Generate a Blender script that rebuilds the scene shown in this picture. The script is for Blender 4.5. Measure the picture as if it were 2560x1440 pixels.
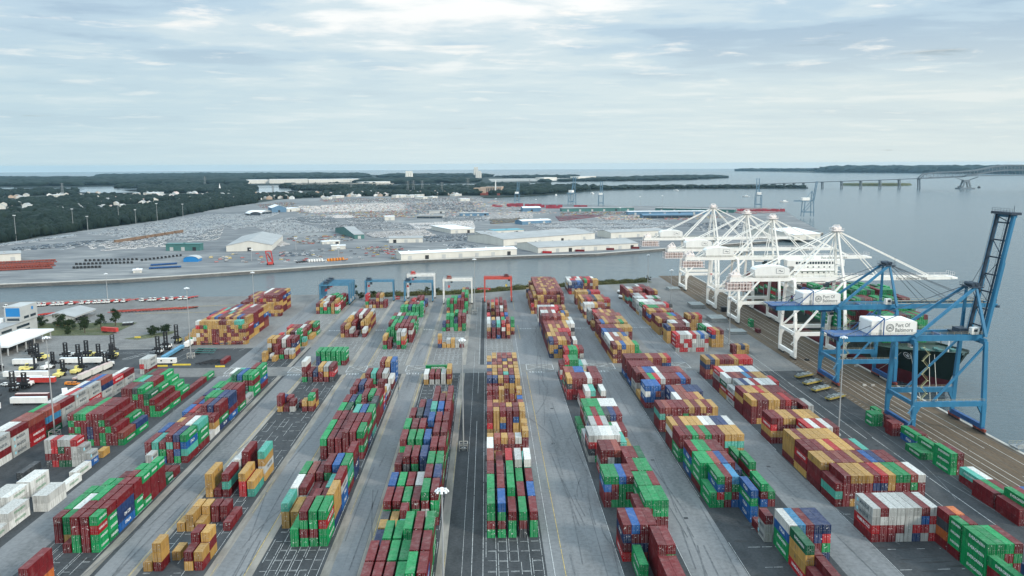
import bpy, math, random
import numpy as np
from mathutils import Vector, Matrix
random.seed(7)
rng = np.random.default_rng(7)
for o in list(bpy.data.objects): bpy.data.objects.remove(o)
S = bpy.context.scene
COL = S.collection

# ---------------------------------------------------------------- camera (a drone hovering at 116 m)
F_PX, CAM_H = 2050.0, 116.0
PITCH = math.atan((720 - 411) / F_PX); ROLL = math.radians(0.25)
YAW = math.atan((1280 - 1217) * math.cos(PITCH) / F_PX)
cp, sp, cy, sy = math.cos(PITCH), math.sin(PITCH), math.cos(YAW), math.sin(YAW)
FW = Vector((sy * cp, cy * cp, -sp)); R0 = Vector((cy, -sy, 0)); D0 = -R0.cross(FW)
RT = math.cos(ROLL) * R0 + math.sin(ROLL) * D0
DN = -math.sin(ROLL) * R0 + math.cos(ROLL) * D0
cd = bpy.data.cameras.new('camera'); cam = bpy.data.objects.new('camera', cd); COL.objects.link(cam)
cd.sensor_width = 36; cd.lens = 36 * F_PX / 2560; cd.clip_start = 1; cd.clip_end = 60000
cam.matrix_world = Matrix(((RT.x, -DN.x, -FW.x, 0), (RT.y, -DN.y, -FW.y, 0), (RT.z, -DN.z, -FW.z, CAM_H), (0, 0, 0, 1)))
S.camera = cam

# ---------------------------------------------------------------- light: bright broken overcast, low sun behind the camera to the right
SUN_EL, SUN_AZ = math.radians(27), math.radians(128)       # azimuth from +Y towards +X
SKY_GAIN, ZENITH = 1.0, 1.1
W = bpy.data.worlds.new('World'); S.world = W; W.use_nodes = True
def world_nodes():
    nt = W.node_tree; N = nt.nodes; L = nt.links; N.clear()
    def nd(t, **k):
        n = N.new(t)
        for a, b in k.items(): setattr(n, a, b)
        return n
    out = nd('ShaderNodeOutputWorld'); bg = nd('ShaderNodeBackground'); L.new(bg.outputs[0], out.inputs[0])
    bg.inputs[1].default_value = 0.1
    sky = nd('ShaderNodeTexSky'); sky.sky_type = 'NISHITA'; sky.sun_disc = False
    sky.sun_elevation = SUN_EL; sky.sun_rotation = SUN_AZ; sky.altitude = 100; sky.dust_density = 2.5
    tc = nd('ShaderNodeTexCoord'); sep = nd('ShaderNodeSeparateXYZ'); L.new(tc.outputs['Generated'], sep.inputs[0])
    def M(op, a, b=None, clamp=False):
        m = nd('ShaderNodeMath', operation=op, use_clamp=clamp)
        for i, v in enumerate((a, b)):
            if v is None: continue
            if hasattr(v, 'is_output'): L.new(v, m.inputs[i])
            else: m.inputs[i].default_value = v
        return m.outputs[0]
    z = M('MAXIMUM', sep.outputs[2], 0.0)
    zz = M('ADD', z, 0.045)
    u = M('DIVIDE', sep.outputs[0], zz); v = M('DIVIDE', sep.outputs[1], zz)
    cx = nd('ShaderNodeCombineXYZ'); L.new(u, cx.inputs[0]); L.new(v, cx.inputs[1])
    def noise(scale, detail, rough, stretch, off, dist=0.0):
        mp = nd('ShaderNodeMapping'); mp.inputs['Scale'].default_value = stretch; mp.inputs['Location'].default_value = off
        L.new(cx.outputs[0], mp.inputs[0])
        n = nd('ShaderNodeTexNoise'); n.inputs['Scale'].default_value = scale; n.inputs['Detail'].default_value = detail
        n.inputs['Roughness'].default_value = rough; n.inputs['Distortion'].default_value = dist
        L.new(mp.outputs[0], n.inputs[0]); return n.outputs[0]
    def ramp(x, stops, inter='EASE'):
        r = nd('ShaderNodeValToRGB'); r.color_ramp.interpolation = inter
        e = r.color_ramp.elements
        while len(e) < len(stops): e.new(0.5)
        for i, (p, c) in enumerate(stops): e[i].position = p; e[i].color = (*c, 1) if len(c) == 3 else c
        L.new(x, r.inputs[0]); return r.outputs[0]
    big = noise(0.5, 6, 0.55, (0.72, 1.0, 1), (3.1, 1.7, 0), 0.25)
    mid = noise(1.6, 6, 0.58, (0.8, 1.0, 1), (9.3, 4.2, 0), 0.3)
    body = M('ADD', M('MULTIPLY', big, 0.66), M('MULTIPLY', mid, 0.34))
    shade = ramp(body, [(0.40, (4.0, 5.4, 6.7)), (0.47, (5.0, 6.5, 7.6)), (0.53, (6.2, 7.4, 8.0)), (0.62, (9.3, 9.5, 9.4))])
    puff = ramp(noise(2.0, 6, 0.6, (0.8, 1.0, 1), (1.3, 7.7, 0), 0.3), [(0.55, (0, 0, 0)), (0.72, (.85, .85, .85))])
    m1 = nd('ShaderNodeMixRGB', blend_type='MIX'); L.new(puff, m1.inputs[0]); L.new(shade, m1.inputs[1]); m1.inputs[2].default_value = (9.9, 9.7, 9.3, 1)
    hz = ramp(z, [(0.0, (1, 1, 1)), (0.06, (0.8, 0.8, 0.8)), (0.17, (0, 0, 0))], 'EASE')
    side = ramp(M('ADD', M('MULTIPLY', sep.outputs[0], 0.8), 0.5, True), [(0.1, (5.7, 7.3, 7.9)), (0.5, (7.0, 8.2, 8.4)), (0.95, (7.3, 8.2, 8.1))])
    m2 = nd('ShaderNodeMixRGB'); L.new(M('MULTIPLY', hz, 0.93), m2.inputs[0]); L.new(m1.outputs[0], m2.inputs[1]); L.new(side, m2.inputs[2])
    # thin gaps let the blue sky through
    gap = ramp(body, [(0.27, (1, 1, 1)), (0.36, (0, 0, 0))])
    m3 = nd('ShaderNodeMixRGB'); L.new(M('MULTIPLY', gap, 0.6), m3.inputs[0]); L.new(m2.outputs[0], m3.inputs[1]); L.new(sky.outputs[0], m3.inputs[2])
    gain = M('MULTIPLY', M('ADD', M('MULTIPLY', M('MULTIPLY', z, z), ZENITH * 2), 1.0), SKY_GAIN)
    mg = nd('ShaderNodeVectorMath', operation='SCALE'); L.new(m3.outputs[0], mg.inputs[0]); L.new(gain, mg.inputs['Scale'])
    L.new(mg.outputs[0], bg.inputs[0])
world_nodes()
sd = bpy.data.lights.new('sun', 'SUN'); sun = bpy.data.objects.new('sun', sd); COL.objects.link(sun)
sd.energy = 3.0; sd.angle = math.radians(10); sd.color = (1.0, 0.93, 0.83)
sdir = Vector((math.sin(SUN_AZ) * math.cos(SUN_EL), math.cos(SUN_AZ) * math.cos(SUN_EL), math.sin(SUN_EL)))
sun.rotation_euler = sdir.to_track_quat('Z', 'Y').to_euler()
S.view_settings.view_transform = 'Standard'; S.view_settings.look = 'None'; S.view_settings.gamma = 1
S.view_settings.exposure = 0.0
S.render.engine = 'CYCLES'; S.cycles.max_bounces = 5; S.cycles.diffuse_bounces = 3; S.cycles.volume_bounces = 0

# ---------------------------------------------------------------- helpers
def G(px, py, z=0.0):
    """ground point (at height z) seen at a pixel of the 2560 x 1440 photograph, used to survey where things stand"""
    d = (px - 1280) * RT + (py - 720) * DN + F_PX * FW
    k = (z - CAM_H) / d.z
    return Vector((d.x * k, d.y * k, z))
def tag(o, label=None, cat=None, group=None, kind=None):
    if label: o['label'] = label
    if cat: o['category'] = cat
    if group: o['group'] = group
    if kind: o['kind'] = kind
    return o
def empty(name, loc=(0, 0, 0), rz=0.0, label=None, cat=None, group=None):
    o = bpy.data.objects.new(name, None); COL.objects.link(o); o.location = loc; o.rotation_euler = (0, 0, rz)
    o.empty_display_size = 0.5
    return tag(o, label, cat, group)
def link(name, me, mat=None, parent=None):
    o = bpy.data.objects.new(name, me); COL.objects.link(o)
    if mat is not None and not me.materials: me.materials.append(mat)
    if parent is not None: o.parent = parent
    return o
def kids(o): return [c for c in bpy.data.objects if c.parent == o]
def copy_tree(o, parent=None):
    c = o.copy(); COL.objects.link(c)
    if parent is not None: c.parent = parent
    for ch in list(o.children): copy_tree(ch, c)
    return c
class MB:
    """collects boxes, beams and tubes and links them as ONE mesh object"""
    def __init__(s): s.v = []; s.f = []
    def add(s, vs, fs):
        n = len(s.v); s.v += [tuple(v) for v in vs]; s.f += [tuple(i + n for i in f) for f in fs]; return s
    def box(s, x0, x1, y0, y1, z0, z1):
        return s.add([(x0, y0, z0), (x1, y0, z0), (x1, y1, z0), (x0, y1, z0), (x0, y0, z1), (x1, y0, z1), (x1, y1, z1), (x0, y1, z1)],
                     [(0, 3, 2, 1), (4, 5, 6, 7), (0, 1, 5, 4), (1, 2, 6, 5), (2, 3, 7, 6), (3, 0, 4, 7)])
    def beam(s, a, b, w, h, w2=None, h2=None):
        a = Vector(a); b = Vector(b); d = (b - a).normalized()
        up = Vector((0, 0, 1)) if abs(d.z) < 0.95 else Vector((0, 1, 0))
        r = d.cross(up).normalized(); u = r.cross(d)
        w2 = w if w2 is None else w2; h2 = h if h2 is None else h2
        vs = []
        for p, ww, hh in ((a, w, h), (b, w2, h2)):
            for sx, sz in ((-1, -1), (1, -1), (1, 1), (-1, 1)): vs.append(p + r * sx * ww / 2 + u * sz * hh / 2)
        return s.add(vs, [(0, 1, 2, 3), (7, 6, 5, 4), (0, 4, 5, 1), (1, 5, 6, 2), (2, 6, 7, 3), (3, 7, 4, 0)])
    def tube(s, a, b, r, r2=None, n=8, caps=True):
        a = Vector(a); b = Vector(b); d = (b - a).normalized()
        up = Vector((0, 0, 1)) if abs(d.z) < 0.95 else Vector((1, 0, 0))
        x = d.cross(up).normalized(); y = x.cross(d); r2 = r if r2 is None else r2; vs = []
        for p, rr in ((a, r), (b, r2)):
            for i in range(n):
                t = 2 * math.pi * i / n; vs.append(p + x * math.cos(t) * rr + y * math.sin(t) * rr)
        fs = [(i, (i + 1) % n, n + (i + 1) % n, n + i) for i in range(n)]
        if caps: fs += [tuple(range(n))[::-1], tuple(range(n, 2 * n))]
        return s.add(vs, fs)
    def prism(s, poly, y0, y1):      # poly in (x, z), extruded along y
        n = len(poly); vs = [(x, y0, z) for x, z in poly] + [(x, y1, z) for x, z in poly]
        return s.add(vs, [(i, (i + 1) % n, n + (i + 1) % n, n + i) for i in range(n)] + [tuple(range(n))[::-1], tuple(range(n, 2 * n))])
    def mesh(s, name):
        me = bpy.data.meshes.new(name); me.from_pydata(s.v, [], s.f); me.update(); return me
    def build(s, name, mat, parent=None, smooth=False):
        me = s.mesh(name)
        if smooth: me.polygons.foreach_set('use_smooth', [True] * len(me.polygons))
        return link(name, me, mat, parent)
def mesh_np(name, V, quads, mat=None):
    me = bpy.data.meshes.new(name); V = np.asarray(V, np.float32); Q = np.asarray(quads, np.int32); k = Q.shape[1]
    me.vertices.add(len(V)); me.vertices.foreach_set('co', V.ravel())
    me.loops.add(Q.size); me.loops.foreach_set('vertex_index', Q.ravel())
    me.polygons.add(len(Q)); me.polygons.foreach_set('loop_start', np.arange(0, Q.size, k, dtype=np.int32))
    me.polygons.foreach_set('loop_total', np.full(len(Q), k, np.int32))
    me.update(calc_edges=True)
    if mat: me.materials.append(mat)
    return me
_words = {}
def word_mesh(text, h=1.0, bold=0.0):
    """flat lettering in the x/z plane, h metres tall, centred on the origin, as a mesh"""
    key = (text, h, bold)
    if key in _words: return _words[key]
    cu = bpy.data.curves.new('word', 'FONT'); cu.body = text; cu.resolution_u = 2; cu.offset = bold; cu.align_x = 'CENTER'
    ob = bpy.data.objects.new('word', cu); COL.objects.link(ob)
    dg = bpy.context.evaluated_depsgraph_get(); me = bpy.data.meshes.new_from_object(ob.evaluated_get(dg))
    bpy.data.objects.remove(ob); bpy.data.curves.remove(cu)
    n = len(me.vertices); co = np.empty(n * 3, np.float32); me.vertices.foreach_get('co', co); co = co.reshape(-1, 3)
    k = h / 0.70
    y0, y1 = co[:, 1].min(), co[:, 1].max()
    P = np.stack([co[:, 0] * k, np.zeros(n), (co[:, 1] - (y0 + y1) / 2) * k], 1)
    F = [tuple(p.vertices) for p in me.polygons]; bpy.data.meshes.remove(me)
    _words[key] = (P, F); return P, F
def place_word(text, h, origin, xdir, updir=(0, 0, 1), bold=0.0, width=None):
    P, F = word_mesh(text, h, bold); P = P.copy()
    if width: P[:, 0] *= width / (P[:, 0].max() - P[:, 0].min())
    x = np.array(xdir, float); u = np.array(updir, float)
    return (np.array(origin, float) + P[:, :1] * x + P[:, 2:] * u), F

# ---------------------------------------------------------------- materials
def mat(name, col, rough=0.6, metal=0.0, var=0.12, scale=0.15, bump=0.0, streak=False, spec=0.4, detail=5):
    """painted or plain surface with procedural wear: noise in the colour (weathering), roughness and bump"""
    m = bpy.data.materials.new(name); m.use_nodes = True; nt = m.node_tree; N = nt.nodes; L = nt.links
    b = N['Principled BSDF']; b.inputs['Roughness'].default_value = rough; b.inputs['Metallic'].default_value = metal
    b.inputs['Specular IOR Level'].default_value = spec
    geo = N.new('ShaderNodeNewGeometry'); mp = N.new('ShaderNodeMapping')
    mp.inputs['Scale'].default_value = (1, 1, 0.15) if streak else (1, 1, 1)
    L.new(geo.outputs['Position'], mp.inputs[0])
    n = N.new('ShaderNodeTexNoise'); n.inputs['Scale'].default_value = scale; n.inputs['Detail'].default_value = detail; n.inputs['Roughness'].default_value = 0.65
    L.new(mp.outputs[0], n.inputs[0])
    r = N.new('ShaderNodeValToRGB'); e = r.color_ramp.elements
    e[0].position = 0.3; e[1].position = 0.7
    e[0].color = (*[c * (1 - var * 1.5) for c in col], 1); e[1].color = (*[min(0.9, c * (1 + var)) for c in col], 1)
    L.new(n.outputs[0], r.inputs[0]); L.new(r.outputs[0], b.inputs['Base Color'])
    if bump:
        bp = N.new('ShaderNodeBump'); bp.inputs['Strength'].default_value = bump; L.new(n.outputs[0], bp.inputs['Height']); L.new(bp.outputs[0], b.inputs['Normal'])
    return m
M = {}
M['white'] = mat('white_paint', (0.78, 0.77, 0.74), 0.45, var=0.08, scale=0.3, streak=True)
M['crane_white'] = mat('crane_white_paint', (0.84, 0.82, 0.77), 0.45, var=0.05, scale=0.25, streak=True)
M['crane_blue'] = mat('crane_blue_paint', (0.026, 0.165, 0.30), 0.5, var=0.16, scale=0.3, streak=True)
M['crane_deep'] = mat('crane_deep_blue_paint', (0.018, 0.085, 0.24), 0.5, var=0.2, scale=0.3)
M['crane_pale'] = mat('faded_blue_paint', (0.10, 0.28, 0.42), 0.55, var=0.15, scale=0.3)
M['red'] = mat('red_paint', (0.50, 0.05, 0.04), 0.5, var=0.18, scale=0.5)
M['rust'] = mat('rusty_red_paint', (0.26, 0.055, 0.035), 0.7, var=0.3, scale=1.2)
M['yellow'] = mat('yellow_paint', (0.62, 0.47, 0.05), 0.5, var=0.15, scale=0.8)
M['pale_yellow'] = mat('pale_yellow_paint', (0.72, 0.63, 0.22), 0.5, var=0.12, scale=0.8)
M['rail'] = mat('galvanised_rails', (0.42, 0.40, 0.30), 0.5, 0.3, var=0.1, scale=1)
M['steel'] = mat('grey_steel', (0.30, 0.31, 0.31), 0.45, 0.5, var=0.12, scale=0.8)
M['dark'] = mat('black_machinery', (0.022, 0.023, 0.026), 0.5, var=0.25, scale=1)
M['rubber'] = mat('tyre_rubber', (0.018, 0.018, 0.018), 0.85, var=0.2, scale=2)
M['glass'] = mat('dark_glass', (0.03, 0.045, 0.06), 0.12, var=0.1, scale=1, spec=0.8)
M['orange'] = mat('orange_paint', (0.70, 0.24, 0.03), 0.5, var=0.12, scale=0.8)
M['cable'] = mat('dark_wire_rope', (0.05, 0.07, 0.09), 0.6, var=0.1)
M['mast'] = mat('galvanised_mast', (0.36, 0.37, 0.37), 0.5, 0.2, var=0.08)
M['lamp'] = mat('white_lamp_housing', (0.75, 0.77, 0.78), 0.4, var=0.05)
M['roof_grey'] = mat('weathered_metal_roof', (0.34, 0.345, 0.34), 0.55, 0.1, var=0.12, scale=0.06)
M['roof_white'] = mat('white_membrane_roof', (0.74, 0.76, 0.77), 0.6, var=0.06, scale=0.08)
M['wall_pale'] = mat('pale_metal_cladding', (0.62, 0.60, 0.54), 0.6, var=0.07, scale=0.1, streak=True)
M['wall_blue'] = mat('blue_metal_cladding', (0.10, 0.20, 0.30), 0.6, var=0.1, scale=0.1, streak=True)
M['wall_green'] = mat('green_metal_cladding', (0.06, 0.17, 0.16), 0.6, var=0.12, scale=0.1)
M['wall_grey'] = mat('grey_concrete_panels', (0.44, 0.45, 0.44), 0.7, var=0.08, scale=0.12)
M['brick'] = mat('tan_brick', (0.48, 0.36, 0.27), 0.8, var=0.12, scale=0.08)
M['sign_blue'] = mat('blue_sign_panel', (0.02, 0.20, 0.48), 0.4, var=0.05)
M['concrete'] = mat('pale_concrete', (0.42, 0.40, 0.36), 0.8, var=0.15, scale=0.2)
M['mark_white'] = mat('worn_white_marking', (0.50, 0.51, 0.50), 0.8, var=0.4, scale=0.9)
M['mark_yellow'] = mat('worn_yellow_marking', (0.46, 0.34, 0.12), 0.8, var=0.35, scale=0.5)
M['bark'] = mat('bark', (0.09, 0.065, 0.045), 0.9, var=0.3, scale=2)
M['text_dark'] = mat('dark_lettering', (0.05, 0.07, 0.09), 0.6, var=0.1)
M['text_white'] = mat('white_lettering', (0.80, 0.80, 0.78), 0.6, var=0.06)
M['text_green'] = mat('green_lettering', (0.02, 0.22, 0.08), 0.6, var=0.1)
M['text_grey'] = mat('grey_lettering', (0.18, 0.19, 0.19), 0.6, var=0.1)
def leaf_mat(name, c1, c2, scale):
    m = mat(name, c1, 0.75, var=0.0, scale=scale, spec=0.15); N = m.node_tree.nodes; r = [n for n in N if n.type == 'VALTORGB'][0]
    r.color_ramp.elements[0].color = (*c1, 1); r.color_ramp.elements[1].color = (*c2, 1); return m
M['leaf'] = leaf_mat('tree_foliage', (0.010, 0.022, 0.009), (0.040, 0.062, 0.022), 0.25)
M['leaf_far'] = leaf_mat('distant_foliage', (0.003, 0.010, 0.008), (0.016, 0.028, 0.019), 0.02)
M['leaf_dry'] = leaf_mat('bank_foliage', (0.05, 0.065, 0.022), (0.14, 0.13, 0.05), 0.12)

def ground_mat(name, cols, scales, bump=0.0, rough=0.85, joints=None):
    """worn pavement: broad patches, medium stains, fine grain, optional slab joints and tyre-dark streaks along the lanes"""
    m = bpy.data.materials.new(name); m.use_nodes = True; nt = m.node_tree; N = nt.nodes; L = nt.links
    b = N['Principled BSDF']; b.inputs['Roughness'].default_value = rough; b.inputs['Specular IOR Level'].default_value = 0.25
    geo = N.new('ShaderNodeNewGeometry'); last = None
    for i, (sc, st) in enumerate(scales):
        mp = N.new('ShaderNodeMapping'); mp.inputs['Scale'].default_value = st; mp.inputs['Location'].default_value = (i * 13.7, i * 5.1, 0)
        L.new(geo.outputs['Position'], mp.inputs[0]); n = N.new('ShaderNodeTexNoise'); n.inputs['Scale'].default_value = sc; n.inputs['Detail'].default_value = 6; n.inputs['Roughness'].default_value = 0.6
        L.new(mp.outputs[0], n.inputs[0])
        if last is None: last = n.outputs[0]
        else:
            mm = N.new('ShaderNodeMath'); mm.operation = 'ADD'; L.new(last, mm.inputs[0]); L.new(n.outputs[0], mm.inputs[1]); last = mm.outputs[0]
    dv = N.new('ShaderNodeMath'); dv.operation = 'DIVIDE'; L.new(last, dv.inputs[0]); dv.inputs[1].default_value = len(scales)
    r = N.new('ShaderNodeValToRGB'); e = r.color_ramp.elements
    while len(e) < len(cols): e.new(0.5)
    for i, c in enumerate(cols): e[i].position = 0.36 + 0.28 * i / (len(cols) - 1); e[i].color = (*c, 1)
    L.new(dv.outputs[0], r.inputs[0]); colr = r.outputs[0]
    if joints:
        sx = N.new('ShaderNodeSeparateXYZ'); L.new(geo.outputs['Position'], sx.inputs[0]); acc = None
        for ax, (per, wd) in zip((0, 1), joints):
            a = N.new('ShaderNodeMath'); a.operation = 'PINGPONG'; L.new(sx.outputs[ax], a.inputs[0]); a.inputs[1].default_value = per / 2
            c = N.new('ShaderNodeMath'); c.operation = 'LESS_THAN'; L.new(a.outputs[0], c.inputs[0]); c.inputs[1].default_value = wd
            if acc is None: acc = c.outputs[0]
            else:
                q = N.new('ShaderNodeMath'); q.operation = 'MAXIMUM'; L.new(acc, q.inputs[0]); L.new(c.outputs[0], q.inputs[1]); acc = q.outputs[0]
        mx = N.new('ShaderNodeMixRGB'); mx.blend_type = 'MULTIPLY'
        k = N.new('ShaderNodeMath'); k.operation = 'MULTIPLY'; L.new(acc, k.inputs[0]); k.inputs[1].default_value = 0.3; L.new(k.outputs[0], mx.inputs[0])
        L.new(colr, mx.inputs[1]); mx.inputs[2].default_value = (0.35, 0.35, 0.35, 1); colr = mx.outputs[0]
    L.new(colr, b.inputs['Base Color'])
    return m
M['asphalt'] = ground_mat('asphalt', [(0.0226, 0.0248, 0.0265), (0.0491, 0.0529, 0.0559), (0.0756, 0.0792, 0.0817)], [(0.03, (1, .3, 1)), (0.25, (1, .4, 1)), (1.2, (1, 1, 1))])
M['slab'] = ground_mat('concrete_roadway', [(0.104, 0.108, 0.108), (0.1757, 0.181, 0.1842), (0.2254, 0.2281, 0.228)], [(0.02, (1, .12, 1)), (0.15, (1, .1, 1)), (0.7, (1, 1, 1))], joints=((6.1, 0.05), (9.2, 0.05)))
M['runway'] = ground_mat('crane_runway_concrete', [(0.144, 0.133, 0.1131), (0.2478, 0.2281, 0.1991), (0.317, 0.2954, 0.2529)], [(0.05, (1, .1, 1)), (0.5, (1, .15, 1))], joints=((200, 0.01), (4.6, 0.06)))
M['quay'] = ground_mat('quay_apron', [(0.0651, 0.0464, 0.0305), (0.1144, 0.0812, 0.0517), (0.1506, 0.1106, 0.0728)], [(0.02, (1, .1, 1)), (0.2, (1, .15, 1)), (1.0, (1, .4, 1))], joints=((3.9, 0.12), (400, 0.01)))
M['pale_slab'] = ground_mat('pale_concrete_yard', [(0.1015, 0.1002, 0.0983), (0.1706, 0.1672, 0.1591), (0.2281, 0.2209, 0.2078)], [(0.012, (1, .5, 1)), (0.09, (1, .5, 1)), (0.6, (1, 1, 1))], joints=((7.6, 0.05), (7.6, 0.05)))
M['terminal'] = ground_mat('far_terminal_paving', [(0.0762, 0.0837, 0.0923), (0.1628, 0.1688, 0.1728), (0.3025, 0.3005, 0.2858)], [(0.004, (1, 1, 1)), (0.015, (1, 2.2, 1)), (0.06, (.4, 1.4, 1))])
M['grass'] = ground_mat('rough_grass', [(0.045, 0.060, 0.022), (0.075, 0.085, 0.035), (0.13, 0.12, 0.06)], [(0.05, (1, 1, 1)), (0.4, (1, 1, 1))])
M['wood_floor'] = ground_mat('wooded_land', [(0.005, 0.011, 0.009), (0.014, 0.023, 0.017), (0.045, 0.052, 0.046)], [(0.002, (1, 1, 1)), (0.01, (1, 1, 1)), (0.05, (1, 1, 1))])
M['sand'] = ground_mat('dredged_flats', [(0.1359, 0.1391, 0.1242), (0.306, 0.297, 0.27), (0.4518, 0.4428, 0.4158)], [(0.001, (1, 1, 1)), (0.006, (1, 1, 1))])

def water_mat():
    m = bpy.data.materials.new('harbour_water'); m.use_nodes = True; nt = m.node_tree; N = nt.nodes; L = nt.links
    b = N['Principled BSDF']; b.inputs['Base Color'].default_value = (0.055, 0.085, 0.098, 1); b.inputs['Roughness'].default_value = 0.17
    b.inputs['IOR'].default_value = 1.33
    geo = N.new('ShaderNodeNewGeometry'); acc = None
    for sc, st, wt in ((0.03, (1, 1.6, 1), .8), (0.13, (1, 2.2, 1), 0.75), (0.42, (1, 1.8, 1), 0.34)):
        mp = N.new('ShaderNodeMapping'); mp.inputs['Scale'].default_value = st; mp.inputs['Rotation'].default_value = (0, 0, 0.35); L.new(geo.outputs['Position'], mp.inputs[0])
        n = N.new('ShaderNodeTexNoise'); n.inputs['Scale'].default_value = sc; n.inputs['Detail'].default_value = 3; L.new(mp.outputs[0], n.inputs[0])
        k = N.new('ShaderNodeMath'); k.operation = 'MULTIPLY'; L.new(n.outputs[0], k.inputs[0]); k.inputs[1].default_value = wt
        if acc is None: acc = k.outputs[0]
        else:
            a = N.new('ShaderNodeMath'); a.operation = 'ADD'; L.new(acc, a.inputs[0]); L.new(k.outputs[0], a.inputs[1]); acc = a.outputs[0]
    bp = N.new('ShaderNodeBump'); bp.inputs['Strength'].default_value = 0.75; bp.inputs['Distance'].default_value = 0.95
    L.new(acc, bp.inputs['Height']); L.new(bp.outputs[0], b.inputs['Normal'])
    return m
M['water'] = water_mat()

def container_mat(name, per_object):
    """painted container steel: paint colour per box, chalky faded patches, rust freckles, roofs paled for dust and sky light, and on the door end the lock rods, seals and
    white marking panels; 'ft' tells roof (2), door end (1) and sides (0) apart"""
    m = bpy.data.materials.new(name); m.use_nodes = True; nt = m.node_tree; N = nt.nodes; L = nt.links
    b = N['Principled BSDF']; b.inputs['Roughness'].default_value = 0.6; b.inputs['Specular IOR Level'].default_value = 0.16
    def nd(t, **k):
        n = N.new(t)
        for a, v in k.items(): setattr(n, a, v)
        return n
    def MM(op, a, c=None, clamp=False):
        q = nd('ShaderNodeMath', operation=op, use_clamp=clamp)
        for i, v in enumerate((a, c)):
            if v is None: continue
            if hasattr(v, 'is_output'): L.new(v, q.inputs[i])
            else: q.inputs[i].default_value = v
        return q.outputs[0]
    def mix(f, a, c, bt='MIX'):
        x = nd('ShaderNodeMixRGB', blend_type=bt)
        for i, v in enumerate((f, a, c)):
            if hasattr(v, 'is_output'): L.new(v, x.inputs[i])
            elif i == 0: x.inputs[0].default_value = v
            else: x.inputs[i].default_value = (*v, 1)
        return x.outputs[0]
    if per_object: colr = nd('ShaderNodeObjectInfo').outputs['Color']
    else: colr = nd('ShaderNodeAttribute', attribute_name='cc').outputs['Color']
    ft = nd('ShaderNodeAttribute', attribute_name='ft').outputs['Fac']
    geo = nd('ShaderNodeNewGeometry')
    n1 = nd('ShaderNodeTexNoise'); n1.inputs['Scale'].default_value = 0.55; n1.inputs['Detail'].default_value = 5; L.new(geo.outputs['Position'], n1.inputs[0])
    n2 = nd('ShaderNodeTexNoise'); n2.inputs['Scale'].default_value = 2.6; n2.inputs['Detail'].default_value = 6; n2.inputs['Roughness'].default_value = 0.7; L.new(geo.outputs['Position'], n2.inputs[0])
    colr = mix(MM('MULTIPLY', MM('SUBTRACT', n1.outputs[0], 0.52, True), 0.5), colr, (0.46, 0.42, 0.40))
    rust = MM('MULTIPLY', MM('GREATER_THAN', n2.outputs[0], 0.68), 0.45)
    colr = mix(rust, colr, (0.12, 0.05, 0.03))
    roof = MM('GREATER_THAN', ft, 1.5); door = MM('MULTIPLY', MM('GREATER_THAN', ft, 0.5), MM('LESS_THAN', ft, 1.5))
    colr = mix(MM('MULTIPLY', roof, MM('ADD', MM('MULTIPLY', n1.outputs[0], 0.16), 0.0)), colr, (0.50, 0.46, 0.43))  # roof paled: some dust, plus sky light put into the colour
    uv = nd('ShaderNodeUVMap'); uv.uv_map = 'UVMap'; su = nd('ShaderNodeSeparateXYZ'); L.new(uv.outputs[0], su.inputs[0]); U, V = su.outputs[0], su.outputs[1]
    n4 = nd('ShaderNodeTexNoise'); mp4 = nd('ShaderNodeMapping'); mp4.inputs['Scale'].default_value = (1, 1, .12); L.new(geo.outputs['Position'], mp4.inputs[0]); L.new(mp4.outputs[0], n4.inputs[0]); n4.inputs['Scale'].default_value = 1.7; n4.inputs['Detail'].default_value = 4
    colr = mix(MM('MULTIPLY', MM('SUBTRACT', n4.outputs[0], .45, True), 2.2, True), colr, (0.30, 0.27, 0.25), 'MULTIPLY')
    if True:
        bars = None
        for c in (0.42, 0.86, 1.58, 2.02):
            q = MM('LESS_THAN', MM('ABSOLUTE', MM('SUBTRACT', U, c)), 0.045); bars = q if bars is None else MM('MAXIMUM', bars, q)
        seal = MM('LESS_THAN', MM('ABSOLUTE', MM('SUBTRACT', U, 1.22)), 0.05)
        colr = mix(MM('MULTIPLY', MM('MULTIPLY', door, bars), 0.0 if per_object else 0.35), colr, (0.55, 0.55, 0.55))
        colr = mix(MM('MULTIPLY', MM('MULTIPLY', door, seal), 0.7), colr, (0.02, 0.02, 0.02))
    n3 = nd('ShaderNodeTexNoise'); n3.inputs['Scale'].default_value = 2.2; n3.inputs['Detail'].default_value = 2; L.new(geo.outputs['Position'], n3.inputs[0])
    mk = MM('MULTIPLY', MM('GREATER_THAN', n3.outputs[0], 0.66), MM('GREATER_THAN', V, 1.1))
    colr = mix(MM('MULTIPLY', MM('MULTIPLY', door, mk), 0.75), colr, (0.72, 0.72, 0.70))
    L.new(colr, b.inputs['Base Color'])
    return m
M['box'] = container_mat('container_paint', True); M['box_stuff'] = container_mat('stacked_container_paint', False)

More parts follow.
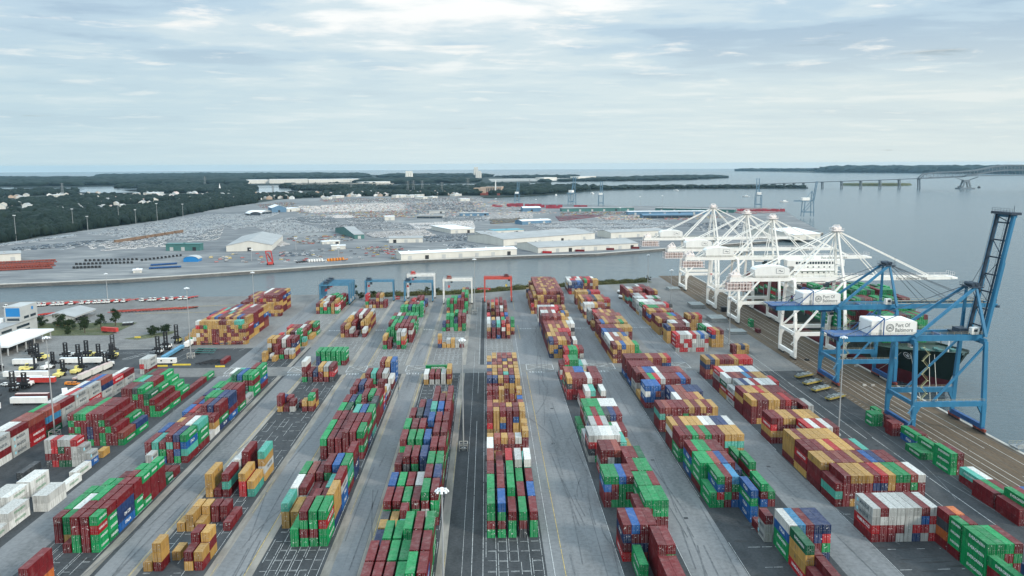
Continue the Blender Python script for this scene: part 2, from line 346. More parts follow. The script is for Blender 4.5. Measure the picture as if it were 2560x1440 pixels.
# ---------------------------------------------------------------- container yard layout
# block lines: @description|x of first column|column pitch|tier height|palette for colours the photo hides
# row lines:   y of the door end, length (4 = forty foot, 2 = twenty foot), then one token per column from the left:
#              tiers, then colours from the top tier down ('*' any colour of the palette, '-' no stack)
YARD = """
@the lower-left green and maroon block|-135|2.87|2.86|MMGGMB
238 2 - - 1M 4MMGG 4MMMM 4GRGG
244.6 2 3MMM 3GGY 2M 4MG 4MMM 4MGGG
251.2 4 3G 3W 3N 4G 4M 4MNNB
264.1 2 3G 3G 3D 3D 4M 4MMGG
270.8 2 - 3G 3G 3M 4M 4GMMG
277.3 2 - - 3M 3G 4G 4GMMM
284 2 - - - 3G 3M 4GMMM
291 2 - - - 2M 1M 1D
298 2 - - - 2M 1M 1M
@the tall left-lane block|-135.2|2.8|2.86|MMGNTB
307.2 2 - 2SS - - - -
313.7 4 3MMN 3TT 3MGB 4MTMM 4NMBG 4GBTM
327.2 4 3B 3M 3M 4P 4W 4TGGM
340.2 2 2M 3Y 3P 3M 3M 1W
346.9 2 2B 3M 3M 3M 3M 3MYW
354 4 3B 3R 3P 4MM 4NN 4MMGN
367.2 4 3M 3B 4G 4G 4N 4NNMB
380.8 4 3N 3T - 4M 4M 4MMMG
394.3 4 3G 3G 3D 3D - 1S
407 4 - 3G 4DDM 4BG 4GMK 4GMGG
421.5 4 3W 3T 3B 3M 4M 4GGBM
@the stepped maroon block|-175.5|2.5|2.75|MMMGM
335.7 4 5MGMG 5GMGM 5GMMM 5MMNNG 5MMMMM 5MGMGG 4MGMM 3MMM 2PG
348.7 4 5M 5M 5G 5M 5M 5M 4M 3G 2NG
@the stepped green block|-170.5|2.5|2.75|MMGGM
375 4 5MMMM 5MMMM 5KGMM 5GMMM 4DGMM 3MGG 2MG
388.2 4 5G 5T 5M 5M 4G 3M 2MG
401 4 5D 5M 5M 5G 4G 3G 2GM
413.8 4 - - - - - - 1M
426.6 4 - - - - - - 1M
439.3 4 - - - - - - 1G
@the grey-walled left row|-198.5|2.5|2.86|SSMSR
296 4 - 4W 4SSMS
309 4 4W 4S 4SSMW
322 4 4W 4W 4MSSS
334.8 4 4P 4P 4PMRR
348.2 4 4G 4M 4PLMD
361 4 4W 4S 4MSSS
374 4 4W 4R 4SSSS
387 4 4W 4B 4SSRS
400 4 4P 4B 4PNSS
412.5 4 - 3W 3RSS
425.5 4 - 3W 3MSS
456 4 - 3S 3SSM
@the grey stack before the maroon block|-172.5|2.5|2.75|SMDR
311.2 2 4SSMK 4RRMR 4SDMD 4SMMD 4RSSS 3SSS 2SB
321 2 - - - - - - 1Y
@the white refrigerated boxes|-172|2.5|2.86|WW
242.2 4 - - - - - - 1W
254.6 4 - - - - - 2WW 2WW 
268 4 - 2WW 2WW 2WW
281.6 4 - - 2WW 2WW
290.5 4 2KB
285 4 - - - - - - - 1W
298 4 - - - - - - 1W
@the white lone boxes|-154.7|2.5|2.86|WW
269 4 2WW 2WW
@the lower-left lone stack|-129|2.55|2.86|MO
206 4 - 2M 4MMO
@the nearest tan cluster|-100.1|2.93|2.86|YM
225.5 2 1Y 3YYM - - 2MY 2YM
232 2 - - 1Y - 3MM 3YM
@the middle tan cluster|-100.1|2.93|2.86|YM
251.6 2 1Y 2YY 1Y - - 1M
258.2 2 - 2YY 2YY 2MM 2MM 1M
@the rear tan cluster|-100.1|2.93|2.86|YMT
279 4 3YYY 1M 3MTM - 3YRR 2YT
293.4 4 - 2WS 3WS 4MMM - 4TYSY
@the small maroon cluster|-100.4|2.93|2.6|MYS
380.4 2 3MMY 1M 2MS - 2YM 3GYM
387 2 2NM 2M - 1M - 3MM
@the six-column cross-lane row|-100.5|2.93|2.86|MYK
434.3 4 4WMMG 2MK 2NM 3YMM 3SYM 3MRK
@the green twin-row block|-100.4|2.93|2.86|GGM
471 4 3GNN 3GGN 3GGG 3GGG 3GGG 3GGM
@the lane left of the central aisle|-66.95|2.93|2.86|MMGB
239.4 4 - - 2GG 4MGMG 4GGMG 4GRGG
252.5 4 3TYY 2YY - 3M 3M 4YYYN
265.6 4 3WS 3MS 2M 2M 3TM 4MSB
278.6 4 3GM 3PM 3MM 4MG 4BM 4GTGM
291.5 4 - - - - - 4MMNN
315 4 3GMM 3MMM 3MMM 4MMM 4MMM 4GMGM
328.2 4 3G 3M 3M 4M 4M 4MGMN
341.2 4 3M 3M 3M 4T 4B 4GGMT
354 4 3G 3D 2M 3M 3K 4KMM
367 4 3M 3N 3G 4MM 4GM 4MGMM
380 2 2Y - - 3G 3Y 5MMRR
387 2 3M 2N - 2K 3P 3Y
396 4 3M 3NB 3M - 2Y 2S
418 4 2Y 3M 3TG 3MK 3S 2W
432 4 - - - 4MM 4YM 4BB
@the lane beside the tall mast|-34.3|3.07|2.86|MGMG
199.7 4 3M 3M 3M 3G 4GG 4MB
212.8 4 3M 3M 3G 3G 4M 4M
226.2 4 2N 3G 3G 4GG 4M 4G
239.5 2 2Y 2Y 2T - - -
245.6 2 2K 2Y 3MT - - -
252.9 4 3MG 3MG 3GG 3MG 4GMS 4MGG
266.2 4 3B 3G 3M 3W 4M 4N
279.3 4 - - - 2G 4G 4G
286 4 3MM 4MK 4MG 4NN - -
296 4 - - - - 4M 4M
305 4 4M 4GG 4GG 4BB - -
313.2 4 - - - - 4M 4M
319.5 4 4G 4M 4M - - -
328.2 4 - - - 4B 4M 4M
344.2 4 3M 3KY 3N 4T 4B 4M
357.2 4 - 3M 3N 4M 4M 4M
370 4 - - - 4MM 3Y 4M
426 4 2WY 2MS 2MS 2SS 3YMY
@the central spaced-out block|-0.7|3.35|2.86|GMGM
243 4 4GGMG 4BGMG 3MGG 3GMK 3MGG
255.7 4 4G 4M 4GG 3M 3B
268.4 4 4M 4M 4G 3G 3M
281.3 4 4P 3M 4RM 4WK 4WT
294 4 4W 2M - 2K 2T
@the tight central tan block|-0.6|2.75|2.62|YMYMP
308 2 4YM 4PM 4YM 4PM 4WM 5YMM
318 2 - - - - - 5YM
334.5 2 5MMRYY 5YYYYM 5MYBMM 5MMMMY 5MBYYY 5YYYYM
341.2 2 5P 5M 5M 5Y 5M 5Y
348 2 4P - - - - -
354.7 2 4P 4Y - - - 4P
361.4 2 4M - - - - 4B
368 2 5M 5MM 5YY - - 5Y
388.5 2 5NMM 5N 5YM 5MYM 5NY 5YY
395.5 2 5P 5Y 5M 5T 5M 5Y
402.5 2 5N 5Y 5P 5Y 5M 5Y
409.5 2 5Y 5Y 5Y 5M 5Y 5Y
416.5 2 5N 5P 5M 5Y 5M 5Y
423.5 2 5Y 5M 5P 5N 5Y 5M
430.5 2 5Y 5Y 5M 5P 5M 5Y
437.5 2 4S 5Y 5P 5M 5P 5Y
@the nearest stack right of the aisle|39.2|2.5|2.86|MGNM
187.5 4 - - 3T 3M 3M
200.2 4 - - - 3M 3M
213 4 - 2GG - 4MMM 4MGG
226 4 4MNMR 4BM 4M 4M - 1K
238.5 4 - - - - 2L - -
@the green stack right of the aisle|39.2|2.5|2.75|GMGM
244.4 4 - - - 3M 4GM 4GGMM 4GGMM
257.2 4 - - - - 4G 4G 4M
264.6 4 4GBMM 4GMMG 4BGGG 4MGM - - -
270.2 4 - - - - 4M 4G 4G
283 4 - - - - 4M 4M 4D
@the maroon and white stacks|39.2|2.5|2.75|MSGR
290.5 4 - 4MM 4MS 4PK - - -
307.5 4 4SRKS 4S 4W 4W 4W 3TS 2YY
320.8 4 2SS 4SB 4RK 4SR 3GO 3WS 3M
334 4 1G 4G 4M 4G 4KM 4NM 4MM
346.8 4 1G 4G 4G 4G 4WS 4WS 4WS
381 4 - - 2RW 3WS 3TM 2MM 3WM
394 4 4YKRR 4MM 4MM 4MM 4WM 4MM 4MKM
406.8 4 4P 4P 4B 4B 3W 4M 4M
420.5 4 - - - - - 2Y
433 4 3M 4R 4G 4G 3T 3S
@the low right-lane stacks|85|2.5|2.86|MDYB
185.5 4 - 3M
198.2 4 - 2MR 3MN
211 4 - 4DYYR 3MN
223.8 4 - 4WBGG 4LM 4MM 4NNM 4NRGN
236.9 2 3MSS
243 2 1M
@the mixed green and blue stacks|75|2.5|2.75|GMGB
251 4 - - - - 4BGBB
263 4 2GG 4GBRG 4MMGM 4LGM 4GN 2NN - 3GMB 2GM
276.2 4 4GGGM 4GG 4P 4B 4M 3N - 4G
289 4 4M 4G 4G 4M 4M - - 3G
@the striped ten-column rows|74.6|2.57|2.75|MYMG
306.3 4 4MMGG 4MMGG 4GG 4PM 4GM 4MPM 4MM 4YT 4YT 4YTYM
318.6 4 4YW 4M 4Y 4Y 4Y 4W 4W 4N 4N 4W
330.6 4 4SWWW 4W 4W 4P 4W 4W 4M 4W 4P 
343 4 4MTMM 4P 4M 4M 4M 4Y 4M 4Y 4M 4YY
355.5 4 - - - 2W 4WS 4PM 4P 4P 4Y 3N
368 4 - - - - 4NN 4P 4P 4N 4N 4N
@the blue-topped block|75.2|2.5|2.75|NBMM
378.6 4 4BWBM 4BBBM 4BPNN 4MNNN 4LNN 3SMY 4W 4P 4Y 4P
391.2 4 1Y 4MM 4GM 4RM 4SM 4MM 4MM 4MW 4BRK 4MNM
404.3 4 4MMSS 4PM 4BM 4BM 4WM 4M 4M 4M 4M 4P
418 4 4MMM 4M 4M 4M 4M 3M 3M
435 4 4MMM 4M 4M 4M 4M 4Y 4M 4M 4Y 4R
@the lower-right corner stacks|137.8|2.55|2.86|GMNO
187 4 - 4N 4M 4N 4N
196.8 4 3G 4NM 4M 4N 4M
209.6 4 4GGGG 4G 4G 4M
222.5 2 4GGGM 4M
229.3 2 4MKOM 4O 1O
@the grey-topped right block|117.8|2.58|2.75|SMRM
235.4 4 4SSRM 4MSMM 4SSMM 4SSMS 4SSSS 4SSRN 4MBRS 4SRSR 
241 4 - - - - - - - - 3YM
@the wide tan and maroon block|117.8|2.58|2.75|MYMM
262 4 3MTM 4MMM 4YM 4YM 4YM 4MN 4RN 4YY 4GM 4GM 4PG 4WM
274.8 4 4YMMM 4Y 4M 4P 4M 4Y 4M 4B 4N 4M 4M
287.6 4 4MRMY 4M 4M 4Y 4R 4Y 4Y 4M 4T
300.3 4 4YYYM 4M 4Y 4Y 4Y 4Y 4Y
313.2 4 - - - - 4RSM 4W 4R 4W 4M
326 4 4MRYM 4M 4Y 4Y 4M 4Y 4Y 4Y
@the tan-fronted right block|118|2.58|2.75|MYMM
352.2 4 4YMMM 4MMMY 4M 4YY 4YY 4MM 4RM 4MK - 3MK 3SS
365.2 4 4MYMM 4Y 4Y 4R 4Y 4M 4M 4M - 1Y
378.4 4 3SRS 4S 4N 4W 4R 4W 4W 4W - 1W
391 4 4WDRY 4M 4P 4M 4L 4M 4Y 4Y - 1G
403.6 4 4RSMM 4W 4W 4W 4W 4B 4W 4W 2KM 2SM 2SM 2RM 
416.6 4 - - - - - - - - - 1W
430 4 4YNPM 4NM 4YY 4MY 4MY 4MY 4YY 4RY 4R 4R
@the quayside row|170.2|2.5|2.8|GGMM
244.6 4 2MM 3GMM 3MMM 3BM
258 4 2MM 2GM 2MM
270.4 4 - 2TM 2WW
288.4 4 - 3GGG 3MMM
304.6 4 1G 1G 2GM
318.4 4 - - 2GB 2MM
333 2 - 2MM 2MM 
339.5 2 - - 2MM
346.5 2 2GG 2GG
353 2 - - 2GM
@far tan pile|-198|2.5|2.62|YYMMP
531.5 2 2Y 3YG 4YYW 6WRYW 6YMYM 6YGMY 6YYYY 6YYMM 6YYMM 6MYYY 6MYYM 6YMMY 6YYMM 6TYYM 6TGMY 5YMYM
546 4 - 4Y 5Y 5M 6R 6Y 6B 6M 6M 6Y 6M 6Y 6B 6M 6YYR
559 4 - 4Y 5M 6N 6M 6Y 6R 6M 6T 6M 6Y 6M 6M 6M 6MMMB
572 4 - - 4R 5M 6R 6T 6M 6W 6M 6Y 6R 6M 6M 6M 6MYMM
585 4 - - - 5R 5M 5Y 6M 6B 6M 6Y 6R 6W 6M 6M 6YYBM
632 2 - - - - - - - - - - 3YM 4YYYB 4YYY 3MYY 3MY
638.5 4 - - 4M 4M 4M 5M 5Y 5M 5R 6M 6M 6M 6M 6MMYY
651.5 4 - - 4M 5M 5Y 5P 5M 5R 6W 6P 6M 6Y 6M 6MBMY
664.5 4 - - 4M 5M 5Y 5P 5R 5R 6W 6P 6M 6P 6M 6YBYM
@far left lane stacks|-135|2.93|2.75|YMMG
482.5 2 2YY - 1Y - - -
489 2 - 1W 3MMY 2MG 2SM 2SY
496 4 4YS 4YM 4MM 4WS 4MM 4MNY
523.5 2 3RM - - - 4GGGG 2TY
531 4 - 3YM 3MM 3WM 3P -
545 4 3RP 3PM 3MM 3WM 3MG 1Y
558 4 - - - 3M 3Y 3GM
641 4 3MYM 3Y* 3WR 3M* 3YY 4YRW
654 4 3Y 3W 4WM 4M 3M 4GRM
667 4 3M 3G 3G 4G 3G 4MGM
680 4 2M 3G 3R 3G 3G 3MM
@far lane behind the green rows|-100|2.93|2.75|MYMS
550 4 3MMY 3YMP 2SM 1MM - 2WM
563 4 3Y 4Y 3MM - 3YM 4YYM
576 4 3S 4S 4MM 4WM 4MM 4YMY
589 4 - - 4R 4W 4M 4SMY
666 4 4RRG 2M 2M 4MY 4YSM 2M
@far lane of green stacks|-66.8|2.93|2.75|GGMG
512.8 4 3YM 2MM - 4SS 4SYR
531.6 4 3GGD 4GG 4MG 4MM 4MMM 4MWM
545 4 4M 4G 4G 4M 4M 4GGM
558 4 4G 4D 4G 4N 4M 4MGG
571 4 4M 4W 4M 4G 4G 4GGG
622 4 3GG 3GG 3NG 3GG 3GG 4GGGG
635 4 2M 2W 3M 3M 3P 3BSM
655 4 2Y 2M 3R 2W 3M -
668 4 1M 2M 2R 3M 3M 2N
@far lane left of the centre|-32|2.8|2.75|GMSY
514.5 2 3YON 1Y 2SY 2YY 2SS 2SM
567.8 4 2NG 4GMG 4GGG 3NGG 4MMM 4MMG
581 4 - 3G 3M 4G 4M 4GM
634 4 4GGM 4MGG 4GMM 4MMM 4MMM 3GG
647 4 3G 4G 4G 4B 5M 5GM
660 4 - 3T 3W 3M 5G 5G
673 4 - - - - 5YM 5M
@far central lane|-0.5|3.3|2.62|MYMM
540.6 4 4SYMM 4NMMM 4TMMB 4RWMM 3OYMM
553.5 4 4W 3Y 4S 4G 4M 4GG
566.8 4 2S 3Y 3W 2T 2M
585 4 3RM - 4M 3R 1W
600 4 - - 4M 2K 2B
615 4 - 4Y 3M 3W 2P
628 4 2M 4R 4R 4M 3M
641 4 3P 3M 3M 4M 3M
654 4 - - 3M 3M -
@far lanes right of the aisle|37.3|2.6|2.75|YMMNS
436 4 - - 3P
469 4 - - - 3RM 3GG 3GG
483 4 4NYYN 4MYBY 4YNYY 4YYYM 4MYMM 2TM 2RM 2M
496 4 4Y 4Y 4P 4M 4M 2N 3WR
509 4 4MYM 4Y 4Y 4R 4R 4R
522 4 4M 4Y 4P 4Y 4M 4Y 
535 4 4M 4P 4P 4P 4P 4Y 4WW 4WK
548 4 5MMM 5M 5M 5P 5M 5Y 4YW 4W
561 4 5W 5W 5P 5W - 4Y
574 4 5M 5P 5M 5R 5R - 4B 4Y
598 4 4SSSW 4S 4S 4S 4W 4R 4M 4Y
@far pink-roofed block|34.2|2.62|2.62|PYMYP
632 2 3RM 4YYM 5YMM - - - - - - 5MMM
638.8 2 - 4M 5Y 5Y 5M 5M 5M 5M 5Y 6MM
645.5 2 4M 5Y 6M 6P 6Y 6M 6P 6P 6M 6M
652.2 2 4P 5Y 6P 6P 6Y 6M 6P 6P 6M 6M
659 2 4M 5Y 6P 6Y 6Y 6P 6Y 6P 6M 6M
665.8 2 4M 5P 6M 6P 6P 6M 6P 6Y 6M 6P
672.5 2 4P 5Y 6P 6P 6Y 6Y 6P 6P 6P 6P
679.2 2 4M 5Y 6P 6M 6Y 6M 6P 6P 6M 6P
686 2 - 5Y 6P 6P 6Y 6M 6Y 6P 6Y 6P
692.8 2 - 5Y 6P 6Y 6P 6M 6P 6P 6M 6P
699.5 2 - - 6P 6P 6Y 6M 6P 6Y 6M 6P
706.2 2 3NY - 6P 6P 6P 6P 6P 6P 6Y 6P
713 2 3Y 5P 6P 6M 6Y 6M 6Y 6P 6P 6P
719.8 2 - 5Y 6P 6P 6Y 6M 6P 6P 6M 6P
726.5 2 - - 6P 6P 6P 6Y 6P 6P 6M
@far right lane|73.5|2.57|2.75|YMMYS
468.5 4 4MYMY 4YM 4BY 4YY 4YY 4GGM 2G
481 4 4WSM 4P 4P 4Y 4Y - 2G
494 4 4WSM 4P 4W 4Y 4B 
507 4 4BSM 4N 4N 4N 4M
520 4 4MMM 4M 4M 4M 4Y 4Y 4Y 4YM
537.5 4 4MMM 4B 4Y 4P 4P 4Y 4G 4Y
550 4 - 4M 4Y 4P 4M 4M 4Y 4Y
563 4 2YM 4P 4P 4P 4Y 4P 4P 4P
576 4 - 4R 4P 4Y 4P 4Y 4P
585 4 4SSS 4S 4Y 4P 4P 4M
610 4 4WWM 4W 4W 4Y 4P 4P
632.5 4 4YSY 4M 4R 4M 4K 4Y 4Y 4R 4R
645.5 4 4YYY 4P 4P 4P 4N 4Y 4Y 4P
672 4 4YYM 4Y 4Y 4Y 4N 4R 4R 4R
728 4 4SNMR 4NN 4NB 4BN 4NN
741 4 4W 4R 4R 4S 4W 4M 4G 4R 4M 4Y 4Y
754 4 4S 4W 4M 4R 4W 4R 4M 4R 4R 4W
@far quay-side lane|116.8|2.58|2.75|YMMYS
488 2 - - - - - - - - - - - - - 2MM 2YY 2NY 2YY
495.6 4 4RRRS 4SWRR 4SRSR 4WRRS 4RWSS 4SSSR 4BSSR 4SRS
507.5 4 4YMMN 4YM 4YM 4GM 4M 4G 4M 4G - - 4RBYY 4YYYY 4MYYY
520.5 4 4NYY 4Y 4M 4M 4M - - - - 4GG
533.5 4 - - 4WS 4W 4P 4M 4W - - - 3S 3W 3W
547.4 4 4YMYY 4M 4M 4Y 4Y 4M 4M
560.4 4 4MM 4M 4M 4P 4G 4B 4M - - 4YM 4MY 4YY 4RP
580 4 4YBMY 4YM 4M 4P 4Y 4P 4P
594 4 4RM 4G 4G 4G 4P 4M
607.5 4 4GWSS 4S 4S 4S 4S 4S 4S 4RM 4K
620.5 4 4WSS 4W 4W 4W 4W 4M 4M
637.5 4 4SSS 4W 4W 4R 4W 4W 4G 4W
651.6 4 4MTM 4S 4S 4P 4R 
674 4 4PMTM 4Y 4M 4P 4P - - 4M 4M 4Y
687 4 4M 4W 4S 4M 4P 4R 4M 4M 4P
700 4 4M - - - - 4W 4M 4M
"""

# ---------------------------------------------------------------- water, land, yard paving
def sheet(name, poly, z, m, kind='structure'):
    me = bpy.data.meshes.new(name); me.from_pydata([(p[0], p[1], z) for p in poly], [], [tuple(range(len(poly)))]); me.update()
    if me.polygons[0].normal.z < 0: me.flip_normals()
    return tag(link(name, me, m), kind=kind)
def slab(name, poly, z0, z1, m):
    """a sheet with vertical sides, for quays and shores that stand above the water"""
    n = len(poly); A = sum(poly[i][0] * poly[(i + 1) % n][1] - poly[(i + 1) % n][0] * poly[i][1] for i in range(n))
    if A < 0: poly = poly[::-1]
    vs = [(p[0], p[1], z0) for p in poly] + [(p[0], p[1], z1) for p in poly]
    me = bpy.data.meshes.new(name); me.from_pydata(vs, [], [tuple(range(n, 2 * n))] + [(i, (i + 1) % n, n + (i + 1) % n, n + i) for i in range(n)]); me.update()
    return tag(link(name, me, m), kind='structure')
SEA_R, WATER_Z = 19400, -3.0
sheet('water', [(SEA_R * math.cos(t * math.pi / 48), SEA_R * math.sin(t * math.pi / 48)) for t in range(96)], WATER_Z, M['water'])
YARD_EDGE = [(-1500, 560), (-700, 655), (-420, 712), (-327, 731), (-225, 734), (-175, 738), (-25, 748), (39, 781), (160, 824), (197, 843), (214.6, 850)]
slab('yard_ground', [(-1500, -300)] + YARD_EDGE + [(214.6, -300)], WATER_Z - 2, 0, M['pale_slab'])
def P(*pts): return [tuple(G(*p)[:2]) for p in pts]
FAR_QUAY = P((-260, 728), (0, 712), (300, 700), (640, 678), (1000, 653), (1320, 640), (1490, 635), (1690, 620)) + [(420, 1215), (566, 1362), (661, 1737), (768, 2125), (705, 2165), (322, 2325), (246, 2385), (92, 2500), (-10, 2900)]
slab('terminal_ground', FAR_QUAY + P((1200, 491), (860, 491), (700, 499), (560, 519), (400, 551), (190, 579), (0, 609), (-260, 650)), WATER_Z - 2, 0, M['terminal'])
slab('quay_kerb', [(p[0], p[1]) for p in FAR_QUAY[:10]] + [(p[0] - 0.3, p[1] + 7) for p in FAR_QUAY[:10]][::-1], WATER_Z - 1, 0.45, M['concrete'])
W1 = P((-300, 660), (0, 611), (190, 581), (400, 553), (560, 521), (700, 501), (860, 493), (1200, 493), (1300, 490), (1370, 485), (1500, 474.5), (1700, 471), (2020, 469.8), (2020, 467.4), (1560, 466.4), (1440, 470), (1330, 468), (1200, 464), (1000, 464), (735, 466), (640, 475), (600, 467), (310, 468), (190, 479), (150, 472), (-300, 472))
slab('wooded_land', W1, WATER_Z - 2, -0.05, M['wood_floor'])
W2 = P((-300, 468), (140, 468), (260, 464.5), (600, 463), (900, 459), (1180, 457), (1300, 458), (1400, 453), (1650, 451), (1790, 446.5), (1820, 444), (1800, 441.5), (1600, 442), (1440, 440.5), (1220, 441), (1000, 438.5), (900, 436), (500, 436), (250, 440), (150, 447), (-300, 450))
slab('distant_land', W2, WATER_Z - 2, -0.1, M['wood_floor'])
W3 = P((2030, 431), (2300, 432.5), (2560, 434.5), (2900, 437), (2900, 429), (2560, 427), (2300, 426), (2100, 426), (1850, 426.5), (1850, 427.6))
slab('far_shore', W3, WATER_Z - 2, -0.1, M['wood_floor'])
for i, q in enumerate([((620, 459), (905, 455), (900, 449), (620, 449)), ((905, 455), (1180, 452.5), (1180, 447), (900, 447.5)), ((1230, 455), (1520, 449.5), (1490, 445), (1220, 447)), ((180, 461), (330, 459.6), (330, 457.5), (180, 458)), ((0, 449), (190, 447.5), (190, 444.5), (0, 445.5))]):
    sheet('bare_ground', P(*q), 0.4, M['sand'])

# lanes of the yard: dark slots under the stacks, pale roadway between them, concrete runways for the yard cranes
def strip(name, x0, x1, y0, y1, m, z=0.02): return sheet(name, [(x0, y0), (x1, y0), (x1, y1), (x0, y1)], z, m)
Y0, Y1, Y2, Y3 = 60, 452, 466, 712
strip('yard_asphalt', -420, -203, 60, 448, M['asphalt']); strip('yard_asphalt', -203, -113.6, 60, 448, M['asphalt'])
strip('yard_asphalt', -103.8, 19, Y0, Y1, M['asphalt']); strip('yard_asphalt', 38, 57.2, Y0, Y1, M['asphalt']); strip('yard_asphalt', 73.6, 101.5, Y0, 448, M['asphalt'])
strip('yard_asphalt', 101.5, 178.6, 60, 446, M['asphalt']); strip('yard_asphalt', -113.6, -103.8, Y0, Y1, M['asphalt'])
strip('yard_asphalt', -240, -113.6, 466, 520, M['asphalt'])
strip('road', -150.5, -136.6, Y0, 720, M['slab'], 0.04)
for lx in (-100.4, -67.0, -34.6):                                     # roadway left of each left-hand lane
    strip('road', lx - 12.8, lx - 3.6, Y0, Y3, M['slab'], 0.04); strip('crane_runway', lx - 3.5, lx - 0.9, Y0, Y3, M['runway'], 0.06)
for rx in (-117.6, -82.2, -48.9, -16.0):
    strip('crane_runway', rx + 0.4, rx + 3.0, Y0, Y3, M['runway'], 0.06)
strip('crane_runway', -4.6, -2.2, Y0, Y3, M['asphalt'], 0.07); strip('crane_runway', 16.4, 22.4, Y0, Y3, M['slab'], 0.05)
strip('road', 22.4, 38.1, Y0, 740, M['slab'], 0.04); strip('road', 57.3, 73.5, Y0, 740, M['slab'], 0.04); strip('road', 101.6, 117.2, Y0, 790, M['slab'], 0.04)
strip('quay_apron', 178.7, 214.5, -200, 845, M['quay'], 0.05)
strip('cross_road', -206, 168, 449.5, 468.5, M['pale_slab'], 0.08)
strip('grass_verge', -335, -262, 566, 612, M['grass'], 0.06)
sheet('grass_island', [(-247, 553), (-236, 550), (-222, 562), (-219, 578), (-224, 580), (-238, 566)], 0.08, M['grass'])
sheet('yard_asphalt', P((340, 930), (690, 930), (735, 800), (600, 905), (480, 890), (420, 900)), 0.03, M['asphalt'])

def marks(name, m, z):
    mb = MB()
    def line(a, b, w):
        a = Vector((*a, z)); b = Vector((*b, z)); d = (b - a).normalized(); n = Vector((-d.y, d.x, 0)) * w / 2
        mb.add([a - n, b - n, b + n, a + n], [(0, 1, 2, 3)])
    return mb, line
mb, line = marks('road_markings', None, 0.10)
r_ = random.Random(3)
def dashed(a, b, w, seg=(6, 14), keep=0.8):
    a = Vector(a); b = Vector(b); L_ = (b - a).length; d = (b - a) / L_; t = 0
    while t < L_:
        s = r_.uniform(*seg)
        if r_.random() < keep: line(tuple(a + d * t), tuple(a + d * min(L_, t + s)), w)
        t += s + r_.uniform(.2, 1)
LANES = [(-0.9, 3.35, 5, 202, 440), (-0.7, 3.3, 5, 470, 690), (-34.3, 3.07, 6, 205, 445), (-32.2, 2.8, 6, 470, 690), (-66.9, 2.93, 6, 205, 445), (-66.9, 2.93, 6, 470, 690), (-100.1, 2.93, 6, 205, 445), (-100.3, 2.93, 6, 470, 690), (-135, 2.85, 6, 200, 445), (-135, 2.93, 6, 470, 690)]
for k, (x0, p, n, ya, yb) in enumerate(LANES):
    faint = 0.8 if x0 > -70 else 0.38
    for i in range(n + 1):
        for dx in ((-0.45, 0.25) if 0 < i < n else (-0.1,)):
            dashed((x0 + i * p + dx - .1, ya), (x0 + i * p + dx - .1, yb), 0.12, (5, 11), faint)
    y = ya
    while y < yb:
        for i in range(n):
            if r_.random() < faint: line((x0 + i * p + .3, y), (x0 + (i + 1) * p - .6, y), 0.16); 
            if r_.random() < faint * .7: line((x0 + i * p + .3, y + .5), (x0 + (i + 1) * p - .6, y + .5), 0.12)
        y += 6.35
for x, ya, yb, w in ((-5.3, 60, 452, .16), (-2.0, 60, 452, .16), (-5.3, 470, 700, .16), (-2.0, 470, 700, .16), (18.6, 60, 700, .16), (38.2, 60, 452, .14), (57.2, 60, 250, .14), (73.9, 60, 430, .12), (118.0 - .6, 60, 440, .14), (154.6, 60, 560, .2), (160.5, 330, 640, .22), (163.6, 60, 332, .22), (-8.1, 60, 700, .1), (74.2, 470, 700, .12), (116.4, 470, 690, .12)):
    dashed((x, ya), (x, yb), w, (30, 60), 0.95)
for x0, x1 in ((22.2, 37.4), (57.8, 72.9), (102.2, 116.5), (-80.7, -70), (-47, -33), (-113.5, -104), (-149, -137)):   # keep-clear boxes on the cross road
    for a, b in (((x0, 454.8), (x1, 454.8)), ((x0, 468.6), (x1, 468.6)), ((x0, 454.8), (x0, 468.6)), ((x1, 454.8), (x1, 468.6)), ((x0, 454.8), (x1, 468.6)), ((x0, 468.6), (x1, 454.8))): line(a, b, .32)
    xm = (x0 + x1) / 2
    for yy in (451.5, 448.6): line((x0 + 1, yy), (xm + 3, yy), .45)
    for i in range(5): line((x0 + 1.5 + i * 1.6, 448.8), (x0 + 1.5 + i * 1.6, 451.3), .5)
for x0, x1 in ((22.5, 36), (58.5, 72), (102.5, 116), (-80, -71), (-46, -38), (-113, -104)):
    line((x0, 575), (x1, 575), .35); line((x0, 572.6), (x1, 572.6), .35)
    for i in range(5): line((x0 + 1 + i * 1.7, 572.7), (x0 + 1 + i * 1.7, 574.9), .5)
for i in range(22):                                                     # truck queuing lines on the left apron
    y = 500 + i * 4.6
    dashed((-296, y), (-212 + r_.uniform(-6, 6), y + 9), .22, (14, 40), .7)
a, b = Vector((-222, 493)), Vector((-190, 560))
for off in (0, 3.6): line((a.x + off, a.y), (b.x + off, b.y), .4)
for i in range(10): q = a.lerp(b, i / 9.0); line((q.x, q.y), (q.x + 3.6, q.y), .4)
for i in range(8):
    dashed((-205 + i * 6.1, 478 + i), (-198 + i * 6.1, 522), .14, (8, 20), .6)
for k in range(7):                                                      # bay ladders in the dark slots of the right-hand rows
    y = 205 + k * 12.7
    dashed((118, y), (137, y), .2, (2, 4), .6)
    dashed((75.5, 170 + k * 12.7), (88, 170 + k * 12.7), .2, (2, 4), .5)
tag(mb.build('road_markings', M['mark_white']), kind='structure')
mb, line = marks('yellow_lines', None, 0.105)
for x in (21.7, -36.6, -70.3, -103.2):
    dashed((x, 60), (x, 450), .22, (25, 70), .93); dashed((x, 470), (x, 700), .22, (25, 70), .85)
for x in (-46.6, -79.9, -13.3): dashed((x, 60), (x, 450), .12, (15, 40), .5)
dashed((-280, 650), (-205, 655), .8, (12, 30), .8); dashed((-292, 672), (-200, 690), .9, (12, 30), .8)
tag(mb.build('road_markings', M['mark_yellow']), kind='structure')
mb, line = marks('quay_rails', None, 0.11)
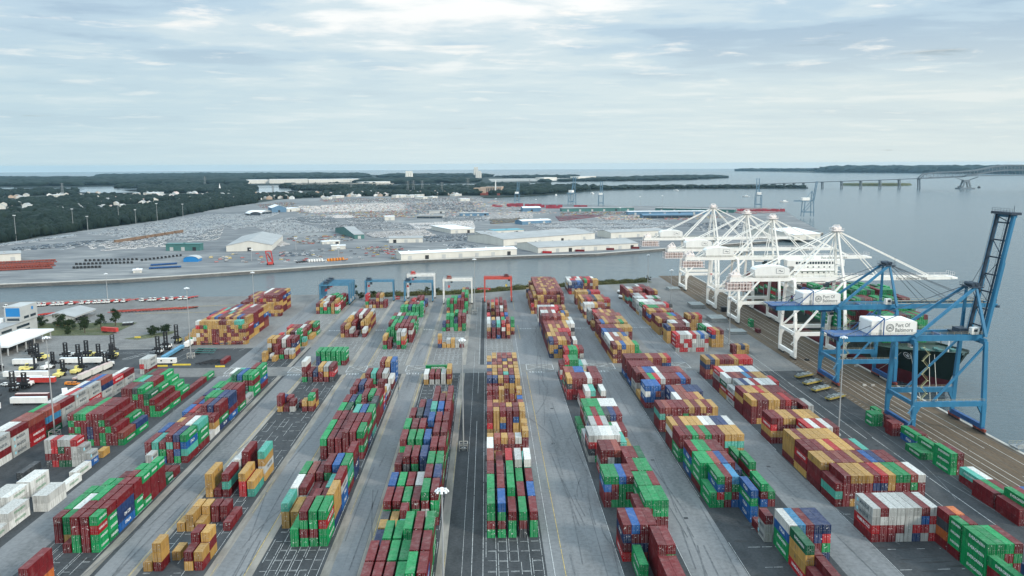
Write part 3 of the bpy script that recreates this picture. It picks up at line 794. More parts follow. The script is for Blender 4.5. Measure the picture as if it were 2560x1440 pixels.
for x in (182.4, 183.6, 212.4, 213.4, 186, 190, 193.5, 197.4, 200.9, 205): 
    line((x, -150), (x, 842), .22 if x not in (183.6, 212.4) else .5)
tag(mb.build('crane_rails', mat('rail_steel', (0.10, 0.09, 0.08), 0.6, 0.3, var=0.2)), kind='structure')
mb, line = marks('joints', None, 0.106)
for x in (187.8, 191.8, 195.4, 199.2, 203, 207.2): dashed((x, -100), (x, 840), .3, (30, 90), .95)
for x in (216,): pass
for y in range(240, 470, 4): line((179.4, y), (181.4, y + 1.2), .25)
tag(mb.build('apron_lines', M['concrete']), kind='structure')
slab('quay_edge', [(213.9, -200), (215.3, -200), (215.3, 850), (213.9, 850)], -5, 0.28, M['concrete'])
me_drain = None
for x, y in ((65, 255), (64.8, 309), (107.5, 251), (108, 300), (27, 330), (161, 322), (30.4, 380), (-59, 390)):
    d_ = MB(); d_.box(-.7, .7, -.7, .7, 0, .025)
    o = d_.build('drain_grate', M['dark']); o.location = (x, y, .06); tag(o, None, None, None, 'structure')
# patched asphalt and oil-dark wheel marks in the slots
pm = mat('oil_darkened_asphalt', (0.030, 0.031, 0.032), 0.6, var=0.3, scale=0.3)
mb = MB(); r2 = random.Random(11)
for x0, x1, ya, yb, n in ((118, 138, 195, 234, 26), (75, 100, 180, 250, 26), (75.5, 86, 343, 376, 20), (-99, -83, 300, 375, 26), (-134, -119, 205, 236, 18), (38.5, 56, 390, 440, 6), (-60, -50, 380, 400, 5)):
    for i in range(n):
        x = r2.uniform(x0, x1); y = r2.uniform(ya, yb); l = r2.uniform(1.5, 5); w = r2.uniform(.25, .9); k = r2.randint(6, 9)
        mb.add([(x + l * math.cos(t * 2 * math.pi / k) * r2.uniform(.6, 1), y + w * math.sin(t * 2 * math.pi / k) * r2.uniform(.6, 1), .045 + i * 1e-4) for t in range(k)], [tuple(range(k))])
tag(mb.build('oil_stains', pm), kind='structure')

M['tyre_mark'] = mat('rubber_marked_paving', (0.125, 0.130, 0.134), 0.8, var=0.3, scale=0.4)
# tyre marks: long dark curves left by trucks and yard cranes turning in the lanes
mb = MB(); r5 = random.Random(19)
def tyre(x, y, ang, L_, bend, w, z):
    n = 14; pts = []
    for i in range(n + 1): pts.append((x, y)); x += math.sin(ang) * L_ / n; y += math.cos(ang) * L_ / n; ang += bend / n
    for i in range(n):
        (xa, ya), (xb, yb) = pts[i], pts[i + 1]; d = math.hypot(xb - xa, yb - ya) or 1; nx, ny = (yb - ya) / d * w / 2, -(xb - xa) / d * w / 2
        mb.add([(xa - nx, ya - ny, z), (xb - nx, yb - ny, z), (xb + nx, yb + ny, z), (xa + nx, ya + ny, z)], [(0, 1, 2, 3)])
k5 = 0
for x0, x1, n in ((24, 37, 20), (59, 72, 18), (103, 116, 18), (-149, -138, 12), (-80, -72, 9), (-47, -39, 9), (-113, -105, 6), (156, 177, 14)):
    for i in range(n):
        k5 += 1; x = r5.uniform(x0, x1); y = r5.uniform(180, 690); big = r5.random() < .18
        for off in (0, 1.9): tyre(x + off, y, r5.choice((0, math.pi)) + r5.gauss(0, .05), r5.uniform(12, 70), r5.uniform(-.7, .7) if big else r5.gauss(0, .03), r5.uniform(.2, .4), .112 + k5 * 2e-5)
tag(mb.build('tyre_marks', M['tyre_mark']), kind='structure')

# ---------------------------------------------------------------- shipping containers
PAL = {'G': (0.003, 0.275, 0.082), 'D': (0.006, 0.105, 0.045), 'M': (0.165, 0.012, 0.016), 'R': (0.46, 0.014, 0.02), 'Y': (0.50, 0.29, 0.08), 'W': (0.72, 0.72, 0.68),
       'S': (0.46, 0.47, 0.45), 'B': (0.012, 0.10, 0.32), 'N': (0.018, 0.042, 0.13), 'T': (0.085, 0.42, 0.33), 'K': (0.05, 0.058, 0.065), 'O': (0.55, 0.145, 0.035), 'L': (0.05, 0.25, 0.45), 'P': (0.27, 0.062, 0.045)}
CNAME = {'G': 'green', 'D': 'dark green', 'M': 'maroon', 'R': 'bright red', 'Y': 'tan', 'W': 'white', 'S': 'grey', 'B': 'blue', 'N': 'navy', 'T': 'mint green', 'K': 'charcoal', 'O': 'orange', 'L': 'sky blue', 'P': 'rust brown'}
WORDS = {'G': ('EVERGREEN', 'text_white', 7.4, .85), 'D': ('EVERGREEN', 'text_white', 7.2, .8), 'S': ('MAERSK', 'text_dark', 6.4, 1.15), 'R': ('HAMBURG SUD', 'text_white', 8.4, 1.0), 'W': ('EVERGREEN', 'text_green', 6.2, .8), 'B': ('ITALIA', 'text_white', 4.2, 1.1), 'N': ('CMA CGM', 'text_white', 4.6, 1.1), 'T': ('CHINA SHIPPING', 'text_white', 7.6, .7)}
BW = 2.438
CONT = []
crng = random.Random(21)
def jig(c):
    k = crng.uniform(0.62, 0.98); t = crng.uniform(-.05, .05)
    return tuple(max(0.004, min(0.85, v * k + (0.03 * max(0, t)))) for v in c)
def read_yard():
    blk = None
    for ln in YARD.strip().split('\n'):
        if ln.startswith('@'):
            d, x0, p, t, pal = ln[1:].split('|'); blk = dict(desc=d, x0=float(x0), p=float(p), t=float(t), pal=pal.strip(), rows=[]); BLOCKS.append(blk); continue
        a = ln.split(); y = float(a[0]); L_ = 12.19 if a[1] == '4' else 6.06; ri = len(blk['rows']); blk['rows'].append(y)
        for ci, tk in enumerate(a[2:]):
            if tk == '-': continue
            h = int(tk[0]); cols = list(tk[1:])
            for ti in range(h):                          # ti 0 = bottom
                k = h - 1 - ti
                c = cols[k] if k < len(cols) and cols[k] != '*' else crng.choice(blk['pal'])
                CONT.append(dict(x=blk['x0'] + ci * blk['p'] + BW / 2, y=y, z=ti * blk['t'], L=L_, H=blk['t'] - .03, t=blk['t'], c=c, rgb=jig(PAL[c]), b=blk, row=ri, col=ci, tier=ti, h=h, ncol=len(a) - 2, spec=(k < len(cols))))
BLOCKS = []
read_yard()
# odd boxes standing alone, and one laid across its lane
LOOSE = [(-22.6, 447.5, 0, 12.19, 'G', 90, 'green container laid across its lane behind the five-column row'), (-22.6, 447.5, 2.75, 12.19, 'G', 90, 'green container laid crosswise on top of another behind the five-column row'),
         (*G(1880, 818)[:2], 0, 6.06, 'G', 0, 'green container under another beside the white quay cranes'), (*G(1880, 818)[:2], 2.6, 6.06, 'G', 0, 'green container stacked on another beside the white quay cranes'),
         (*G(1898, 833)[:2], 0, 6.06, 'M', 0, 'lone maroon short container beside the green pair on the quay'),
         (-156.5, 476.5, 0, 12.19, 'M', 0, 'maroon container lying alone beside the black trailer frames'), (*G(160, 815)[:2], 0, 6.06, 'Y', 70, 'tan short container by the trees near the truck canopy'),
         (*G(1000, 748)[:2], 0, 6.06, 'R', 90, 'red short container by the bushes behind the second yard crane'), (*G(1226, 727)[:2], 0, 12.19, 'R', 90, 'red container lying crosswise behind the red yard crane')]
def clip_overlaps():
    seen = {}; drop = 0; keep = []
    for c in CONT:
        k = (round(c['z'] / c['t'])); hit = False
        for o in seen.get(k, ()):
            if abs(o['x'] - c['x']) < BW - .12 and o['y'] < c['y'] + c['L'] - .05 and c['y'] < o['y'] + o['L'] - .05:
                hit = True; break
        if hit: drop += 1; continue
        seen.setdefault(k, []).append(c); keep.append(c)
    CONT[:] = keep; return drop
print('containers', len(CONT), 'overlaps dropped', clip_overlaps())
def proj(x, y, z):
    v = Vector((x, y, z - CAM_H)); d = v.dot(FW)
    return 1280 + F_PX * v.dot(RT) / d, 720 + F_PX * v.dot(DN) / d
def area(ps):
    ps = [(max(0, min(2560, a)), max(0, min(1440, b))) for a, b in ps]
    return abs(sum(ps[i][0] * ps[(i + 1) % len(ps)][1] - ps[(i + 1) % len(ps)][0] * ps[i][1] for i in range(len(ps)))) / 2
cell = {}
for c in CONT: cell.setdefault((int(c['x'] // 3), round(c['z'] / c['t'])), []).append(c)
def near(c, dx, dtier, y0, y1):
    k = round(c['z'] / c['t']) + dtier; out = 0.0
    for i in (-2, -1, 0, 1, 2):
        for o in cell.get((int((c['x'] + dx) // 3) + i, k), ()):
            if o is not c and abs(o['x'] - c['x'] - dx) < 1.1: out += max(0, min(y1, o['y'] + o['L']) - max(y0, o['y']))
    return out / max(.01, (y1 - y0))
for c in CONT:
    x0, x1, y0, y1, z0, z1 = c['x'] - BW / 2, c['x'] + BW / 2, c['y'], c['y'] + c['L'], c['z'], c['z'] + c['H']
    c['top'] = 1 - min(1, near(c, 0, 1, y0, y1)); c['front'] = 1 - min(1, near(c, 0, 0, y0 - 1.6, y0 - .3) * 1.3)
    sg = -1 if c['x'] > 0 else 1
    c['side'] = 1 - min(1, max(near(c, sg * c['b']['p'], 0, y0, y1), near(c, sg * BW, 0, y0, y1))); c['sg'] = sg
    xs = x1 if sg > 0 else x0
    q = [(x0, y0), (x1, y0), (x1, y1), (x0, y1)]
    c['score'] = c['top'] * area([proj(a, b, z1) for a, b in q]) + c['front'] * area([proj(x0, y0, z0), proj(x1, y0, z0), proj(x1, y0, z1), proj(x0, y0, z1)]) + c['side'] * area([proj(xs, y0, z0), proj(xs, y1, z0), proj(xs, y1, z1), proj(xs, y0, z1)])
    # boxes low in front of taller stacks nearer the camera show little of themselves
    hid = 0
    for d in (3.5, 9, 15):
        for o in cell.get((int(c['x'] * (1 - d / c['y']) // 3), round(c['z'] / c['t']) + 1), ()):
            if o['y'] < y0 - .1 and o['y'] + o['L'] > y0 - d - 4 and abs(o['x'] - c['x']) < 1.6: hid = 1
    if hid: c['score'] *= .45
order = sorted(range(len(CONT)), key=lambda i: -CONT[i]['score'])
N_OWN = 291
own = set(order[:N_OWN])

# the shapes: forty- and twenty-foot bodies with corrugated sides, and doors with lock rods and handles
def body_mesh(L_, H_, name):
    V = []; F = []; T = []; w = BW / 2
    def quad(a, b, c, d, t):
        n = len(V); V.extend([a, b, c, d]); F.append((n, n + 1, n + 2, n + 3)); T.append(t)
    def bx(x0, x1, y0, y1, z0, z1, t=0):
        quad((x0, y0, z0), (x1, y0, z0), (x1, y0, z1), (x0, y0, z1), t); quad((x1, y1, z0), (x0, y1, z0), (x0, y1, z1), (x1, y1, z1), t)
        quad((x1, y0, z0), (x1, y1, z0), (x1, y1, z1), (x1, y0, z1), t); quad((x0, y1, z0), (x0, y0, z0), (x0, y0, z1), (x0, y1, z1), t)
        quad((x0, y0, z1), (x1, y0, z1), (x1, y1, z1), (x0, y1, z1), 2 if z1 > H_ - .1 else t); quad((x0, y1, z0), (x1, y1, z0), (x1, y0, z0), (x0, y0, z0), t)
    n = int(round((L_ - .4) / .56)); ys = []
    for i in range(n):
        y = .2 + (L_ - .4) * i / n; s = (L_ - .4) / n
        ys += [(y, 0), (y + .32 * s, 0), (y + .5 * s, 1), (y + .82 * s, 1)]
    ys.append((L_ - .2, 0))
    for sg in (-1, 1):
        for (ya, da), (yb, db) in zip(ys[:-1], ys[1:]):
            xa = sg * (w - .02 - .05 * da); xb = sg * (w - .02 - .05 * db)
            a, b, c, d = (xa, ya, .14), (xb, yb, .14), (xb, yb, H_ - .1), (xa, ya, H_ - .1)
            quad(*((a, b, c, d) if sg > 0 else (b, a, d, c)), 0)
        bx(*sorted((sg * w, sg * (w - .09))), .16, L_ - .16, 0, .15); bx(*sorted((sg * w, sg * (w - .07))), .16, L_ - .16, H_ - .11, H_ - .003)
        for ya, yb in ((0, .16), (L_ - .16, L_)): bx(*sorted((sg * w, sg * (w - .16))), ya, yb, 0, H_)
    bx(-w + .16, w - .16, .0, .12, 0, .16); bx(-w + .16, w - .16, .0, .12, H_ - .12, H_ - .002); bx(-w + .16, w - .16, L_ - .1, L_, 0.0, H_ - .002, 3)
    k = 10 if L_ > 8 else 5
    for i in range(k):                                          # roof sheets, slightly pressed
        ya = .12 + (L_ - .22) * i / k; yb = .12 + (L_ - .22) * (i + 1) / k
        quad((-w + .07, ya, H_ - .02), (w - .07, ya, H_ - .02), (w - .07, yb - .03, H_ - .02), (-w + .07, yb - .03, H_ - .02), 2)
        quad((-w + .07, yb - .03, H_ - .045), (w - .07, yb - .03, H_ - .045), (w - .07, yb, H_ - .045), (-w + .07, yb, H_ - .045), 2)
    quad((-w + .06, .1, .12), (-w + .06, L_ - .1, .12), (w - .06, L_ - .1, .12), (w - .06, .1, .12), 0)
    me = bpy.data.meshes.new(name); me.from_pydata(V, [], F); me.update()
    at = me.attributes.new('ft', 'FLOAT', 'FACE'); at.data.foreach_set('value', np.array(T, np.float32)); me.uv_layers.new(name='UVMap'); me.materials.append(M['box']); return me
def door_mesh(H_, side):
    V = []; F = []; T = []; U = []
    def bx(x0, x1, y0, y1, z0, z1):
        n = len(V); V.extend([(x0, y0, z0), (x1, y0, z0), (x1, y1, z0), (x0, y1, z0), (x0, y0, z1), (x1, y0, z1), (x1, y1, z1), (x0, y1, z1)])
        for f in ((0, 1, 5, 4), (1, 2, 6, 5), (2, 3, 7, 6), (3, 0, 4, 7), (4, 5, 6, 7), (0, 3, 2, 1)): F.append(tuple(i + n for i in f)); T.append(1); 
    s = side; x0, x1 = sorted((s * .02, s * (BW / 2 - .165)))
    bx(x0, x1, .05, .10, .17, H_ - .13)
    for i in range(5): z = .3 + (H_ - .6) * i / 5; bx(x0 + .08, x1 - .08, .035, .05, z + .06, z + .38)
    n0 = len(F)
    for xr in (.30, .78):
        bx(*sorted((s * (xr - .025), s * (xr + .025))), .0, .035, .18, H_ - .14)
        bx(*sorted((s * (xr - .02), s * (xr + .32))), -.01, .03, 1.0, 1.06)
    me = bpy.data.meshes.new('door'); me.from_pydata(V, [], F); me.update()
    at = me.attributes.new('ft', 'FLOAT', 'FACE'); at.data.foreach_set('value', np.array(T, np.float32))
    uvl = me.uv_layers.new(name='UVMap')
    for li, lp in enumerate(me.loops): v = V[lp.vertex_index]; uvl.data[li].uv = (v[0] + BW / 2, v[2])
    me.materials.append(M['box']); me.materials.append(M['steel']); me.polygons.foreach_set('material_index', np.array([0] * n0 + [1] * (len(F) - n0), np.int32)); return me
_sh = {}
def shapes(L_, H_):
    k = (L_, H_)
    if k not in _sh: _sh[k] = (body_mesh(L_, H_, 'container_body'), door_mesh(H_, -1), door_mesh(H_, 1))
    return _sh[k]
_lt = {}
def letter_mesh(c, L_, H_, sg):
    k = (c, L_, H_, sg)
    if k in _lt: return _lt[k]
    txt, mt, wd, ht = WORDS[c]
    if L_ < 8: wd *= .62; ht *= .8
    V, F = place_word(txt, ht, (sg * (BW / 2 + .012), L_ * .5 + sg * (1.0 if c in 'GD' else .4) * (L_ / 12), H_ * .55), (0, sg, 0), bold=.012, width=wd)
    me = bpy.data.meshes.new('lettering'); V = [tuple(v) for v in V]
    if c == 'S':                                     # star badge beside the word
        n = len(V); y0 = L_ * .5 - sg * wd * .66
        V += [(sg * (BW / 2 + .011), y0 + sg * a, H_ * .55 + b) for a, b in ((-.55, -.55), (.55, -.55), (.55, .55), (-.55, .55))]; F = F + [(n, n + 1, n + 2, n + 3)]
    me.from_pydata(V, [], F); me.update(); me.materials.append(M[mt])
    if c == 'S': me.materials.append(M['badge']); me.polygons[len(F) - 1].material_index = 1
    _lt[k] = me; return me
M['badge'] = mat('pale_blue_badge', (0.25, 0.55, 0.62), 0.5, var=0.05)
def badge_mesh(L_, H_, sg):
    k = ('Y', L_, H_, sg)
    if k not in _lt:
        V, F = place_word('msc', .42, (sg * (BW / 2 + .014), L_ * .62, H_ * .62), (0, sg, 0), bold=.01, width=.9)
        me = bpy.data.meshes.new('lettering'); V = [tuple(v) for v in V]; n = len(V)
        for a, b in ((-.62, .30), (-.62, -.1)): pass
        x = sg * (BW / 2 + .012)
        for za, zb in ((.92, 1.04), (.30, .44), (.12, .24)):
            V += [(x, L_ * .62 + sg * a, H_ * .62 - .65 + b) for a, b in ((-.5, za), (.5, za), (.5, zb), (-.5, zb))]; m = len(V); F = F + [(m - 4, m - 3, m - 2, m - 1)]
        me.from_pydata(V, [], F); me.update(); me.materials.append(M['text_dark']); _lt[k] = me
    return _lt[k]
def own_box(c, label, rz=0.0):
    e = empty('shipping_container', (c['x'], c['y'], c['z']), rz, label, 'container', c.get('group', 'shipping containers in the yard'))
    bm_, dl, dr = shapes(c['L'], c['H'])
    for nm, me in (('body', bm_), ('door', dl), ('door', dr)):
        o = link(nm, me, None, e); o.color = (*c['rgb'], 1)
    sides = [c['sg']] if c['side'] > .4 else []
    if c.get('both'): sides = [-1, 1]
    for sg in sides:
        if c['c'] in WORDS and (c['c'] not in 'NTW' or c['lettered']): link('lettering', letter_mesh(c['c'], c['L'], c['H'], sg), None, e)
        elif c['c'] == 'Y' and c['L'] > 8: link('lettering', badge_mesh(c['L'], c['H'], sg), None, e)
    return e
ORD = ['first', 'second', 'third', 'fourth', 'fifth', 'sixth', 'seventh', 'eighth', 'ninth', 'tenth', 'eleventh', 'twelfth', 'thirteenth', 'fourteenth', 'fifteenth', 'sixteenth', 'seventeenth']
def col_words(c):
    n = [o['col'] for o in CONT if o['b'] is c['b'] and o['row'] == c['row']]; n = sorted(set(n)); i = n.index(c['col'])
    if len(n) == 1: return 'in a lone stack'
    if i == 0: return 'leftmost'
    if i == len(n) - 1: return 'rightmost'
    return ORD[i] + ' from left'
def row_words(c):
    n = len(c['b']['rows']); i = c['row']
    if n == 1: return 'in'
    if i == 0: return 'nearest row of'
    if i == n - 1: return 'farthest row of'
    return ORD[i] + '-nearest row of'
def label_for(c):
    tier = 'top' if c['tier'] == c['h'] - 1 else ('bottom' if c['tier'] == 0 else ['', 'second', 'third', 'fourth', 'fifth'][c['tier']])
    if c['h'] == 1: tier = 'ground'
    s = '%s container, %s tier, %s, %s %s' % (CNAME[c['c']], tier, col_words(c), row_words(c), c['b']['desc'])
    if len(s.split()) > 16: s = s.replace(' tier, ', ' tier ').replace('second from left', 'second-from-left').replace('third from left', 'third-from-left').replace('fourth from left', 'fourth-from-left').replace('fifth from left', 'fifth-from-left').replace(' from left', '').replace('in a lone stack', 'alone')
    if len(s.split()) > 16: print('LONG', s)
    return s.replace(', in the', ' in the')
for c in CONT: c['lettered'] = c['c'] in 'GDSRB' or (c['c'] == 'W' and 'refrig' in c['b']['desc']) or (c['c'] == 'N' and crng.random() < .5) or (c['c'] == 'T' and 'quayside' in c['b']['desc'])
for i in sorted(own): own_box(CONT[i], label_for(CONT[i]))
for x, y, z, L_, c, rz, lb in LOOSE:
    own_box(dict(x=x, y=y, z=z, L=L_, H=2.6, c=c, rgb=jig(PAL[c]), side=1, sg=1, both=True, lettered=False), lb, math.radians(rz))

# every other box of the yard and of the moored ship, too many and too small to tell apart: one mass
SHIP_BOXES = []
def ship_boxes():
    r = random.Random(5); bays = [(452, 6, 10, 19), (466, 7, 12, 24), (480, 8, 15, 30), (494, 9, 15, 31), (508, 9, 16, 31), (522, 8, 16, 29), (536, 8, 16, 28), (550, 7, 16, 27), (564, 6, 16, 26), (606, 7, 16, 26), (620, 7, 16, 27), (634, 6, 16, 25), (648, 6, 16, 22), (662, 5, 16, 22), (676, 4, 15, 20)]
    for y, h, nc, top in bays:
        for i in range(nc):
            x = 238.3 + (i - (nc - 1) / 2) * 2.52; hh = h - r.choice((0, 0, 0, 1)) - (2 if i in (0, nc - 1) and r.random() < .5 else 0)
            for t in range(hh):
                c = r.choice('GGGGGMMMGDMMGKMG' if y < 600 else 'MMMGGRPMGM')
                SHIP_BOXES.append(dict(x=x, y=y, z=14.2 + t * 2.66, L=12.19, H=2.63, c=c, rgb=jig(PAL[c]), front=1, side=1 if i in (0, nc - 1) or t >= h - 2 else 0, sg=-1, lettered=c == 'G'))
ship_boxes()
def stuff_boxes():
    V = []; Q = []; CC = []; FT = []; UV = []; TV = {}; 
    rest = [CONT[i] for i in range(len(CONT)) if i not in own] + SHIP_BOXES
    for c in rest:
        x0, x1, y0, y1, z0, z1 = c['x'] - BW / 2, c['x'] + BW / 2, c['y'], c['y'] + c['L'], c['z'], c['z'] + c['H']; n = len(V)
        V += [(x0, y0, z0), (x1, y0, z0), (x1, y1, z0), (x0, y1, z0), (x0, y0, z1), (x1, y0, z1), (x1, y1, z1), (x0, y1, z1)]
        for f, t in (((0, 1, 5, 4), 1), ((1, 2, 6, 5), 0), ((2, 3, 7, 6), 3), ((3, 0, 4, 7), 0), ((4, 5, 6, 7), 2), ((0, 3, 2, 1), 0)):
            Q.append([i + n for i in f]); FT.append(t); CC.append((*c['rgb'], 1))
            UV += [(0, 0), (BW, 0), (BW, c['H']), (0, c['H'])] if t == 1 else [(0, 0)] * 4
        if c['side'] > .4 and c['lettered'] and c['y'] < 700:
            w_, mt, wd, ht = WORDS[c['c']]; P_, F_ = place_word(w_, ht * .95, (c['x'] + c['sg'] * (BW / 2 + .02), c['y'] + c['L'] * .5 + c['sg'] * .6, c['z'] + c['H'] * .55), (0, c['sg'], 0), bold=.02, width=wd * (.62 if c['L'] < 8 else 1))
            tv = TV.setdefault(mt, ([], [])); n = len(tv[0]); tv[0].extend(tuple(p) for p in P_); tv[1].extend(tuple(i + n for i in f) for f in F_)
    n0 = len(V); F = [tuple(q) for q in Q]; mi = [0] * len(F); mats = [M['box_stuff']]
    for mt, (tv, tf) in TV.items():
        n = len(V); V += tv; F += [tuple(i + n for i in f) for f in tf]; mats.append(M[mt]); mi += [len(mats) - 1] * len(tf); CC += [(.8, .8, .8, 1)] * len(tf); FT += [0] * len(tf)
    me = bpy.data.meshes.new('stacked_containers'); me.from_pydata(V, [], F); me.update()
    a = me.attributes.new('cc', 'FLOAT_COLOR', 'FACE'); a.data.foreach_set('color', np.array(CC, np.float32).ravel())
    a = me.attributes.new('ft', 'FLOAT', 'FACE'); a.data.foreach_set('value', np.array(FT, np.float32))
    uvl = me.uv_layers.new(name='UVMap'); u = np.zeros((len(me.loops), 2), np.float32); u[:len(UV)] = UV; uvl.data.foreach_set('uv', u.ravel())
    for m in mats: me.materials.append(m)
    me.polygons.foreach_set('material_index', np.array(mi, np.int32))
    tag(link('stacked_containers', me), 'mass of stacked containers of many colours filling the yard farther back and the ship deck', 'containers', None, 'stuff')
stuff_boxes()

# ---------------------------------------------------------------- ship-to-shore gantry cranes on the quay
def words_obj(name, text, h, origin, xdir, updir, m, parent, bold=.01, width=None):
    V, F = place_word(text, h, origin, xdir, updir, bold, width)
    me = bpy.data.meshes.new(name); me.from_pydata([tuple(v) for v in V], [], F); me.update(); return link(name, me, m, parent)
def railing(mb, a, b, h=1.1, step=3.0, t=.09):
    a = Vector(a); b = Vector(b); n = max(1, int((b - a).length / step)); up = Vector((0, 0, h))
    mb.beam(a + up, b + up, t, t); mb.beam(a + up * .5, b + up * .5, t * .8, t * .8)
    for i in range(n + 1): p = a.lerp(b, i / n); mb.beam(p, p + up, t, t)
def bogies(root, xr, ys, mt, wheel, n=8):
    for y0, y1 in ys:
        mb = MB()
        L_ = y1 - y0
        mb.beam((xr, y0, 1.9), (xr, y1, 1.9), .9, .5)
        for i in range(n // 2):
            y = y0 + L_ * (i + .5) / (n / 2); mb.prism([(xr - .45, 1.0), (xr + .45, 1.0), (xr + .3, 1.8), (xr - .3, 1.8)], y - L_ / n * .8, y + L_ / n * .8)
        b = mb.build('wheel_truck', mt, root)
        for i in range(n):
            y = y0 + L_ * (i + .5) / n; w = MB(); w.tube((xr - .28, y, .5), (xr + .28, y, .5), .5, n=10); w.build('wheel', wheel, b)
def leg_pair_and_frame(root, XL, XW, Y0_, Y1_, zg, zp, m, msill, taper):
    for x in (XL, XW):
        for y in (Y0_, Y1_):
            mb = MB(); s = 1 if y == Y0_ else -1
            mb.beam((x, y, 2.8), (x, y + s * taper * .15, zp), 1.5, 1.3, 1.9, 1.7)
            mb.beam((x, y + s * taper * .15, zp), (x, y + s * taper, zg - 1), 1.7, 1.6, 1.5, 1.4)
            mb.build('leg', m, root)
        mb = MB(); mb.beam((x, Y0_ - .6, 3.0), (x, Y1_ + .6, 3.0), 1.5, 2.0); mb.build('sill_beam', msill, root)
    for y in (Y0_ + taper * .15, Y1_ - taper * .15):
        mb = MB(); mb.beam((XL, y, zp), (XW, y, zp), 1.5, 2.2)
        mb.add([(XL + .7, y - .6, zp - 1), (XL + .7, y + .6, zp - 1), (XL + 2.9, y + .6, zp - 1), (XL + 2.9, y - .6, zp - 1), (XL + .7, y - .6, zp - 5), (XL + .7, y + .6, zp - 5)], [(0, 3, 2, 1), (0, 1, 5, 4), (0, 4, 3), (1, 2, 5), (3, 4, 5, 2)])
        mb.add([(XW - .7, y - .6, zp - 1), (XW - .7, y + .6, zp - 1), (XW - 2.9, y + .6, zp - 1), (XW - 2.9, y - .6, zp - 1), (XW - .7, y - .6, zp - 5), (XW - .7, y + .6, zp - 5)], [(0, 1, 2, 3), (0, 4, 5, 1), (0, 3, 4), (1, 5, 2), (3, 2, 5, 4)])
        mb.build('portal_beam', m, root)
        r = MB(); railing(r, (XL, y - .7, zp + 1.1), (XW, y - .7, zp + 1.1)); r.build('railing', M['rail'], root)
    for x in (XL, XW):
        mb = MB(); mb.beam((x, Y0_ + taper, zg - 1.2), (x, Y1_ - taper, zg - 1.2), 1.5, 2.2); mb.build('cross_beam', m, root)
        if x == XL: mb = MB(); mb.beam((x, Y0_, zp), (x, Y1_, zp), 1.2, 1.6); mb.build('cross_beam', m, root)
def zigzag(root, x, y, z0, z1, m, w=2.6):
    mb = MB(); z = z0; s = 1
    while z < z1 - 2.5:
        mb.beam((x - s * w / 2, y, z), (x + s * w / 2, y, z + 2.9), .7, .12)
        mb.beam((x - s * w / 2, y, z + 1), (x + s * w / 2, y, z + 3.9), .07, .07); mb.box(x + s * w / 2 - .4, x + s * w / 2 + .5, y - .5, y + .5, z + 2.85, z + 2.95)
        z += 2.9; s = -s
    mb.build('stairway', m, root)
def festoon(root, x0, x1, y, z, n, m):
    mb = MB()
    for i in range(n):
        a = x0 + (x1 - x0) * i / n; b = x0 + (x1 - x0) * (i + 1) / n; pts = [(a + (b - a) * t, y, z - 1.7 * (1 - (2 * t - 1) ** 2)) for t in (0, .15, .35, .5, .65, .85, 1)]
        for p, q in zip(pts[:-1], pts[1:]): mb.tube(p, q, .06, n=4, caps=False)
    mb.build('cable_festoon', m, root)
def emblem(root, x, y, z, m, r=1.15):
    mb = MB(); k = 28
    for ri, ro in ((r * .84, r), (r * .56, r * .64)):
        vs = [(x + rr * math.cos(2 * math.pi * i / k), y, z + rr * math.sin(2 * math.pi * i / k)) for rr in (ri, ro) for i in range(k)]
        mb.add(vs, [(i, (i + 1) % k, k + (i + 1) % k, k + i) for i in range(k)])
    for i in range(14):
        t = 2 * math.pi * i / 14; c, s = math.cos(t), math.sin(t); q = r * .74; h = r * .055
        mb.add([(x + q * c - h, y, z + q * s - h), (x + q * c + h, y, z + q * s - h), (x + q * c + h, y, z + q * s + h), (x + q * c - h, y, z + q * s + h)], [(0, 1, 2, 3)])
    mb.add([(x - r * .5, y, z - r * .2), (x + r * .5, y, z - r * .2), (x + r * .3, y, z + r * .1), (x, y, z + r * .38), (x - r * .3, y, z + r * .1)], [(0, 1, 2, 3, 4)])
    mb.build('emblem', m, root)

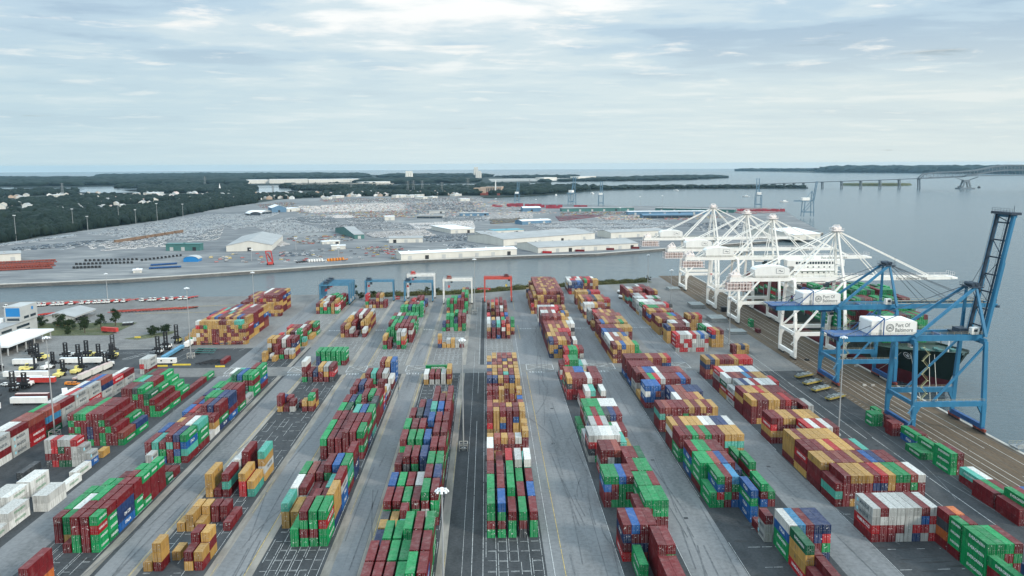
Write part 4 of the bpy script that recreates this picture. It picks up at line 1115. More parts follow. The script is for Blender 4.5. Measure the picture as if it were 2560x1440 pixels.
def white_crane(y0, label):
    root = empty('quay_crane', (183, y0, 0), 0, label, 'crane', 'white quay cranes')
    m = M['crane_white']; XL, XW, Yb, zg, zp = 0.0, 30.0, 26.0, 47.2, 15.4; yc = Yb / 2
    leg_pair_and_frame(root, XL, XW, 0, Yb, zg, zp, m, m, 6.0)
    for xr in (XL, XW): bogies(root, xr, ((-1.5, 7.5), (Yb - 7.5, Yb + 1.5)), m, M['dark'])
    for y in (yc - 3.6, yc + 3.6):                          # girders and boom
        mb = MB(); mb.beam((-38, y, zg), (XW + 1, y, zg), 1.3, 2.3); mb.build('girder', m, root)
    bm = MB()
    for y in (yc - 3.6, yc + 3.6): bm.beam((XW + 1.2, y, zg), (98.5, y, zg), 1.2, 2.2, 1.1, 1.7)
    for i in range(9): x = XW + 4 + i * 8; bm.beam((x, yc - 3.2, zg + .3), (x, yc + 3.2, zg + .3), .5, .8)
    bm.box(96.5, 100, yc - 4.6, yc + 4.6, zg - .6, zg + .5)
    boom = bm.build('boom', m, root)
    r = MB()
    for y in (yc - 4.6, yc + 4.6): railing(r, (XW + 2, y, zg + 1.0), (98, y, zg + 1.0), 1.2, 3.5)
    railing(r, (98, yc - 4.6, zg + 1), (98, yc + 4.6, zg + 1), 2.6, 2.3); r.build('railing', M['pinkrail'], boom)
    words_obj('lettering', 'Port of Baltimore  USA', 1.5, (72, yc - 4.26, zg), (1, 0, 0), (0, 0, 1), M['text_grey'], boom, .012, 19)
    r = MB()
    for y in (yc - 4.6, yc + 4.6): railing(r, (-37, y, zg + 1.1), (XW, y, zg + 1.1), 1.2, 3.5)
    r.build('railing', M['rail'], root)
    ap = Vector((26.5, yc, 76))                             # A-frame, apex platform and stays
    for y in (yc - 5.5, yc + 5.5):
        mb = MB(); mb.beam((XW, y, zg + 1), (ap.x, yc + (y - yc) * .35, ap.z), 1.3, 1.2, 1.0, 1.0); mb.build('mast', m, root)
    mb = MB(); mb.beam((XW - .5, yc - 4.8, zg + 8), (XW - .5, yc + 4.8, zg + 8), .6, .6); mb.beam((XW - 1.5, yc - 3.6, zg + 17), (XW - 1.5, yc + 3.6, zg + 17), .6, .6)
    mb.beam((22.5, yc - 2.5, zg + 1), (ap.x - .3, yc - 1.2, ap.z), .45, .45); mb.beam((22.5, yc + 2.5, zg + 1), (ap.x - .3, yc + 1.2, ap.z), .45, .45)
    for k in range(6): z = zg + 3 + k * 4.4; mb.beam((22.5 + k * .62, yc - 2.3 + k * .2, z), (XW - .2 - k * .45, yc - 2.3 + k * .2, z), .25, .25)
    mb.build('mast_frame', m, root)
    mb = MB(); mb.box(ap.x - 3, ap.x + 3, yc - 3.6, yc + 3.6, ap.z - .2, ap.z + .3); mb.box(ap.x - 1.5, ap.x + 1.5, yc - 2.6, yc + 2.6, ap.z + .3, ap.z + 1.6)
    railing(mb, (ap.x - 3, yc - 3.6, ap.z + .3), (ap.x + 3, yc - 3.6, ap.z + .3), 1.2, 1.5); railing(mb, (ap.x - 3, yc + 3.6, ap.z + .3), (ap.x + 3, yc + 3.6, ap.z + .3), 1.2, 1.5)
    for k in (-1.4, 1.4): mb.tube((ap.x + k, yc - 2, ap.z + 1.7), (ap.x + k, yc + 2, ap.z + 1.7), .9, n=10)
    mb.beam((ap.x - 1.8, yc, ap.z + 3.2), (ap.x + 1.8, yc, ap.z + 3.2), .3, .3); mb.beam((ap.x - 1.8, yc, ap.z + .3), (ap.x - 1.8, yc, ap.z + 3.2), .25, .25); mb.beam((ap.x + 1.8, yc, ap.z + .3), (ap.x + 1.8, yc, ap.z + 3.2), .25, .25)
    mb.build('apex_platform', M['pinkrail'], root)
    for y in (-1, 1):
        for tgt, w in (((0, yc + y * 4, zg + 1.2), .85), ((-29, yc + y * 3.6, zg + 1.2), .5), ((84, yc + y * 3.6, zg + 1.2), .5), ((53, yc + y * 3.6, zg + 1.2), .5)):
            mb = MB(); mb.beam(ap + Vector((0, y * 1.6, 0)), tgt, w, w); mb.build('stay', m, root)
    for y in (0.6, Yb - .6):                                  # side braces
        yy = y + (5.2 if y < yc else -5.2)
        mb = MB(); mb.beam((XL + 1, y, zp + 1), (XW - 1, yy, zg - 2), 1.0, 1.0); mb.build('brace', m, root)
    hs = MB(); prof = [(-23, zg + 1.3), (-3, zg + 1.3), (-2.4, zg + 3), (-2.4, zg + 6.2)] + [(-12.7 + 10.3 * math.cos(t * math.pi / 8), zg + 6.2 + 2.0 * math.sin(t * math.pi / 8)) for t in range(1, 8)] + [(-23, zg + 6.2), (-23.4, zg + 5.8)]
    hs.prism(prof, yc - 4.4, yc + 4.4); house = hs.build('machinery_house', M['house_white'], root)
    sg = MB(); sg.box(-10.5, -5.6, yc - 4.5, yc - 4.42, zg + 3.7, zg + 6.6); sgo = sg.build('sign', M['text_grey'], house)
    sg = MB(); sg.box(-10.3, -5.8, yc - 4.56, yc - 4.5, zg + 3.9, zg + 6.4); sg.build('sign_face', M['house_white'], sgo)
    sg = MB(); sg.add([(-9.6, yc - 4.58, zg + 4.9), (-8.3, yc - 4.58, zg + 5.8), (-7.4, yc - 4.58, zg + 5.1), (-6.4, yc - 4.58, zg + 5.3), (-6.6, yc - 4.58, zg + 4.8), (-7.6, yc - 4.58, zg + 4.7), (-8.3, yc - 4.58, zg + 5.2)], [(0, 1, 6), (1, 2, 5, 6), (2, 3, 4, 5)]); sg.build('sign_mark', M['text_dark'], sgo)
    bk = MB()                                                 # spare-hoist grid hung under the back end
    for z in (zg - 2.0, zg - 4.2, zg - 6.4):
        for y in (yc - 5, yc + 5): bk.beam((-40, y, z), (-24, y, z), .35, .35)
    for i in range(9):
        x = -39.6 + i * 1.9
        for y in (yc - 5, yc + 5): bk.beam((x, y, zg - 6.6), (x, y, zg - 1.4), .28, .28)
    for x in (-40, -24): bk.beam((x, yc - 5, zg - 6.4), (x, yc + 5, zg - 6.4), .4, .4)
    bko = bk.build('service_cage', M['pinkrail'], root)
    bk = MB()
    for i in range(4):
        for j in range(2): bk.box(-38.8 + i * 3.7, -36 + i * 3.7, yc - 3.4, yc + 3.4, zg - 6.2 + j * 2.2, zg - 4.6 + j * 2.2)
    bk.build('spare_gear', M['rust_soft'], bko)
    mb = MB(); mb.box(-37, -31, yc - 3, yc + 3, zg + 1.2, zg + 3); mb.tube((-34, yc - 2, zg + 3.6), (-34, yc + 2, zg + 3.6), 1.0, n=10); mb.beam((-37, yc, zg + 3), (-33, yc, zg + 6), .5, .5); mb.beam((-31, yc, zg + 3), (-33, yc, zg + 6), .5, .5); mb.build('rope_gear', M['pinkrail'], root)
    tr = MB(); tr.box(14, 20, yc - 3.4, yc + 3.4, zg - 2.6, zg - 1.3); tro = tr.build('trolley', m, root)
    tr = MB(); tr.box(20.5, 23.5, yc - 1.3, yc + 1.3, zg - 5.4, zg - 2.4); tr.build('cab', M['glass'], tro)
    zigzag(root, XL - 1.8, -1.2, 4, zg - 2, M['crane_white'])
    mb = MB(); mb.box(18, 23, yc * .0 - .95, yc * .0 + 1.0, zp - .8, zp + .9)
    pl = MB(); pl.box(20.4, 24, .05, .1, zp - .75, zp + .75); plo = pl.build('sign', M['red'], root); plo.location.y = -.05
    words_obj('lettering', 'ZPMC', .9, (22.2, -.02 + .05 - .06, zp), (1, 0, 0), (0, 0, 1), M['text_white'], plo, .015, 3.0)
    pl = MB(); pl.box(15.4, 19, .02, .1, zp - .75, zp + .75); plo = pl.build('sign', M['house_white'], root); plo.location.y = -.05
    pl = MB(); pl.add([(16.1, .0, zp - .1), (17.0, .0, zp + .4), (17.7, .0, zp + .05), (18.4, .0, zp + .1), (18.2, .0, zp - .15), (17.4, .0, zp - .2), (17.0, .0, zp + .05)], [(0, 1, 6), (1, 2, 5, 6), (2, 3, 4, 5)]); pl.build('sign_mark', M['text_dark'], plo)
    return root
M['house_white'] = mat('white_house_panels', (0.80, 0.79, 0.75), 0.5, var=0.06, scale=0.4, streak=True)
M['pinkrail'] = mat('pale_red_railings', (0.78, 0.70, 0.66), 0.6, var=0.1)
M['rust_soft'] = mat('faded_red_gear', (0.58, 0.44, 0.40), 0.6, var=0.2, scale=1)
white_crane(472, 'tall white quay crane nearest the blue cranes, with its boom lowered over the ship')
for y, lb in ((583, 'white quay crane just behind the foremost white crane, boom down over the deck'), (643, 'third white quay crane, between two white cranes, boom down over the ship'), (742, 'white quay crane farthest from the blue cranes, at the tip of the quay')):
    white_crane(y, lb)

def blue_crane(y0, raised, label):
    root = empty('quay_crane', (183, y0, 0), 0, label, 'crane', 'blue quay cranes')
    m, md = M['crane_blue'], M['crane_deep']; XL, XW, Yb, zg, zp = 0.0, 30.5, 23.5, 41.0, 13.2; yc = Yb / 2
    leg_pair_and_frame(root, XL, XW, 0, Yb, zg, zp, m, md, 2.5)
    for xr in (XL, XW): bogies(root, xr, ((-2.5, 6.5), (Yb - 6.5, Yb + 2.5)), M['rust'], M['dark'])
    gy = (yc - 5.6, yc + 5.6)
    for y in gy:
        mb = MB(); mb.beam((-32, y, zg), (XW + .8, y, zg), 1.3, 2.5); mb.build('girder', m, root)
    mb = MB()
    for x in (-32, -16, 15): mb.beam((x, gy[0], zg), (x, gy[1], zg), .9, 1.6)
    mb.box(-34.5, -29, yc - 6.6, yc + 6.6, zg + 1.2, zg + 1.5); mb.box(-29, -2, yc - 6.5, yc + 6.5, zg + 1.25, zg + 1.45); mb.build('deck', md, root)
    r = MB()
    for y in (yc - 6.6, yc + 6.6): railing(r, (-34.5, y, zg + 1.5), (XW, y, zg + 1.5), 1.2, 3)
    railing(r, (-34.5, yc - 6.6, zg + 1.5), (-34.5, yc + 6.6, zg + 1.5), 1.2, 3); railing(r, (-34.5, yc - 6.6, zg - 1), (-34.5, yc + 6.6, zg - 1), 1.2, 3)
    r.build('railing', M['rail'], root)
    hs = MB(); hs.prism([(-18, zg + 1.6), (0.5, zg + 1.6), (1.8, zg + 2.6), (1.8, zg + 7.2), (.8, zg + 7.6), (-17.6, zg + 7.9), (-18, zg + 7.4)], yc - 6.0, yc + 6.0); house = hs.build('machinery_house', M['house_white'], root)
    hs = MB(); hs.box(-14.7, -13.4, yc - 6.08, yc - 6.0, zg + 1.7, zg + 4.0); hs.build('door', M['wall_grey'], house)
    emblem(house, -9.9, yc - 6.06, zg + 4.7, M['text_grey'], 1.75)
    for t_, dz in (('Port Of', 1.15), ('Baltimore', -.95)):
        P_, F_ = word_mesh(t_, 1.7, .012); w_ = (P_[:, 0].max() - P_[:, 0].min()) * .82
        words_obj('lettering', t_, 1.7, (-7.6 + w_ / 2, yc - 6.06, zg + 4.7 + dz), (1, 0, 0), (0, 0, 1), M['text_grey'], house, .012, w_)
    fr = MB()                                                   # gantry frame round the house
    for y in (yc - 6.8, yc + 6.8):
        fr.beam((-13, y, zg + 1.5), (-13, y, zg + 9), .35, .35); fr.beam((-13, y, zg + 9), (-21, y, zg + 1.5), .35, .35)
    fr.beam((-13, yc - 6.8, zg + 9), (-13, yc + 6.8, zg + 9), .35, .35); fr.build('maintenance_frame', md, root)
    ap = Vector((28, yc, 62.5))
    for y in (-1, 1):
        mb = MB(); mb.beam((XW, yc + y * 9, zg + 1), ap + Vector((0, y * 3.6, 0)), 1.2, 1.2, .9, .9); mb.build('mast', m, root)
        mb = MB(); mb.beam(ap + Vector((-.5, y * 3.6, 0)), (XL + .5, yc + y * 7.5, zg + 1), 1.0, 1.1); mb.build('back_brace', m, root)
        mb = MB(); mb.tube(ap + Vector((0, y * 2.5, .6)), (-29, yc + y * 5.6, zg + 1.5), .16, n=5); mb.build('stay', M['cable'], root)
        mb = MB(); mb.beam((XW - .3, yc + y * 9.2, zg - 3), (8, yc + y * 11.3, zp + 1), .8, .8); mb.build('brace', m, root)
    mb = MB(); mb.box(ap.x - 2.6, ap.x + 2.8, yc - 4.6, yc + 4.6, ap.z, ap.z + .4); railing(mb, (ap.x - 2.6, yc - 4.6, ap.z + .4), (ap.x + 2.8, yc - 4.6, ap.z + .4), 1.4, 1.2); railing(mb, (ap.x - 2.6, yc + 4.6, ap.z + .4), (ap.x + 2.8, yc + 4.6, ap.z + .4), 1.4, 1.2)
    for k in (-1, 1): mb.tube((ap.x + k, yc - 3, ap.z + 1.3), (ap.x + k, yc + 3, ap.z + 1.3), .8, n=10)
    mb.beam((ap.x + 2.4, yc - 4, ap.z), (ap.x + 2.4, yc - 4, ap.z + 4.5), .12, .12); mb.build('apex_platform', M['dark_blue_gear'], root)
    # boom
    L_ = 53.0; a = math.radians(80.5) if raised else 0.0; h = Vector((XW + 1.4, 0, zg + .3)); d = Vector((math.cos(a), 0, math.sin(a))); n_ = Vector((-math.sin(a), 0, math.cos(a)))
    bm = MB()
    for y in gy:
        p = h + Vector((0, y, 0)); wide = .62
        bm.beam(p, p + d * (L_ * wide), 1.2, 2.4); bm.beam(p + d * (L_ * wide) + n_ * .15, p + d * L_ + n_ * .15, 1.1, 2.0)
    bm.beam(h + Vector((0, gy[0] - .8, 0)) + d * L_, h + Vector((0, gy[1] + .8, 0)) + d * L_, 1.6, 1.8)
    boom = bm.build('boom', m, root)
    tb = MB()
    for i in range(7):
        q = h + d * (4 + i * 7.6); q2 = h + d * (4 + (i + 1) * 7.6 if i < 6 else L_ - 1)
        tb.beam(q + Vector((0, gy[0] + .6, 0)), q + Vector((0, gy[1] - .6, 0)), .45, .6); 
        if i % 2 == 0: tb.beam(q + Vector((0, gy[0] + .6, 0)), q2 + Vector((0, gy[1] - .6, 0)), .3, .3)
    for y in (gy[0] + 2.0, gy[1] - 2.0): tb.beam(h + Vector((0, y, 0)) + n_ * .9, h + Vector((0, y, 0)) + d * (L_ - 1) + n_ * .9, .5, .35)
    tb.build('boom_truss', M['dark_blue_gear'], boom)
    r = MB()
    for y in (gy[0] + 1.2, gy[1] - 1.2):
        p = h + Vector((0, y, 0)) + n_ * 1.3; r.beam(p + n_ * 1.1, p + d * L_ + n_ * 1.1, .1, .1)
        for i in range(18): q = p + d * (i * L_ / 17); r.beam(q, q + n_ * 1.1, .1, .1)
        r.beam(p, p + d * L_, .9, .12)
    r.build('walkway', M['dark_blue_gear'] if raised else M['rail'], boom)
    mb = MB(); e = h + d * (L_ + .9); mb.box(e.x - 2.4, e.x + 2.0, yc - 7.2, yc + 7.2, e.z - .6, e.z + .5) if raised else mb.box(e.x - 1, e.x + .8, yc - 7, yc + 7, e.z - 1, e.z + .2)
    railing(mb, (e.x - 2, yc - 7.1, e.z + .4), (e.x - 2, yc + 7.1, e.z + .4), 1.6, 2); mb.beam((e.x, yc - 5, e.z), (e.x, yc - 5, e.z + 3.2), .15, .15); mb.build('boom_end', M['dark_blue_gear'], boom)
    for y in (-1, 1):
        if raised:
            for t in (.28, .62): mb = MB(); mb.tube(ap + Vector((1, y * 2.4, .5)), h + Vector((0, yc + y * 4.6, 0)) + d * (L_ * t) + n_ * 1.2, .14, n=5); mb.build('stay', M['cable'], root)
        else:
            for t in (.34, .62, .9): mb = MB(); mb.tube(ap + Vector((1, y * 2.4, .5)), h + Vector((0, yc + y * 5.2, 0)) + d * (L_ * t) + n_ * 1.2, .15, n=5); mb.build('stay', M['cable'], root)
    if raised:                                                  # rope tower and hoist gear at the hinge
        mb = MB(); mb.box(XW - 9, XW - 1, yc - 5, yc + 5, zg + 1.4, zg + 1.7); railing(mb, (XW - 9, yc - 5, zg + 1.7), (XW - 1, yc - 5, zg + 1.7), 2.2, 1.6)
        mb.box(XW - 8, XW - 4, yc - 3, yc + 3, zg + 1.7, zg + 3.4); mb.build('hinge_platform', M['dark_blue_gear'], root)
    mb = MB(); mb.box(XW - 4.6, XW - 1.6, yc - 6.5, yc - 4.0, zg + 1.5, zg + 4.4); cbo = mb.build('control_cabin', M['house_white'], root)
    mb = MB(); mb.box(XW - 3.8, XW - 2.2, yc - 6.56, yc - 6.5, zg + 2.6, zg + 3.8); mb.build('window', M['glass'], cbo)
    tx = -2 if raised else -6
    tr = MB(); tr.box(tx - 2, tx + 4, yc - 4.4, yc + 4.4, zg - 2.4, zg - 1.4); tro = tr.build('trolley', md, root)
    tr = MB(); tr.box(tx + 4.2, tx + 6.6, yc - 1.3, yc + 1.3, zg - 5.2, zg - 2.2); tr.build('operator_cab', M['house_white'], tro)
    tr = MB(); tr.box(tx + 4.4, tx + 6.62, yc - 1.32, yc - 1.29, zg - 4.8, zg - 3.4); tr.build('window', M['glass'], tro)
    festoon(root, -30, 0, gy[0] - 1.2, zg - 1.6, 11, M['dark'])
    zigzag(root, XL + 4.2, 1.2, zp + 1.5, zg - 3, M['yellow_rail'])
    zigzag(root, XL - 1.9, -.9, 4, zp, M['crane_pale'], 1.8)
    return root
M['dark_blue_gear'] = mat('dark_blue_gear', (0.03, 0.05, 0.075), 0.55, var=0.25, scale=0.6)
M['yellow_rail'] = mat('yellowish_railings', (0.42, 0.40, 0.22), 0.55, var=0.1)
blue_crane(335.5, True, 'near blue quay crane with its boom raised high over the water')
blue_crane(412.5, False, 'blue quay crane behind the raised one, with its boom lowered over the ship')

# ---------------------------------------------------------------- rubber-tyred yard cranes at the far end of the lanes
def yard_crane(x0, x1, y, h, m, trolley_t, tm, spreader_z, label, heavy=False, ms=None):
    root = empty('yard_crane', ((x0 + x1) / 2, y, 0), 0, label, 'crane', 'rubber-tyred yard cranes'); w = (x1 - x0) / 2; D = 6.6
    ms = ms or m
    for sx in (-1, 1):
        sb = MB(); sb.beam((sx * w, -1, 1.7), (sx * w, D + 1, 1.7), 1.1, 1.3); sbo = sb.build('sill_beam', m, root)
        for yy in (-.4, 1.3, D - 1.3, D + .4):
            wh = MB(); wh.tube((sx * w - .35, yy, .75), (sx * w + .35, yy, .75), .75, n=12); wh.build('wheel', M['rubber'], sbo)
        for yy in (0.2, D - .2):
            lg = MB(); lg.beam((sx * w, yy, 2.2), (sx * (w - .15), yy, h - 1), 1.0, .9, 1.2, 1.0); lg.build('leg', ms, root)
        en = MB(); en.box(sx * w - .9, sx * w + .9, 1.6, D - 1.6, 2.3, 4.6); en.build('power_box', M['wall_grey'], root)
        ld = MB(); ld.beam((sx * (w + .9), -.1, 2.3), (sx * (w + .9), -.1, h + 1.5), .15, .5); ld.beam((sx * (w + .9), .5, 2.3), (sx * (w + .9), .5, h + 3), .1, .1); ld.build('ladder', M['steel'], root)
    gh = 1.9 if heavy else 1.2
    for yy in (0.2, D - .2):
        g = MB(); g.beam((-w - .6, yy, h - gh / 2), (w + .6, yy, h - gh / 2), .9, gh); go = g.build('girder', m, root)
        r = MB(); railing(r, (-w, yy - .5, h + .05), (w, yy - .5, h + .05), 1.1, 2.4, .08); r.build('railing', ms, go)
    tx = -w + 2 * w * trolley_t
    t = MB(); t.box(tx - 2.2, tx + 2.2, -.2, D + .2, h + .05, h + .9); t.box(tx - 1.4, tx + 1.2, 1.2, D - 1.2, h + .9, h + 2.3); to = t.build('trolley', tm, root)
    for k in (-1.7, 1.7): r = MB(); railing(r, (tx + k, -.2, h + .9), (tx + k, D + .2, h + .9), 2.0 if k < 0 else 1.2, 1.6, .1); r.build('railing', M['dark'], to)
    c = MB(); c.box(tx + 1.2, tx + 3.0, .4, 2.4, h - 3.4, h - 1.0); c.build('cab', M['glass'], to)
    s = MB(); s.box(tx - 1.0, tx + .6, .8, 5.8, spreader_z, spreader_z + .5); s.box(tx - .9, tx + .4, 2.2, 4.4, spreader_z + .5, spreader_z + 1.6); so = s.build('spreader', M['red'] if tm is not M['red_dark'] else M['yellow'], root)
    for a_ in (-.8, .4):
        for b_ in (2.4, 4.2): rp = MB(); rp.tube((tx + a_, b_, spreader_z + 1.6), (tx + a_, b_, h), .06, n=4); rp.build('hoist_rope', M['cable'], so)
    return root
M['red_dark'] = mat('dark_trolley_gear', (0.10, 0.03, 0.03), 0.5, var=0.2, scale=1)
M['rtg_blue'] = mat('weathered_blue_paint', (0.07, 0.21, 0.33), 0.5, var=0.2, scale=0.4)
M['rtg_red'] = mat('orange_red_paint', (0.52, 0.075, 0.055), 0.5, var=0.15, scale=0.4)
M['rtg_white'] = mat('dirty_white_paint', (0.72, 0.71, 0.68), 0.5, var=0.12, scale=0.4)
for k, (y, lb) in enumerate(((683, 'front one of the blue yard cranes standing one behind another over green stacks'), (694, 'blue yard crane in the middle of the three standing in line'), (705, 'rear blue yard crane of the three standing in line by the bank'))):
    yard_crane(-140.2, -115.8, y, 17.4, M['rtg_blue'], .2, M['dark_blue_gear'], 11.5, lb)
yard_crane(-104.6, -80.6, 699, 18.0, M['rtg_blue'], .12, M['dark_blue_gear'], 12.5, 'lone blue yard crane with a red spreader at its left leg')
yard_crane(-70.6, -46.8, 693, 18.0, M['rtg_blue'], .12, M['dark_blue_gear'], 12.8, 'blue yard crane standing in front of a taller white one')
yard_crane(-69.6, -46.2, 712, 21.4, M['rtg_white'], .2, M['red'], 16, 'tall white yard crane with a red trolley behind the blue one', True)
yard_crane(-36.8, -13.0, 681, 21.4, M['rtg_white'], .2, M['rust'], 14, 'white yard crane between the two red trolleys, over red and green boxes', True)
yard_crane(-2.3, 20.4, 688, 21.6, M['rtg_red'], .82, M['red_dark'], 13.5, 'orange red yard crane with a black trolley above the central lane', True)

# ---------------------------------------------------------------- the container ship moored at the quay
def ship():
    root = empty('container_ship', (238.3, 400, WATER_Z), 0, 'large dark green container ship with white bridge moored behind the quay cranes', 'ship')
    ys = [-6, -2, 4, 12, 22, 36, 55, 90, 200, 280, 300, 306]
    deck = [.6, 4.5, 9.0, 13.2, 16.6, 19.2, 20.6, 21, 21, 20.8, 19.5, 18]
    wl = [.05, .15, .8, 3.2, 7.6, 13, 18, 20.8, 21, 18, 10, 5]
    zd = [24.5, 24, 23.2, 22, 20.4, 18.4, 16.6, 16, 16, 16, 16, 16]
    yw = [9, 9.3, 10, 14, 22, 36, 55, 90, 200, 278, 292, 298]
    lev = [(0.0, 0), (.22, 6.0), (.34, None), (.72, None), (1.0, None)]
    hull = MB(); rows = []
    for i in range(len(ys)):
        r = []
        for t in (0, .12, .24, .45, .72, 1.0):
            e = t ** 1.5
            r.append((wl[i] + (deck[i] - wl[i]) * e, yw[i] + (ys[i] - yw[i]) * (t ** 1.2), -1.5 + (zd[i] + 1.5) * t))
        rows.append(r)
    for s in (-1, 1):
        for i in range(len(rows) - 1):
            for j in range(5):
                a, b, c, d = rows[i][j], rows[i + 1][j], rows[i + 1][j + 1], rows[i][j + 1]
                q = [(s * p[0], p[1], p[2]) for p in (a, b, c, d)]
                hull.add(q if s < 0 else q[::-1], [(3, 2, 1, 0)])
    tr = rows[-1]; hull.add([(-p[0], p[1], p[2]) for p in tr] + [p for p in tr[::-1]], [tuple(range(12))])
    hm = bpy.data.materials.new('ship_hull_paint'); hm.use_nodes = True; nt = hm.node_tree; N = nt.nodes; L = nt.links; b = N['Principled BSDF']; b.inputs['Roughness'].default_value = .5
    geo = N.new('ShaderNodeNewGeometry'); sx = N.new('ShaderNodeSeparateXYZ'); L.new(geo.outputs['Position'], sx.inputs[0])
    lt = N.new('ShaderNodeMath'); lt.operation = 'LESS_THAN'; L.new(sx.outputs[2], lt.inputs[0]); lt.inputs[1].default_value = 4.6
    nz = N.new('ShaderNodeTexNoise'); nz.inputs['Scale'].default_value = .2; nz.inputs['Detail'].default_value = 6; L.new(geo.outputs['Position'], nz.inputs[0])
    mx = N.new('ShaderNodeMixRGB'); L.new(lt.outputs[0], mx.inputs[0]); mx.inputs[1].default_value = (.004, .022, .016, 1); mx.inputs[2].default_value = (.15, .012, .022, 1)
    m2 = N.new('ShaderNodeMixRGB'); m2.blend_type = 'MULTIPLY'; m2.inputs[0].default_value = .5; L.new(mx.outputs[0], m2.inputs[1]); L.new(nz.outputs[0], m2.inputs[2]); L.new(m2.outputs[0], b.inputs['Base Color'])
    hull.build('hull', hm, root)
    dk = MB(); pts = [(deck[i], ys[i], zd[i] - 1.1) for i in range(len(ys))]
    for i in range(len(pts) - 1):
        a, b_ = pts[i], pts[i + 1]; dk.add([(-a[0] + .1, a[1], a[2]), (a[0] - .1, a[1], a[2]), (b_[0] - .1, b_[1], b_[2]), (-b_[0] + .1, b_[1], b_[2])], [(0, 1, 2, 3)])
    dk.build('deck', M['ship_deck'], root)
    for x in (-7, 7, 0):
        g = MB(); g.box(x - 1.4, x + 1.4, 14, 18, 20, 21.6); g.tube((x - 1.2, 20, 21), (x + 1.2, 20, 21), .9, n=10); g.build('windlass', M['wall_green'], root)
    ms = MB(); ms.tube((0, 8, 22), (0, 8, 34), .4, .2, n=8); ms.beam((-2, 8, 30), (2, 8, 30), .2, .2); ms.build('foremast', M['white'], root)
    for s in (-1, 1):                                                # emblem on the flare of the bow
        em = MB(); k = 20; c = Vector((s * 14.5, 20.2, 17.6)); u = Vector((-s * .30, -.95, .0)).normalized() * -1; v = Vector((s * .45, -.15, .88)).normalized(); nn = u.cross(v).normalized() * (-.5 if u.cross(v).x * s < 0 else .5) * 1.0
        c = c + nn
        vs = [c + u * (rr * 1.25 * math.cos(2 * math.pi * i / k)) + v * (rr * math.sin(2 * math.pi * i / k)) for rr in (1.7, 2.1) for i in range(k)]
        em.add(vs, [(i, (i + 1) % k, k + (i + 1) % k, k + i) for i in range(k)])
        for a0, b0, a1, b1 in ((-1.2, -.2, -.4, .9), (-.4, .9, .2, -.6), (.2, -.6, 1.1, .7), (-1.0, -.9, .9, -.3)): em.beam(c + u * a0 + v * b0, c + u * a1 + v * b1, .35, .2)
        em.build('emblem', M['text_white'], root)
    # bridge tower with window band, wings, mast and funnel
    for x0, x1, y0, y1, z0, z1, nm, m in ((-16, 16, 183, 196, 15, 45, 'bridge_tower', 'house_white'), (-21, 21, 183.5, 190, 45, 49.5, 'wheelhouse', 'house_white'), (-7, 7, 197, 206, 15, 46, 'funnel', 'wall_green')):
        b = MB(); b.box(x0, x1, y0, y1, z0, z1); bo = b.build(nm, M[m], root)
        if nm == 'bridge_tower':
            w = MB()
            for z in range(20, 45, 4):
                for x in range(-14, 15, 4): w.box(x - .5, x + .5, y0 - .06, y0, z, z + 1)
            w.build('window', M['glass'], bo)
            for z in range(18, 46, 4): d_ = MB(); d_.box(-17, 17, y0 - 1, y1 + 1, z - .2, z); d_.build('balcony', M['house_white'], bo)
        if nm == 'wheelhouse': w = MB(); [w.box(x - .75, x + .75, y0 - .06, y0, 46.6, 48.3) for x in range(-14, 15, 2)]; w.build('window', M['glass'], bo)
    for z in (24, 32, 40):
        pass
    m_ = MB(); m_.tube((0, 188, 49.5), (0, 188, 60), .5, .25, n=8); m_.beam((-4, 188, 54), (4, 188, 54), .3, .3); m_.beam((-2.5, 188, 57), (2.5, 188, 57), .3, .3); m_.build('radar_mast', M['white'], root)
    lb = MB()
    for y in [50.5 + 14 * i for i in range(9)] + [204.8 + 14 * i for i in range(6)]:
        for x in (-20.4, 20.4): lb.beam((x, y, 15), (x, y, 24), .5, .8)
        lb.beam((-20.4, y, 24), (20.4, y, 24), .6, .6); lb.beam((-20.4, y, 19.5), (20.4, y, 19.5), .4, .4)
    lb.build('lashing_bridge', M['steel'], root)
    hc = MB()
    for y in [52 + 14 * i for i in range(9)] + [206 + 14 * i for i in range(6)]: hc.box(-19.6, 19.6, y, y + 12.6, 14.9, 17.1)
    hc.build('hatch_cover', M['ship_deck'], root)
    lb = MB(); lb.prism([(-22.3, 30), (-18.8, 30), (-18.8, 32.2), (-22.3, 32.2)], 185, 193); lb.build('lifeboat', M['white'], root)
M['ship_deck'] = mat('green_deck_paint', (0.035, 0.07, 0.055), 0.7, var=0.2, scale=0.2)
ship()
for i, (a, b, lb) in enumerate((((229, 404, 18.6), (214.5, 372, .6), 'mooring rope from the bow, running farthest forward along the quay'), ((228, 407, 18.2), (214.5, 379, .6), 'second mooring rope from the bow to the quay'), ((224, 418, 16.4), (214.5, 388, .6), 'third mooring rope from the bow, steeper than the two before it'), ((222.5, 424, 15.8), (214.5, 440, .6), 'mooring rope from the bow leading back along the quay'))):
    mb = MB(); p = Vector(a); q = Vector(b); pts = [p.lerp(q, t / 8) - Vector((0, 0, 1.6 * (1 - (t / 4 - 1) ** 2))) for t in range(9)]
    for u, v in zip(pts[:-1], pts[1:]): mb.tube(u, v, .13, n=5, caps=False)
    tag(mb.build('mooring_rope', M['rope']), lb, 'rope', 'mooring ropes at the bow') if 'rope' in M else tag(mb.build('mooring_rope', M.setdefault('rope', mat('pale_rope', (.5, .47, .4), .8))), lb, 'rope', 'mooring ropes at the bow')

